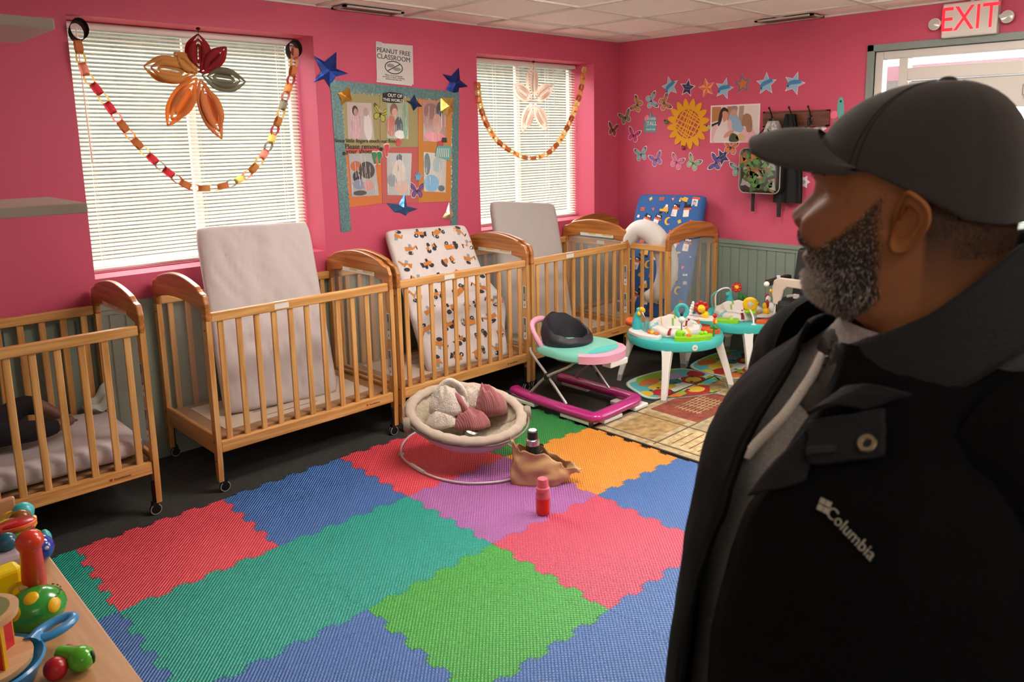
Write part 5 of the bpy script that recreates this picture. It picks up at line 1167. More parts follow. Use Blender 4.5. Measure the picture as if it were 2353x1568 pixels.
g = G(); am = [RD(215+6*k) for k in range(19)]; g.loft([[tr(a, 0, 1.012, z) for a in am] for z in (.352, .362, .386, .398)]+[[tr(a, 0, .93, .4045) for a in am], [tr(a, 0, .86, .4035) for a in am]], closed=False); g.out('front_panel', LPK, wk, smooth=True)
g = G(); g.box((-.05, -.35, .315), (.11, -.28, .352)); g.out('height_lock', WPL, wk, bevel=.006)
# seat
FAB = mat('dark_quilted_fabric', '#1e1a24', .55, bump=1, bscale=11); FAB2 = mat('maroon_binding', '#6a1f38', .6)
g = G()
def seatf(a, b):
    back = .5+.5*sin(2*pi*a)            # a=.25 -> back (+y)
    r_ = .145+.016*math.sin(b*pi); z = .395+(.045+.115*back**1.5)*b+.004*math.sin(2*pi*a*9)*b
    return Vector((r_*cos(2*pi*a)*1.05, .045+r_*sin(2*pi*a)*.95, z))
g.grid(seatf, 44, 8)
def seati(a, b):
    p = seatf(a, 1); k = 1-.16*min(b*3, 1)-.25*max(0, b-.33); return Vector((p.x*k, .045+(p.y-.045)*k, p.z+.012*math.sin(min(b*3, 1)*pi)-(.20*max(0, b-.2))))
g.grid(seati, 44, 9); bmesh.ops.remove_doubles(g.bm, verts=g.bm.verts, dist=.001); g.out('seat', FAB, wk, smooth=True, solid=.006)
g = G(); g.ell((.0, .02, .30), (.10, .10, .02)); g.tube([Vector((.155*cos(a), .045+.14*sin(a), .400)) for a in an], .008, 6, wrap=True); g.out('seat_base', FAB2, wk, smooth=True)
g = G(); g.tube(smoothpath([(-.175, .10, .395), (-.195, .13, .46), (-.185, .17, .515), (-.12, .20, .535), (-.06, .20, .53), (-.04, .2, .50)], 6), [.018]*6+[.016]*25, 10, flat=1.3); g.out('parent_handle', LPK, wk, smooth=True)
# ================================================================== high chair
hc = thing('high_chair', 'white and black folding high chair between the activity table and the man', 'high chair', (-.42, -1.96, 0))
def hp(x, y, z): return Vector((x, y, z))
for sy in (1, -1):
    y = .23*sy
    g = G(); g.tube(smoothpath([(-.30, y, .012), (-.29, y, .05), (-.12, y*.98, .30), (-.02, y*.95, .52), (-.02, y*.93, .72)], 6), .0125, 10); g.tube(smoothpath([(-.335, y+.015*sy, .012), (-.31, y, .018), (-.29, y, .06)], 4), .014, 8); g.out('front_leg', WPL, hc, smooth=True)
    g = G(); g.tube(smoothpath([(.34, y, .012), (.28, y, .22), (.16, y*.98, .42), (.04, y*.95, .55)], 6), .0125, 10); g.box((.10, y-.006, .14), (.30, y+.006, .38)); g.out('rear_leg', WPL, hc, smooth=True)
    g = G(); g.tube(smoothpath([(-.02, y*.95, .44), (.03, y*.95, .40), (.06, y*.95, .45), (.03, y*.95, .50)], 5), .008, 8); g.out('fold_latch', WPL, hc, smooth=True)
    g = G(); g.box((-.14, y-.022, .665), (.16, y+.022, .705)); g.m(1).ell((-.15, y, .68), (.022, .018, .018)); g.out('armrest', [mat('black_vinyl', '#141414', .55, bump=.2, bscale=60), WPL], hc, bevel=.01)
g = G(); g.tube([(-.30, -.23, .014), (-.30, .23, .014)], .012, 8); g.tube([(.34, -.23, .014), (.34, .23, .014)], .012, 8); g.tube(smoothpath([(-.08, -.22, .36), (-.16, -.12, .30), (-.18, 0, .285), (-.16, .12, .30), (-.08, .22, .36)], 5), .016, 8, flat=2); g.out('cross_bar', WPL, hc, smooth=True)
HB = mat('black_vinyl', '#141414', .55, bump=.2, bscale=60)
g = G(); R = Ry(0)
g.loft([[Vector((x+.10, y, z)) for y, z in [(q[0], q[1]) for q in P]] for x, P in ((-.20, [(yy*.9, zz) for yy, zz in ((-.19, .49), (.19, .49), (.2, .53), (.19, .575), (-.19, .575), (-.2, .53))]), (-.22, [(yy*.8, .53+(zz-.53)*.8) for yy, zz in ((-.19, .49), (.19, .49), (.2, .53), (.19, .575), (-.19, .575), (-.2, .53))]))])
g.box((-.10, -.19, .48), (.20, .19, .575)); g.out('seat_cushion', HB, hc, bevel=.025, bseg=4)
g = G(); g.box((-.14, -.15, .42), (-.10, .15, .56)); g.out('calf_rest', HB, hc, bevel=.02, bseg=3)
g = G(); g.box((-.035, -.18, 0), (.035, .18, .36), Ry(.2), (.12, 0, .54)); g.out('backrest', HB, hc, bevel=.03, bseg=4)
# white tray mount frame seen around the strap
g = G(); P = [(-.21, .62), (.21, .62), (.225, .70), (.18, .755), (-.18, .755), (-.225, .70)]; Q = [(-.12, .62), (.12, .62), (.10, .69), (.085, .71), (-.085, .71), (-.10, .69)]
def F_(y, z): return Vector((-.085, y*.96, z-.03))
g.prism([F_(*p) for p in [(-.215,.57),(-.228,.69),(-.215,.73),(-.18,.755),(.18,.755),(.215,.73),(.228,.69),(.215,.57),(.165,.57),(.14,.67),(.115,.695),(-.115,.695),(-.14,.67),(-.165,.57)]], (-.02, 0, 0))
g.out('tray_frame', mat('beige_white_plastic', '#cfc0b2', .4), hc, bevel=.008)
g = G(); g.box((-.148, -.02, .44), (-.142, .012, .60)); g.box((-.148, -.02, .585), (-.02, .012, .592)); g.tube(smoothpath([(-.08, .12, .60), (-.09, .06, .615), (-.11, .0, .60), (-.09, -.08, .61)], 4), .009, 6, flat=.3); g.out('strap', mat('grey_webbing', '#a6a39e', .7), hc)
g = G(); g.box((-.158, -.027, .445), (-.147, .019, .49)); g.box((-.115, .02, .60), (-.10, .06, .63)); g.out('buckle', GRYP, hc, bevel=.003)
# ================================================================== baby bouncer
bo = thing('baby_bouncer', 'beige padded baby bouncer with a white wire base on the red foam tile', 'baby bouncer', (-2.86, -1.25, .013))
def wl(u, v, z): return on(u, v, 2, z)-Vector((-2.86, -1.25, .013))
WIR = mat('grey_white_wire', '#c4b4b6', .35)
base_px = [(985,1000),(945,1012),(925,1022),(922,1045),(935,1062),(975,1087),(1020,1103),(1080,1111),(1155,1106),(1200,1090),(1215,1065),(1190,1045),(1140,1020)]
P = [wl(u, v, .022) for u, v in base_px]; P[0].z += .06; P[-1].z += .045; P[-2].z += .02; P[1].z += .03
g = G(); g.tube(smoothpath([P[0]+Vector((.02, .02, .11))]+P+[P[-1]+Vector((-.02, .04, .08))], 5), .0055, 8); g.out('base_wire', WIR, bo, smooth=True)
g = G(); q = P[5]; q2 = P[4]; g.tube([q.lerp(q2, .75), q], .011, 8); g.out('wire_sleeve', WIR, bo, smooth=True); g = G(); g.ell(P[3], (.016, .016, .012)); g.out('wire_joint', WIR, bo, smooth=True)
# shell and padded rim: an inclined oval
RIMPX = [(950,925,.27),(975,893,.33),(1030,876,.38),(1100,882,.39),(1160,905,.36),(1200,938,.31),(1206,968,.26),(1180,998,.22),(1120,1014,.205),(1050,1005,.205),(1000,978,.22),(965,950,.245)]
RC_ = []
cc = Vector((-2.84, -1.28, .27))
# fit the rim as a true tilted ellipse
Uv = Vector((.62, -.62, .0)).normalized(); 
a_ax = Vector((.185, -.215, -.02)); b_ax = Vector((-.02, .12, .10)); b_ax = Vector((.112, .118, .085))
rim_c = Vector((.045, -.045, .272))
def rimp(t, k=1.0, dz=0): return rim_c+a_ax*(k*cos(t))+b_ax*(k*sin(t))+Vector((0, 0, dz))
BEI = mat('beige_quilted_cotton', '#b7a797', .85, bump=.5, bscale=40, var=.05); BEI2 = mat('inner_print_cotton', '#b9ac96', .85, var=.2, vscale=60)
nrm = a_ax.cross(b_ax).normalized(); nrm = nrm if nrm.z > 0 else -nrm
N = 60; g = G(); rings = []
for i in range(N):
    t = 2*pi*i/N; c = rimp(t); o_ = (rimp(t, 1.1)-c).normalized(); w_ = .031+.003*math.sin(t*23)
    rings.append([c+o_*(w_*.9*cos(q))+nrm*(w_*.62*sin(q)*(1+.10*math.sin(t*23))) for q in [2*pi*k/12 for k in range(12)]])
g.loft(rings, wrap=True); g.out('padded_rim', BEI, bo, smooth=True)
g = G(); g.grid(lambda u, v: rimp(2*pi*u, .98*(1-v))-nrm*(.11*(1-(1-v)**2.5)), 40, 12); g.out('seat_liner', BEI2, bo, smooth=True, solid=.004)
g = G(); g.tube([rimp(2*pi*i/N, 1.13)-nrm*.012 for i in range(N)], .006, 8, wrap=True); g.out('rim_tube', mat('taupe_plastic', '#7d7166', .45), bo, smooth=True)
g = G(); g.grid(lambda u, v: rimp(2*pi*u, .98*(1-v**1.8*.97))-nrm*(.01+.10*v**.7)-Vector((0, 0, .085*v**.6)), 36, 10); g.out('shell_cover', mat('pale_pink_cover', '#c9acb4', .6), bo, smooth=True, solid=.004)
for t, nm in ((RD(205), 'hub'), (RD(15), 'hub')):
    c = rimp(t, 1.15)-nrm*.01; g = G(); o_ = (rimp(t, 1.2)-rimp(t)).normalized(); R = basis(o_.cross(nrm).normalized(), nrm, o_)
    g.lathe([(.01, -.02), (.036, -.016), (.040, 0), (.034, .016), (.01, .02)], c-Vector((0, 0, .01)), 20, R); g.out('hub', mat('taupe_hub', '#8d8072', .5), bo, smooth=True)
g = G(); q = wl(998, 1005, .06); g.box((-.028, -.001, -.035), (.028, .001, .03), Rz(-.7), q); g.out('care_tag', mat('tag_pinkish', '#d8c4cc', .7), bo)
g = G(); g.lathe([(.03, -.03), (.038, -.01), (.034, .02), (.01, .03)], rimp(RD(-80), .55)-nrm*.03, 18, Rx(.5)); g.out('buckle_cup', mat('dull_silver', '#8a8a80', .3, .5), bo, smooth=True)
# sherpa lined blanket lying in the bouncer
bl = thing('blanket', 'dusty rose blanket with cream sherpa lining bunched in the bouncer', 'blanket', bo.location+rimp(RD(150), .35))
SHP = mat('cream_sherpa', '#d3c6ba', .95, bump=1, bscale=120, var=.08, vscale=60, sheen=.4); ROS = mat('dusty_rose_knit', '#9c5a5c', .9, bump=.5, bscale=70, sheen=.3)
O = bl.location
def bp(u, v, dd):         # point on the bunch, at an amount of depth towards the wall
    t = (Vector((-2.84, -1.25, .3))-CP).dot(AZ)+dd; return CP+ray(u, v)*t-O
def lump(name, spine, rad, M, seed, amp=.35, parent=bl, fl=.6):
    g = G(); P = smoothpath(spine, 5); n = len(P); R_ = []
    for i in range(n):
        a = i/(n-1)*(len(rad)-1); k = int(min(a, len(rad)-2)); R_.append(rad[k]*(1-(a-k))+rad[k+1]*(a-k))
    g.tube(P, R_, 20, flat=fl); g.ell(P[0], R_[0]*.98, seg=14, rings=7); g.ell(P[-1], R_[-1]*.98, seg=14, rings=7)
    for v in g.bm.verts:
        nz = noise.noise(v.co*16+Vector((seed, 0, 0)))*amp*.05+noise.noise(v.co*45+Vector((0, seed, 0)))*amp*.018
        v.co += (v.co-Vector(P[n//2])).normalized()*nz
    o = g.out(name, M, parent, smooth=True, sub=1); return o
def mound(name, u0, v0, dd, rx, ry, H, M, seed, rot=0, fold=1.0):
    """crumpled cloth: a closed shell with ridged folds"""
    c = bp(u0, v0, dd); g = G(); X = (AX*cos(rot)+AZ*sin(rot)); X.z = 0; X.normalize(); Y = Vector((-X.y, X.x, 0))
    def f(a, b):
        r_ = b; q = 2*pi*a; x = rx*r_*cos(q); y = ry*r_*sin(q); P3 = Vector((x*13, y*13, seed*3.7))
        rid = 1-2.0*math.sqrt(noise.noise(P3)**2+.012); rid2 = 1-2.0*math.sqrt(noise.noise(P3*2.1+Vector((5, 2, 1)))**2+.01)
        z = H*max(0, 1-r_**2.2)**.55*(.80+.34*fold*rid+.16*fold*rid2)
        k = 1+.16*noise.noise(Vector((cos(q)*1.5, sin(q)*1.5, seed)))
        return c+X*(x*k+.012*fold*rid*r_)+Y*(y*k)+Vector((0, 0, z-.02*r_))
    g.grid(f, 70, 30); g.grid(lambda a, b: f(a, 1)*(1-b)+(c-Vector((0, 0, .05)))*b, 70, 3)
    bmesh.ops.remove_doubles(g.bm, verts=g.bm.verts, dist=.0004); o = g.out(name, M, bl, smooth=True); o.data.set_sharp_from_angle(angle=RD(120)); return f
KN = mat('dusty_rose_knit'); nt = KN.node_tree; tcn = nt.nodes.new('ShaderNodeTexCoord'); wv = nt.nodes.new('ShaderNodeTexWave'); wv.inputs['Scale'].default_value = 38; wv.inputs['Distortion'].default_value = 2.5; nt.links.new(tcn.outputs['Object'], wv.inputs[0])
bpn = nt.nodes.new('ShaderNodeBump'); bpn.inputs['Strength'].default_value = .5; bpn.inputs['Distance'].default_value = .003; nt.links.new(wv.outputs['Fac'], bpn.inputs['Height']); nt.links.new(bpn.outputs[0], nt.nodes['Principled BSDF'].inputs['Normal'])
fS = mound('sherpa_fold', 1030, 935, -.01, .105, .085, .115, SHP, 1)
fS2 = mound('sherpa_fold', 1085, 925, .05, .065, .06, .095, SHP, 6)
fS3 = mound('sherpa_fold', 1012, 968, -.07, .075, .05, .055, SHP, 9)
mound('knit_fold', 1122, 938, .03, .080, .072, .118, ROS, 4, 0, 1.5)
mound('knit_fold', 1075, 972, -.055, .095, .055, .060, ROS, 11, 0, 1.7)
lump('knit_fold', [bp(1035,898,-.02), bp(1048,918,-.045), bp(1066,942,-.055), bp(1076,962,-.05)], [.026, .032, .030, .024], ROS, 4)
lump('sherpa_fold', [bp(1003,935,-.04), bp(1012,898,-.03), bp(1034,880,-.03), bp(1056,892,-.03), bp(1066,920,-.02)], [.026, .030, .032, .028, .022], SHP, 2)
r = random.Random(5); g = G()
for f in (fS, fS2, fS3):
    for k in range(700):
        a, b = r.random(), r.random()**.5*.98; p = f(a, b); n = (f(a+.01, b)-p).cross(f(a, min(1, b+.02))-p)
        if n.length < 1e-9: continue
        n.normalize(); n = n if n.z > 0 else -n
        d = (n+Vector((r.uniform(-.6, .6), r.uniform(-.6, .6), r.uniform(-.4, .4)))).normalized(); s_ = d.orthogonal().normalized()*r.uniform(.0012, .0022)
        q = p+d*r.uniform(.003, .0055); g.face([p-s_, p+s_, q+s_*.6, q-s_*.6])
g.out('sherpa_pile', SHP, bl)['kind'] = 'stuff'
# ================================================================== paper bag, tumbler, baby bottle
bg_ = thing('paper_bag', 'crumpled brown paper bag standing on the purple foam tile', 'paper bag', (-2.72, -1.70, .013))
O = bg_.location.copy()
KR = mat('kraft_paper', '#c59b6e', .5, bump=.5, bscale=22, var=.06, vscale=6)
def bw(u, v, y_): q = on(u, v, 1, y_); return q-O
g = G(); n = 30
def bag(u, v, inner=1):
    a = 2*pi*u; r_ = 1
    # bottom: rounded rectangle; top: pinched, peaks at one side, long spout to the right
    bx, by = .122*math.copysign(abs(cos(a))**.6, cos(a)), .065*math.copysign(abs(sin(a))**.6, sin(a))
    d = Vector((.62, -.78, 0)); e = Vector((.78, .62, 0))
    w = v
    top_h = .165+.05*max(0, -cos(a))**3-.10*max(0, cos(a))**1.2
    base = d*bx*(1-.15*w)+e*by*(1-.45*w)
    base += d*(.10*max(0, cos(a))**2*w**1.2)-d*(.05*w*max(0, -cos(a))*0)
    p = base*inner+Vector((0, 0, top_h*w))
    p += Vector((noise.noise(p*18), noise.noise(p*18+Vector((5, 0, 0))), 0))*.022*min(1, w*3)
    p += base.normalized()*(.012*min(1, w*3)*(1-2.4*abs(noise.noise(p*14+Vector((0, 3, 0))))))
    if w > .9: p += Vector((0, 0, .008*math.sin(a*13)))
    return p
g.grid(lambda u, v: bag(u, v), 60, 16)
g.grid(lambda u, v: bag(u, 0, 1)*(1-v), 60, 2)
g.out('bag', KR, bg_, smooth=True, solid=.0012)
tu = thing('tumbler', 'black insulated bottle with a white topped lid standing in the paper bag', 'bottle', O+Vector((.0, .02, .004)))
g = G(); g.lathe([(.03, 0), (.034, .004), (.034, .17), (.030, .185), (.026, .19)], seg=24); g.out('body', mat('matte_black', '#121212', .4), tu, smooth=True)
g = G(); g.lathe([(.0335, .178), (.034, .18), (.033, .205), (.026, .21)], seg=24); g.out('steel_collar', mat('steel', '#b5b3b0', .22, .9), tu, smooth=True)
g = G(); g.lathe([(.025, .205), (.026, .21), (.025, .245), (.02, .25)], seg=24); g.m(1).lathe([(.019, .2495), (.0205, .251), (.018, .254), (.002, .254)], seg=24); g.out('lid', [mat('matte_black'), WPL], tu, smooth=True)
g = G(); g.tube(smoothpath([(.034, -.01, .17), (.058, -.012, .16), (.062, -.012, .135), (.036, -.01, .125)], 4), .004, 6); g.out('carry_loop', mat('matte_black'), tu, smooth=True)
bt = thing('baby_bottle', 'pink baby bottle with red liquid on the purple foam tile', 'baby bottle', on(1248, 1180, 2, .013))
PKC = mat('translucent_pink', '#f07a92', .25, tl=.3, coat=.3); RDL = mat('red_juice', '#f2402e', .2, tl=.3, coat=.4)
g = G(); g.lathe([(.026, 0), (.030, .003), (.0315, .02), (.0305, .04), (.0315, .078)], seg=28); g.out('liquid', RDL, bt, smooth=True)
g = G(); g.lathe([(.0318, .077), (.0315, .095), (.026, .105), (.0305, .112)], seg=28); g.out('bottle_shoulder', PKC, bt, smooth=True)
g = G(); g.lathe([(.0305, .108), (.031, .122), (.029, .126), (.0265, .128), (.0235, .158), (.022, .165), (.012, .170)], seg=28); g.ell((0, -.0, .142), (.024, .024, .012)); g.out('cap', mat('pink_cap', '#f0788e', .3, tl=.25, coat=.3), bt, smooth=True)
# ================================================================== toy cabinet and toys at the left edge
TZ = .60
tcb = thing('toy_cabinet', 'low light wood cabinet with toys on top at the lower left edge', 'cabinet', (-5.2, -2.30, 0))
LWD = wood(1, '#d3a070', '#c69262', 'beech_laminate', .45)
g = G(); g.box((-.38, -.85, TZ-.022), (.405, .60, TZ)); g.out('top_board', LWD, tcb, bevel=.003)
g = G(); g.box((-.38, -.84, 0), (.395, -.82, TZ-.022)).box((-.38, .57, 0), (.395, .59, TZ-.022)).box((-.38, -.82, .05), (-.365, .57, TZ-.022)).box((-.38, -.1, .05), (.38, -.08, TZ-.022)); g.out('side_panel', LWD, tcb, bevel=.002)
g = G(); g.box((-.37, -.82, .05), (.39, .57, .07)).box((-.37, -.82, .30), (.38, .57, .318)); g.out('shelf', LWD, tcb, bevel=.002)
def tz(u, v, z=0): return on(u, v, 2, TZ+z)
# piano/xylophone board in wood with small sign
s = thing('music_table_toy', 'colourful wooden music toy with rails at the back of the cabinet', 'toy', tz(10, 1330)); s.location.z = TZ
O = s.location.copy()
def tl_(u, v, z): q = on(u, v, 2, TZ+z)-O; return q
g = G(); g.box((-.16, -.02, 0), (.015, .0, .065), Rz(.1), tl_(20, 1175, .02)-Vector((0, 0, .02+.0))); g.out('wooden_back', wood(0, '#c08860', '#b07a50', 'toy_wood'), s, bevel=.006)
g = G(); c = tl_(0, 1280, .03); c.z = 0; g.box((-.13, -.09, 0), (.045, .12, .06), None, c); g.out('body', mat('toy_grey_purple', '#b5a6ac', .4), s, bevel=.02, bseg=3)
g = G(); g.box((-.13, .06, .06), (.06, .12, .075), None, c); g.out('green_rail', mat('olive_plastic', '#8fae34', .35), s, bevel=.006)
g = G(); g.tube([c+Vector((-.12, .02, .09)), c+Vector((.05, .02, .09))], .012, 10); g.out('red_rod', mat('brick_red_plastic', '#c23a2a', .35), s, smooth=True)
g = G(); g.ell(c+Vector((.012, -.03, .075)), .026); g.out('blue_ball', mat('petrol_plastic', '#1d5a70', .2), s, smooth=True)
for k, (du, dv, z, c1, c2) in enumerate(((52, 1170, .06, 'aqua', 'yellow'), (47, 1195, .05, 'brown', 'red'), (38, 1208, .06, 'aqua', 'orange'))):
    p = tz(du, dv, z); st = thing('stacking_ring_toy', ('aqua and yellow rattle bead toy, farthest on the cabinet', 'amber and red rattle bead toy on the cabinet', 'aqua and orange rattle bead toy behind the red disc')[k], 'toy', (p.x, p.y, TZ))
    M1 = {'aqua': AQP, 'brown': mat('amber_plastic', '#8f5a20', .2, alpha=.9)}[c1]; M2 = {'yellow': YLP, 'red': RDP, 'orange': ORP}[c2]
    g = G(); g.ell((0, 0, .05), (.028, .028, .028)); g.out('bead', M1, st, smooth=True)
    g = G(); g.lathe([(.024, 0), (.03, .01), (.03, .028), (.02, .034)], seg=20); g.out('base', M2, st, smooth=True)
    g = G(); g.tube([Vector((-.03+.022*cos(t), 0, .035+.026*sin(t))) for t in [2*pi*i/18 for i in range(18)]], .004, 6, wrap=True); g.out('loop', YLP, st, smooth=True)
p = tz(40, 1212, .085); st = thing('red_disc_toy', 'red disc toy with orange rim and lime base on the cabinet', 'toy', (p.x, p.y, TZ))
g = G(); g.lathe([(.004, .086), (.040, .088), (.042, .094), (.036, .098), (.004, .098)], seg=28, R=Rx(-.15)); g.out('disc', mat('deep_red_plastic', '#b3121c', .25), st, smooth=True)
g = G(); g.lathe([(.034, .074), (.046, .084), (.046, .090), (.04, .092)], seg=28, R=Rx(-.15)); g.out('rim', ORP, st, smooth=True)
g = G(); g.lathe([(.04, 0), (.045, .01), (.03, .06), (.02, .08)], seg=20); g.ell((.035, .0, .035), (.02, .02, .03)); g.out('base', LIM, st, smooth=True)
g = G(); g.ell((.055, -.01, .03), (.016, .02, .03)); g.out('knob', AQP, st, smooth=True)
p = tz(92, 1290); st = thing('blue_ball_toy', 'shiny blue ball toy with white spots near the cabinet edge', 'toy', (p.x-.0, p.y, TZ))
g = G(); g.ell((0, 0, .036), (.036, .036, .036), seg=20, rings=12); g.out('ball', mat('cobalt_plastic', '#1d3fa8', .15, coat=.5), st, smooth=True)
g = G(); g.ell((.012, -.034, .045), (.005, .003, .005)); g.ell((-.004, -.036, .04), (.005, .003, .005)); g.out('spots', WPL, st, smooth=True)
p = tz(85, 1395); st = thing('red_hammer_toy', 'tall orange red toy hammer standing on the cabinet', 'toy', (p.x, p.y, TZ))
RH = mat('hammer_red', '#e03a14', .25, coat=.4)
q = tz(68, 1245, .20)-Vector((p.x, p.y, TZ)); g = G(); g.tube([Vector((0, 0, 0)), q*.5, q*.94], [.028, .024, .021], 16); g.tube([Vector((0.02, -.02, .0)), Vector((0, 0, .02))], [.035, .03], 12); g.out('handle', RH, st, smooth=True)
g = G(); g.ell(q, (.028, .028, .026), seg=16, rings=10); g.out('head', RH, st, smooth=True)
g = G(); m_ = q*.35+Vector((-.035, -.01, 0)); g.tube([m_+Vector((.016*cos(t), 0, .02*sin(t))) for t in [2*pi*i/16 for i in range(16)]], .006, 6, wrap=True); g.out('ring', YLP, st, smooth=True)
p = tz(30, 1395); st = thing('yellow_block_toy', 'yellow plastic block toy behind the spotted green turtle', 'toy', (p.x-.02, p.y, TZ))
g = G(); g.box((-.07, -.02, 0), (.045, .03, .10), Rz(.1)); g.out('block', mat('bright_yellow_plastic', '#f2d60e', .3), st, bevel=.012, bseg=3)
p = tz(95, 1440); st = thing('turtle_toy', 'green toy turtle with yellow spots on the cabinet edge', 'toy', (p.x-.005, p.y+.01, TZ))
TG = mat('turtle_green', '#2f9a34', .2, coat=.4)
g = G(); g.ell((0, 0, .042), (.062, .056, .046), seg=24, rings=14); g.ell((-.045, .05, .05), (.022, .02, .022))
g.m(2)
for k in range(6): g.tube([Vector((.062*cos(a)*cos(.55)*.99, .056*sin(a)*cos(.55)*.99, .045+.026)) for a in [RD(-50+16*k), RD(-44+16*k)]], .0015, 5)
g.out('shell', [TG, YLP, mat('dark_green_slot', '#17561c', .4)], st, smooth=True)
g = G()
for a, b in ((215, 28), (300, 20), (100, 40), (250, 62)):
    n_ = Vector((cos(RD(a))*cos(RD(b)), sin(RD(a))*cos(RD(b)), sin(RD(b)))); c = Vector((.062*n_.x, .056*n_.y, .042+.046*n_.z)); x = n_.orthogonal().normalized(); g.ell(c-n_*.002, (.017, .015, .0042), basis(x, n_.cross(x), n_), 14, 6)
g.out('spots', mat('turtle_yellow', '#f0bb14', .3), st, smooth=True)
g = G(); g.box((-.02, .03, .078), (.03, .055, .086)); g.out('top_stripe', mat('cream_plastic', '#efe09a', .35), st, bevel=.003)
p = tz(40, 1545); st = thing('spinning_wheel_toy', 'round wooden stacking toy in a blue tray at the bottom left corner', 'toy', (p.x-.055, p.y-.02, TZ))
g = G(); g.lathe([(.05, 0), (.085, .008), (.100, .045), (.104, .050), (.100, .055), (.085, .04), (.03, .03)], seg=40)
TB = mat('toy_blue', '#2f8ac4', .3, coat=.3); g.out('tray', TB, st, smooth=True)
g = G(); c = Vector((.132, .045, .05)); 
g.tube([c+Vector((.040*cos(t), .022*sin(t)+.012*cos(t), .0)) for t in [2*pi*i/26 for i in range(26)]], .009, 10, wrap=True, flat=1.2); g.tube([Vector((.085, .02, .045)), c+Vector((-.03, -.006, 0))], [.022, .014], 10); g.out('handle_loop', TB, st, smooth=True)
WDN = wood(0, '#d9b184', '#cfa070', 'toy_beech', .5)
g = G(); g.lathe([(.02, .045), (.082, .047), (.084, .06), (.02, .062)], seg=36); g.out('wooden_disc', WDN, st, smooth=True)
g = G(); g.lathe([(.02, .150), (.068, .152), (.070, .166), (.02, .168)], seg=36); g.m(1).lathe([(.04, .1675), (.055, .1675), (.055, .169), (.04, .169)], seg=36); g.out('wooden_disc', [WDN, mat('olive_paint', '#7a8048', .6)], st, smooth=True)
for k in range(4):
    a = RD(20+90*k); g = G(); g.box((-.016, -.004, .06), (.016, .004, .152), Rz(a+.3), (.045*cos(a), .045*sin(a), 0)); g.m(1).box((.014, -.002, .06), (.020, .006, .152), Rz(a+.3), (.045*cos(a), .045*sin(a), 0)); g.out('paddle', [mat('paddle_red', '#c81e24', .4), mat('paddle_yellow', '#e0a81c', .4)], st)
p = tz(195, 1538); st = thing('green_rattle_toy', 'lime green and red toy hammer lying beside the blue tray handle', 'toy', (p.x-.004, p.y+.01, TZ))
LG = mat('apple_green_plastic', '#4fae1c', .22, coat=.5)
g = G(); g.ell((.0, -.006, .024), (.026, .03, .024), seg=18, rings=10); g.tube([Vector((-.004, .0, .03)), Vector((-.03, .032, .034))], [.018, .014], 10); g.out('head', LG, st, smooth=True)
g = G(); g.ell((-.044, .0, .022), (.022, .026, .022), seg=16, rings=10); g.ell((-.012, .03, .03), (.012, .012, .014)); g.out('ball', RDP, st, smooth=True)
g = G(); g.ell((.017, -.022, .026), (.006, .008, .014)); g.out('slot', mat('slot_dark_green', '#0e3a0c', .5), st, smooth=True)
p = tz(70, 1580); st = thing('clear_block_toy', 'pinkish clear plastic toy under the blue tray rim at the bottom edge', 'toy', (p.x-.01, p.y-.06, TZ)); G().box((-.02, -.02, 0), (.02, .02, .03)).out('block', mat('clear_pinkish', '#c9b0c0', .15, alpha=.7), st, bevel=.004)
# ================================================================== the man
PN = Vector((-4.41, -3.82, 0)); hy = RD(105); HF = Vector((cos(hy), sin(hy), 0)); HL = Vector((-sin(hy), cos(hy), 0)); UP = Vector((0, 0, 1))
man = thing('person', 'bearded man in a dark cap and open black jacket over a grey hoodie', 'person', (PN-HF*.13))
MO = man.location.copy()
def hp_(s, t, h): return PN+HF*s+HL*t+UP*h-MO
def pjx(P):
    d = Vector(P)+MO-CP; z = d.dot(AZ); return PX+FPX*d.dot(AX)/z, PY-FPX*d.dot(AY)/z
def tab(x, X, Y): return float(np.interp(x, X, Y))
HH = [1.36,1.40,1.44,1.455,1.465,1.475,1.48,1.49,1.50,1.51,1.52,1.53,1.54,1.548,1.556,1.565,1.58,1.60,1.612,1.625,1.65,1.67,1.69,1.70,1.708]
FF = [-.10,-.095,-.092,-.086,-.076,-.058,-.044,-.026,-.018,-.016,-.021,-.0110,-.020,-.0075,-.0095,-.016,-.022,-.031,-.026,-.0245,-.029,-.042,-.066,-.085,-.105]
BBk = [-.215,-.21,-.208,-.209,-.210,-.211,-.212,-.213,-.213,-.213,-.213,-.213,-.213,-.213,-.213,-.213,-.214,-.213,-.211,-.208,-.200,-.188,-.165,-.15,-.135]
WW = [.075,.066,.063,.063,.064,.065,.066,.067,.068,.069,.070,.071,.072,.073,.074,.075,.076,.077,.078,.078,.076,.070,.055,.042,.02]
def smt(h, Y, w=.004):
    return (tab(h-w, HH, Y)+2*tab(h, HH, Y)+tab(h+w, HH, Y))/4
NH = [1.554,1.560,1.566,1.572,1.578,1.586,1.60,1.611,1.62]; NV = [0,.0045,.0130,.0200,.0215,.0160,.0100,.004,0]; NS = [.020,.020,.021,.020,.0175,.0125,.0095,.009,.009]
def gs(x, s): return math.exp(-(x/s)**2)
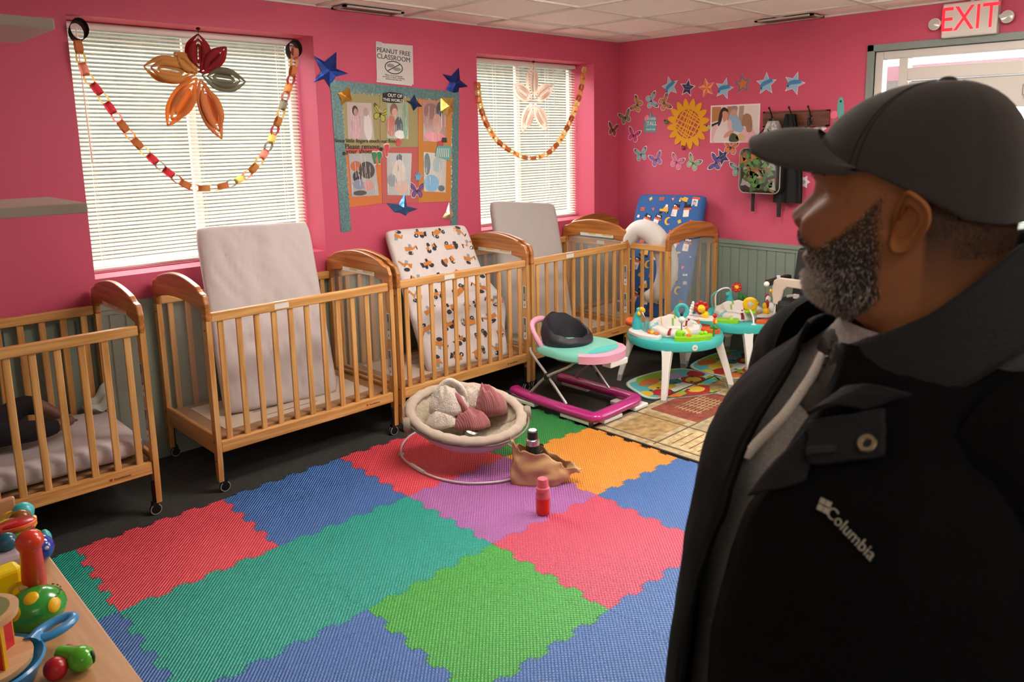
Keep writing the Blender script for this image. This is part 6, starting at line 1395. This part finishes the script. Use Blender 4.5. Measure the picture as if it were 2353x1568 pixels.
def headpt(th_, h):
    F, B, Wd = smt(h, FF), smt(h, BBk), smt(h, WW, .006); c = -.125
    ct, st_ = cos(th_), sin(th_)
    e = 2/2.35
    t = Wd*math.copysign(abs(st_)**e, st_)
    if ct > 0: s = c+(F-c)*abs(ct)**e
    else: s = c-(c-B)*abs(ct)**(2/2.1)
    # jaw narrows towards the chin
    if h < 1.545 and ct > 0: t *= 1-.16*min(1, (1.545-h)/.05)*ct**2
    if ct > 0:
        if NH[0] < h < NH[-1]: s += tab(h, NH, NV)*gs(t, tab(h, NH, NS))
        at_ = abs(t)
        s += .004*gs(at_-.0155, .005)*gs(h-1.568, .006)*(1 if at_ < .03 else 0)       # wings of the nose
        s -= .0065*gs(at_-.029, .013)*gs(h-1.600, .0085)                              # eye sockets
        s += .0045*gs(at_-.028, .020)*gs(h-1.617, .006)                               # brow
        s += .0050*gs(at_-.043, .018)*gs(h-1.575, .014)                               # cheekbone
        s -= .0075*gs(h-1.5415, .0019)*gs(t, .023)                                    # mouth line
        s -= .004*gs(at_-.022, .0045)*gs(h-1.552, .014)                                # nasolabial fold
        s -= .003*gs(h-1.5225, .004)*gs(t, .022)
        s += .0062*gs(at_-.039, .0135)*gs(h-1.567, .014)                              # full cheek beside the fold
    t *= 1-.13*gs(s+.1140, .0065)*gs(h-1.572, .008)                                   # ear canal hollow
    return s, t, h
g = G(); NT = 150; rows = []
hs = [1.36+.01*i for i in range(8)]+[1.44+.0022*i for i in range(int(.188/.0022))]+[1.628+.006*i for i in range(13)]+[1.706]
ths = []
for i in range(NT):
    u = -1+2*i/NT; ths.append(pi*(.45*u+.55*u**3)+0)     # denser at the front
cols_ = []
SKIN = (0x86/255, 0x58/255, 0x42/255)
def L3(hx): return Vector(lin(hx)[:3])
def skin_col(s, t, h):
    base = L3('#a5683f'); f = .5+.5*noise.noise(Vector((s*60, t*60, h*60)))
    c = base*(.9+.2*f)
    c = c.lerp(L3('#a8684a'), .5*gs(abs(t)-.045, .02)*gs(h-1.575, .015)*(s > -.06))
    if s > -.03 and abs(t) < .030:                                                    # lips
        if 1.5425 < h < 1.5515 and abs(t) < .024*(1-((h-1.5425)/.011)**2)+.004: c = L3('#7a4640')
        if 1.527 < h <= 1.5405 and abs(t) < .023: c = L3('#a0605a')
        if 1.5398 < h < 1.5432 and abs(t) < .022: c = L3('#2a1210')
    if s < -.135 and h > 1.48: c = c.lerp(L3('#2c1d18'), min(1, max(0, (h-1.50)/.06))*.8)      # short hair at the back
    k = bmask(s, t, h)
    if k > 0: c = c.lerp(L3('#3a2822'), min(1, k)*.6)
    return c
def cheekline(s):      # upper edge of the beard as a function of s (s from nose backwards)
    return tab(-s, [0, .012, .022, .035, .050, .066, .080, .090, .100], [1.564, 1.562, 1.553, 1.547, 1.556, 1.572, 1.584, 1.598, 1.606])
def underline(s): return tab(-s, [.0, .04, .06, .09, .105, .118], [1.46, 1.462, 1.466, 1.488, 1.51, 1.56])
def bmask(s, t, h):
    if s < -.101: return 0
    up, lo = cheekline(s), underline(s)
    m = min((up-h)/.010, (h-lo)/.008, (s+.101)/.012)
    if abs(t) < .029 and 1.5245 < h < 1.5515 and s > -.045: return 0
    if abs(t) < .012 and 1.518 < h < 1.53 and s > -.03: m = min(m, .5)
    if abs(t) < .02 and h > 1.5645: return 0
    return max(0, min(1, m))
for h in hs: rows.append([headpt(t_, h) for t_ in ths])
R_ = [[hp_(*p) for p in r_] for r_ in rows]
cl = g.bm.verts.layers.float_color.new('Col')
vs = [[g.bm.verts.new(p) for p in r_] for r_ in R_]
for r_, vr in zip(rows, vs):
    for p, v in zip(r_, vr):
        c = skin_col(*p); v[cl] = (c.x, c.y, c.z, 1)
for i in range(len(vs)-1):
    for j in range(NT): g._f([vs[i][j], vs[i][(j+1) % NT], vs[i+1][(j+1) % NT], vs[i+1][j]])
g._f(vs[0][::-1]); g._f(vs[-1])
# ears
EO = [(-.1145,1.6015),(-.1205,1.6095),(-.131,1.6045),(-.140,1.5955),(-.1425,1.583),(-.139,1.572),(-.1335,1.5635),(-.127,1.554),(-.119,1.5485),(-.111,1.5490),(-.107,1.556),(-.1075,1.566),(-.1085,1.577),(-.1105,1.590)]
eo = smooth2(EO, 3); ec = (-.1215, 1.581)
def earz(rho, k):
    low = k                      # 1 at the lobe
    z = .0090*gs(rho-.90, .12)+(.0060*gs(rho-.56, .11)-.016*gs(rho-.12, .30))*(1-low)+.003*low
    return z
for side in (1, -1):
    lay = []
    for back in (0, 1):
        rws = []
        for a in range(11):
            rho = a/10; ring = []
            for (s0, h0) in eo:
                s = ec[0]+(s0-ec[0])*rho; h = ec[1]+(h0-ec[1])*rho; low = min(1, max(0, (1.562-h)/.008))
                fl = .0760+(-(s)-.108)*.60; z = earz(rho, low)-.017*gs(math.hypot(s+.1150, (h-1.573)*.8), .0062) if not back else -.0065+.004*rho
                v = g.bm.verts.new(hp_(s, side*(fl+z), h)); c = L3('#8f5c40')*(.55+.45*min(1, max(0, (z+.009)/.012))); c = L3('#b0703f'); v[cl] = (c.x, c.y, c.z, 1); ring.append(v)
            rws.append(ring)
        for i in range(10):
            n = len(eo)
            for j in range(n): g._f([rws[i][j], rws[i][(j+1) % n], rws[i+1][(j+1) % n], rws[i+1][j]])
        lay.append(rws[-1])
    n = len(eo)
    for j in range(n): g._f([lay[0][j], lay[0][(j+1) % n], lay[1][(j+1) % n], lay[1][j]])
bmesh.ops.remove_doubles(g.bm, verts=g.bm.verts, dist=.00005)
MS = mat('man_skin', '#8a5a42', .62, bump=.25, bscale=900)
nt = MS.node_tree; at_ = nt.nodes.new('ShaderNodeAttribute'); at_.attribute_name = 'Col'; nt.links.new(at_.outputs['Color'], nt.nodes['Principled BSDF'].inputs['Base Color'])
nt.nodes['Principled BSDF'].inputs['Subsurface Weight'].default_value = .08; nt.nodes['Principled BSDF'].inputs['Subsurface Radius'].default_value = (.01, .004, .002)
# throat and chest run on under the clothes; arms and hands follow as one surface per side
body = g.out('body', MS, man, smooth=True)
body.data.set_sharp_from_angle(angle=RD(100))
# eyes, teeth, brows
def surf_s(t, h):
    lo, hi = 0, pi/2
    for _ in range(30):
        mid = (lo+hi)/2
        if headpt(mid, h)[1] < abs(t): lo = mid
        else: hi = mid
    return headpt(lo, h)[0]
ELID = mat('eyelid_skin', '#7d4c30', .6)
for sd in (1, -1):
    t0, h0 = .029, 1.601; s0 = surf_s(t0, h0)
    g = G(); g.ell(hp_(s0-.0098, t0*sd, h0), .0116, seg=18, rings=12); g.m(1).ell(hp_(s0-.0028, (t0-.0005)*sd, h0-.0005), (.0052, .0052, .0052), seg=12, rings=8); g.out('eye', [mat('eye_white', '#a89a90', .3), mat('eye_iris', '#20120c', .2)], man, smooth=True)
    for up in (1, -1):
        P = []
        for k in range(9):
            u = -1+k/4; t = t0+.0135*u; h = h0+up*(.0040*(1-u*u)+.0004)-.001*u; P.append(hp_(max(surf_s(t, h)-.0006, s0-.0098+math.sqrt(max(0, .0118**2-(t-t0)**2-(h-h0)**2))-.0004), t*sd, h))
        g = G(); g.tube(smoothpath(P, 3), [.0006+.0016*math.sin(pi*k/24) for k in range(25)], 8); g.out('eyelid', ELID, man, smooth=True)
r = random.Random(1)
HB_ = [mat('hair_dark', '#2a201b', .6), mat('hair_brown', '#5c4e47', .6), mat('hair_grey', '#beb4aa', .6), mat('hair_white', '#ece3d9', .6)]
g = G()
for sd in (1, -1):
    for k in range(160):
        u = r.random(); t = (.014+.034*u)*sd; h = 1.6195+.005*math.sin(u*2.6)+r.uniform(-.003, .003)
        # surface depth near the brow
        th0 = math.asin(min(.99, abs(t)/.078))*sd; s, tt, hh = headpt(th0, h)
        p = hp_(s+.0008, tt, hh); d = (HL*sd*.006+UP*.002+HF*.001)*r.uniform(.7, 1.3); w_ = UP*.0004
        g.face([p-w_, p+w_, p+d])
g.out('eyebrow', HB_[0], man)['kind'] = 'stuff'
g = G(); g.box((-.0, 0, 0), (.001, .001, .001)); g.bm.clear()
for k in range(-3, 4): g.ell(hp_(-.0215-.0012*abs(k), .0052*k, 1.5435), (.003, .0026, .0045), Rz(hy), 8, 6)
g.out('teeth', mat('teeth', '#d9d2c6', .3), man, smooth=True)
# beard of short curled hairs
g = G(); cnt = 0
while cnt < 24000:
    th0 = r.uniform(-1.9, 1.9); h = r.uniform(1.462, 1.612); s, t, h = headpt(th0, h); k = bmask(s, t, h)
    if k <= 0 or r.random() > k: continue
    s2, t2, h2 = headpt(th0+.02, h); s3, t3, h3 = headpt(th0, h+.003)
    a = HF*(s2-s)+HL*(t2-t); b = HF*(s3-s)+UP*.003; n = a.cross(b)
    if n.length < 1e-9: continue
    n.normalize()
    out_ = HF*(s+.125)+HL*t
    if n.dot(out_) < 0: n = -n
    p = hp_(s, t, h); front = max(0, (s+.075)/.06); low = max(0, (1.545-h)/.06)
    Ln = r.uniform(.0028, .0065)*(.55+.75*min(1, low)+.3*front)*(.5 if h > 1.56 else 1)*(.5 if s > -.045 and 1.515 < h < 1.565 else 1)
    d = (n*r.uniform(.5, 1.1)-UP*r.uniform(.2, .9)+HF*r.uniform(-.3, .5)*front-HF*r.uniform(-.2, .5)*(1-front)+HL*r.uniform(-.4, .4)); d.normalize()
    side = d.cross(n); side = side.normalized()*r.uniform(.0003, .00048)
    q = p+d*Ln*.55+n*.0008; e = p+d*Ln-UP*Ln*.25+side*r.uniform(-2, 2)
    pg = .14+.95*min(1, max(0, front-.25)*1.8)*min(1, low*1.6+.1)+.14*low
    x = r.random(); g.m(3 if x < pg*.45 else 2 if x < pg*.9 else 1 if x < pg*.9+.45 else 0)
    V = [g.bm.verts.new(v_) for v_ in (p-side, p+side, q+side*.8, q-side*.8, e)]
    g._f([V[0], V[1], V[2], V[3]]); g._f([V[3], V[2], V[4]]); cnt += 1
g.out('beard', HB_, man, keep=True)['kind'] = 'stuff'
# nape and temple hair
g = G(); cnt = 0
while cnt < 3500:
    th0 = r.choice([-1, 1])*r.uniform(1.65, 3.1); h = r.uniform(1.53, 1.615); s, t, h = headpt(th0, h)
    if h < 1.545+.02*(s > -.16): continue
    p = hp_(s, t, h); o_ = (HF*(s+.125)+HL*t).normalized(); d = (o_*.6-UP*.6+HL*r.uniform(-.3, .3)).normalized()*r.uniform(.0025, .004); sd = d.cross(o_).normalized()*.0003
    g.face([p-sd, p+sd, p+d]); cnt += 1
g.out('hair', HB_[0], man, keep=True)['kind'] = 'stuff'
# ---- cap
CAPM = mat('cap_cloth', '#3b322e', .92, bump=.35, bscale=700, var=.05, vscale=20, sheen=.35)
cap = thing('cap', None, None, (0, 0, 0)); cap.parent = man
def edge_h(s): return tab(-s, [.0, .03, .06, .085, .10, .12, .145, .17, .20, .24], [1.634, 1.630, 1.626, 1.6245, 1.618, 1.609, 1.596, 1.583, 1.578, 1.577])
def capf(a, b):
    th0 = 2*pi*a; c = -.125; ct, st_ = cos(th0), sin(th0); n_ = 2.45 if ct > 0 else 2.45+.38*ct
    top = 1.7115; h0 = 1.60
    # b=0 edge, b=1 top
    x = (.109 if ct > 0 else .099)*math.copysign(abs(ct)**(2/2.15), ct); y = .0855*math.copysign(abs(st_)**(2/2.15), st_)
    eh = edge_h(c+x)
    h = eh+(top-eh)*math.sin(b*pi/2)**(1.0)
    z = max(0, (h-h0)/(top-h0)); k = max(0, 1-z**n_)**(1/n_) if h > h0 else 1+.06*(h-h0)/.03
    if b > .999: k = 0.0
    wob = 1+.010*math.sin(th0*6+.4)*(1-b)*b*2+.006*noise.noise(Vector((ct*3, st_*3, h*30)))
    seam = -.0012*max(0, math.cos(th0*3))**40 if b < .97 else 0
    fr = -.003*gs(h-1.672, .004)*0
    lift = .006*max(0, ct)*0
    return hp_(c-.018*(z**2)+(x*(1+seam/.1))*k*wob, y*k*wob*(1+seam/.09), h)
g = G(); g.grid(capf, 108, 44); bmesh.ops.remove_doubles(g.bm, verts=g.bm.verts, dist=.0004); g.out('crown', CAPM, cap, smooth=True, solid=.0022).data.set_sharp_from_angle(angle=RD(80))
g = G(); g.ell(hp_(-.1435, 0, 1.7125), (.0085, .0085, .0042), seg=16, rings=8); g.out('button', CAPM, cap, smooth=True)
g = G()
for kk in (1, 3, 5):
    a_ = (kk/6.0)
    for off in (-.006, .006):
        pts = [capf(a_+off*(1-b_*.6), b_)+(capf(a_, b_)-hp_(-.125, 0, 1.62)).normalized()*.0016 for b_ in [i/14*.93 for i in range(15)]]
        g.tube(pts, .0005, 4)
g.out('stitching', mat('cap_thread', '#1d1715', .9), cap)
def brimf(u, v, up):
    t = .0800*u; fr = math.sqrt(max(0, 1-(t/.0865)**2)); s_in = -.125+.105*fr**.85-.004; s_out = -.064+.110*max(0, 1-abs(u)**3.4)**.60
    s_out = max(s_out, s_in+.001)
    s = s_in+(s_out-s_in)*v; h = 1.6655-.0415*abs(u)**1.7-.0065*v**2*(1-u*u)+.003*math.sin(v*pi)
    return hp_(s, t, h+(.0022 if up else -.0022))
g = G()
for up in (1, 0): g.grid(lambda a, b: brimf(-1+2*a, b, up), 44, 14)
g.loft([[brimf(-1+2*i/44, 1, 1) for i in range(45)], [brimf(-1+2*i/44, 1, 0) for i in range(45)]], closed=False)
bmesh.ops.remove_doubles(g.bm, verts=g.bm.verts, dist=.0003); g.out('brim', CAPM, cap, smooth=True)
# ---- clothes
by = RD(148); BF_ = Vector((cos(by), sin(by), 0)); BL_ = Vector((-sin(by), cos(by), 0)); BO = PN-HF*.135-MO
TZ_ = [.80, .90, 1.0, 1.10, 1.15, 1.20, 1.25, 1.30, 1.34, 1.37, 1.40, 1.425, 1.45, 1.475]
TF = [.185, .222, .216, .205, .201, .197, .190, .180, .160, .138, .112, .092, .076, .066]
TB_ = [.13, .135, .135, .138, .14, .142, .142, .138, .13, .12, .108, .098, .088, .075]
TW = [.225, .235, .24, .24, .238, .236, .235, .232, .222, .203, .168, .128, .098, .080]
def torso(th0, z, off=0):
    A, B, Wd = (tab(z, TZ_, Q) for Q in (TF, TB_, TW)); ct, st_ = cos(th0), sin(th0); e = .87
    f = (A if ct > 0 else B)*math.copysign(abs(ct)**e, ct); l = Wd*math.copysign(abs(st_)**e, st_)
    k = 1+off/max(.05, math.hypot(f, l)); wr = .003*noise.noise(Vector((ct*4, st_*4, z*9)))+.0022*noise.noise(Vector((ct*11, st_*11, z*22)))
    return BO+BF_*(f*k)+BL_*(l*k)+UP*z+(BF_*ct+BL_*st_)*wr*(1 if off else .6)
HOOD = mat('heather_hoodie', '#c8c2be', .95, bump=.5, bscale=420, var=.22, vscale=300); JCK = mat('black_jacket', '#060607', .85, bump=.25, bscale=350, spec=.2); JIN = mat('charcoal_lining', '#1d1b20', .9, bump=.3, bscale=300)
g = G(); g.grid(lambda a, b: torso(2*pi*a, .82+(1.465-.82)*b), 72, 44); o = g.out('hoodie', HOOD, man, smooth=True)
# bunched hood around the neck
def ringtube(g, rx, ry, z0, tilt, r_, a0=-180, a1=180, cs=-.145, wob=.004, n=44, sd=0):
    P = []; Rr = []
    for i in range(n+1):
        a = RD(a0+(a1-a0)*i/n); s = cs+rx*cos(a); t = ry*sin(a)
        P.append(hp_(s, t, z0-tilt*cos(a)+wob*math.sin(5*a+sd))); Rr.append(r_*(1+.22*math.sin(7*a+sd)))
    g.tube(P, Rr, 12)
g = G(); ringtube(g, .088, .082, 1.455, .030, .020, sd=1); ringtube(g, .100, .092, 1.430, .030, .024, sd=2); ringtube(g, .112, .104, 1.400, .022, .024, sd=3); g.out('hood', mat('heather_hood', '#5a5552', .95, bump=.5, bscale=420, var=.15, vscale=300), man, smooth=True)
# opening of the jacket, from where its two edges lie on the chest
NE = [(1927, 783), (1927, 844), (1872, 932), (1800, 1032), (1789, 1065), (1706, 1170), (1667, 1281), (1640, 1392), (1623, 1469), (1618, 1568), (1612, 1900)]
FE = [(1878, 772), (1817, 883), (1761, 960), (1723, 1054), (1695, 1143), (1655, 1253), (1633, 1336), (1620, 1469), (1616, 1568), (1610, 1900)]
def edge_theta(z, TR, rng, offs):
    best = None; X = [p[1] for p in TR]; Y = [p[0] for p in TR]
    for i in range(121):
        t_ = RD(rng[0]+(rng[1]-rng[0])*i/120); u, v = pjx(torso(t_, z, offs)); e = abs(u-tab(v, X, Y))
        if best is None or e < best[0]: best = (e, t_)
    return best[1]
zs_ = [.80+.0135*i for i in range(50)]; EN, EF = [], []
for z in zs_:
    EN.append(edge_theta(z, NE, (-38, 40), .033)); EF.append(edge_theta(z, FE, (-60, 20), .020))
def sm_(A):
    for _ in range(3): A = [A[0]]+[(A[i-1]+A[i]*2+A[i+1])/4 for i in range(1, len(A)-1)]+[A[-1]]
    return A
k0 = next(i for i, z in enumerate(zs_) if z >= 1.07); EN[:k0] = [EN[k0]]*k0; EF[:k0] = [EF[k0]]*k0
EN, EF = sm_(EN), sm_(EF); EF = [min(a, b-.07) for a, b in zip(EF, EN)]
def jk(a, b, off=.016):
    z = .80+(1.455-.80)*b; t0 = tab(z, zs_, EN); t1 = tab(z, zs_, EF)+2*pi; th0 = t0+(t1-t0)*a
    lift = .012*math.exp(-(a/.03)**2)+(.012+.015*min(1, max(0, (1.27-z)/.2)))*math.exp(-((1-a)/.07)**2)
    return torso(th0, z, off+lift)
g = G(); g.grid(jk, 120, 60); g.out('jacket', JCK, man, smooth=True, solid=.005).data.set_sharp_from_angle(angle=RD(80))
# stand collar
def collar(a, b, off=0):
    al = RD(-165+(28+165)*0)+0
    ang = RD(38+ (360-38-38)*a)             # from his left front round the back to his right front, measured from forward
    s = -.145+(.100+off)*cos(ang); t = (.094+off)*sin(ang)
    zt = tab(-s, [.04, .08, .12, .145, .178, .21, .245], [1.447, 1.455, 1.476, 1.495, 1.530, 1.560, 1.572])
    zb = zt-.085
    fl = .006*b+.030*(1-b)
    return hp_(s+fl*cos(ang), t+fl*sin(ang), zb+(zt-zb)*b+.002*math.sin(ang*6))
g = G(); g.grid(collar, 70, 12); g.out('collar', mat('jacket_collar', '#121214', .75, bump=.3, bscale=250, sheen=.2), man, smooth=True, solid=.007)
g = G(); P = [collar(0, b_/10)+HF*.003 for b_ in range(11)]
for p in P: g.box((-.003, -.002, -.002), (.003, .002, .002), None, p)
g.tube(P, .0016, 6); g.out('zipper', mat('zip_teeth', '#3a3a34', .4, .4), man)
# a point on the jacket surface seen at a given place, raised by off
JG = []
for i in range(60):
    for j in range(90):
        a = i/59*.42; b = j/89; p = jk(a, b); JG.append((pjx(p), p, a, b))
def jpt(u, v, off=.006):
    best = sorted(JG, key=lambda q: (q[0][0]-u)**2+(q[0][1]-v)**2)[:4]; ws = [1/(1+math.hypot(q[0][0]-u, q[0][1]-v)) for q in best]
    p = sum((q[1]*w_ for q, w_ in zip(best, ws)), Vector())/sum(ws); a = best[0][2]; b = best[0][3]
    d1 = jk(a+.01, b)-jk(a, b); d2 = jk(a, min(1, b+.01))-jk(a, max(0, b-.01)); n = d1.cross(d2).normalized()
    if n.dot(p+MO-CP) > 0: n = -n
    return p+n*off, n
def patch(name, pts, M, off=.008, th_=.003, nu=10, parent=man):
    """quad patch given by 4 corners, laid on the jacket"""
    (u0, v0), (u1, v1), (u2, v2), (u3, v3) = pts; g = G()
    def f(a, b):
        u = (u0*(1-a)+u1*a)*(1-b)+(u3*(1-a)+u2*a)*b; v = (v0*(1-a)+v1*a)*(1-b)+(v3*(1-a)+v2*a)*b
        p, n = jpt(u, v, off if not callable(off) else off(a, b)); return p
    g.grid(f, nu, nu); bmesh.ops.smooth_vert(g.bm, verts=g.bm.verts, factor=.5, use_axis_x=True, use_axis_y=True, use_axis_z=True)
    return g.out(name, M, parent, smooth=True, solid=th_)
patch('storm_flap', [(1872, 985), (2052, 957), (2057, 1068), (1872, 1083)], JIN, .016, .004)
patch('lower_lapel', [(1725, 1150), (1868, 992), (1872, 1085), (1868, 1112)], JIN, .011, .003)
patch('upper_lapel', [(1868, 972), (1950, 912), (2105, 930), (2010, 960)], JIN, lambda a, b: .016+.014*math.sin(b*pi), .004)
patch('flap_tab', [(1878, 1046), (1940, 1042), (1940, 1060), (1878, 1066)], mat('flap_tab_cloth', '#2f2b31', .9), .021, .002, 4)
p, n = jpt(2013, 1042, .021); x = n.orthogonal().normalized(); g = G(); Rn = basis(x, n.cross(x), n)
g.lathe([(.0035, 0), (.0078, .0), (.0088, .0014), (.0078, .0028), (.0045, .0022), (.0035, .0008)], p, 24, Rn); g.m(1).lathe([(.0005, .0002), (.0036, .0004), (.0036, .0009), (.0005, .0011)], p, 16, Rn)
g.out('snap_button', [mat('brass_nickel', '#b9a98c', .25, .9), INK], man, smooth=True)
# embroidered logo
pa, na_ = jpt(1925, 1195, .0062); pb, nb_ = jpt(1998, 1262, .0062); pm, nm = jpt(1962, 1228, .0062); xd = (pb-pa).normalized(); nm = (nm-xd*nm.dot(xd)).normalized(); yd = nm.cross(xd)
LOGO = mat('logo_thread', '#b9b4a4', .7)
RL = basis(xd, yd, nm)
text('Columbia', .0150, pm, RL, LOGO, man, 'logo_lettering', .0005, sx=.95)
g = G(); c = pm-xd*((pb-pa).length*.5+.014)
for dx, dy in ((-.0031, .0031), (.0031, .0031), (-.0031, -.0031), (.0031, -.0031)): g.box((dx-.0026, dy-.0026, -.0004), (dx+.0026, dy+.0026, .0006), RL @ Rz(.35), c)
g.out('logo_diamond', LOGO, man)
# hoodie cords
def hpt(u, v, off=.008):
    best = None
    for i in range(80):
        t_ = RD(-60+100*i/79)
        for j in range(60):
            z = 1.05+.42*j/59; p = torso(t_, z); q = pjx(p); e = (q[0]-u)**2+(q[1]-v)**2
            if best is None or e < best[0]: best = (e, p, t_)
    p, t_ = best[1], best[2]; n = BF_*cos(t_)+BL_*sin(t_); return p+n*off
P = [hpt(u, v, .018) for u, v in ((1924, 820), (1895, 872), (1858, 922), (1822, 965), (1785, 1008), (1754, 1046))]
g = G(); g.tube(smoothpath(P, 5), .0075, 8, flat=.45); g.out('drawstring', mat('cream_cord', '#fff0e2', .85, bump=.5, bscale=300), man, smooth=True)
# sleeves with the hands tucked in the jacket pockets
def arm(sd):
    q = lambda f, l, z: BO+BF_*f+BL_*(l*sd)+UP*z
    V = [q(0, .14, 1.385), q(-.005, .20, 1.36), q(-.03, .262, 1.22), q(-.05-.05*(sd < 0), .285, 1.08), q(-.02-.09*(sd < 0), .285, .97), q(.04, .262, .90), q(.07, .235, .87)]
    g = G(); g.tube(smoothpath(V, 6), [.085]*4+[.080]*6+[.074]*8+[.066]*8+[.058]*6+[.05]*10, 20); return g.out('sleeve', JCK, man, smooth=True)
arm(1); arm(-1)
for sd in (1, -1):
    q = lambda f, l, z: BO+BF_*f+BL_*(l*sd)+UP*z
    hv = [q(.05, .255, .89), q(.085, .225, .865)]; E_2 = [(0, 1)]; rr = [(.026, .03), (.022, .038)]
    for k in range(4):
        a = q(.115+.006*k, .205-.004*k, .868-.016*k); b_ = q(.135, .175-.003*k, .858-.016*k); c_ = q(.145, .148+.006*abs(k-1), .85-.015*k); i0 = len(hv); hv += [a, b_, c_]; E_2 += [(1, i0), (i0, i0+1), (i0+1, i0+2)]; rr += [.0095, .0088, .0075]
    i0 = len(hv); hv += [q(.105, .235, .885), q(.13, .21, .895), q(.145, .185, .895)]; E_2 += [(0, i0), (i0, i0+1), (i0+1, i0+2)]; rr += [.0125, .0105, .0085]
    skin_obj('hand', hv, E_2, rr, mat('man_hand_skin', '#8a5a42', .5), man, 2)
    g = G(); g.tube([q(.150, .12, .845), q(.10, .225, .865)], .056, 16, flat=.7); g.out('pocket', JCK, man, smooth=True)
TRS = mat('dark_trousers', '#15161b', .85, bump=.3, bscale=200)
LV = [BO+UP*.86, BO+UP*.92]; LE = [(0, 1)]; LR = [(.17, .13), (.18, .13)]
for sd in (1, -1):
    q = lambda f, l, z: BO+BF_*f+BL_*(l*sd)+UP*z
    i0 = len(LV); LV += [q(0, .10, .78), q(.01, .11, .48), q(-.01, .115, .12), q(-.01, .115, .05)]; LE += [(0, i0), (i0, i0+1), (i0+1, i0+2), (i0+2, i0+3)]; LR += [.098, .075, .06, .06]
skin_obj('trousers', LV, LE, LR, TRS, man, 2)
for sd in (1, -1):
    q = lambda f, l, z: BO+BF_*f+BL_*(l*sd)+UP*z
    g = G(); g.loft([[q(f, .115+w_*cos(a), .016+h_*(.5+.5*sin(a))) for a in [2*pi*k/16 for k in range(16)]] for f, w_, h_ in ((-.09, .028, .07), (-.07, .038, .10), (0, .042, .105), (.08, .046, .075), (.14, .048, .055), (.185, .035, .042), (.20, .018, .03))])
    g.m(1).loft([[q(f, .115+w_*cos(a), .0135+.012*sin(a)) for a in [2*pi*k/16 for k in range(16)]] for f, w_ in ((-.095, .03), (0, .044), (.14, .05), (.205, .022))])
    g.out('shoe', [mat('black_shoe', '#101010', .5), mat('shoe_sole', '#3a3a3a', .7)], man, smooth=True)
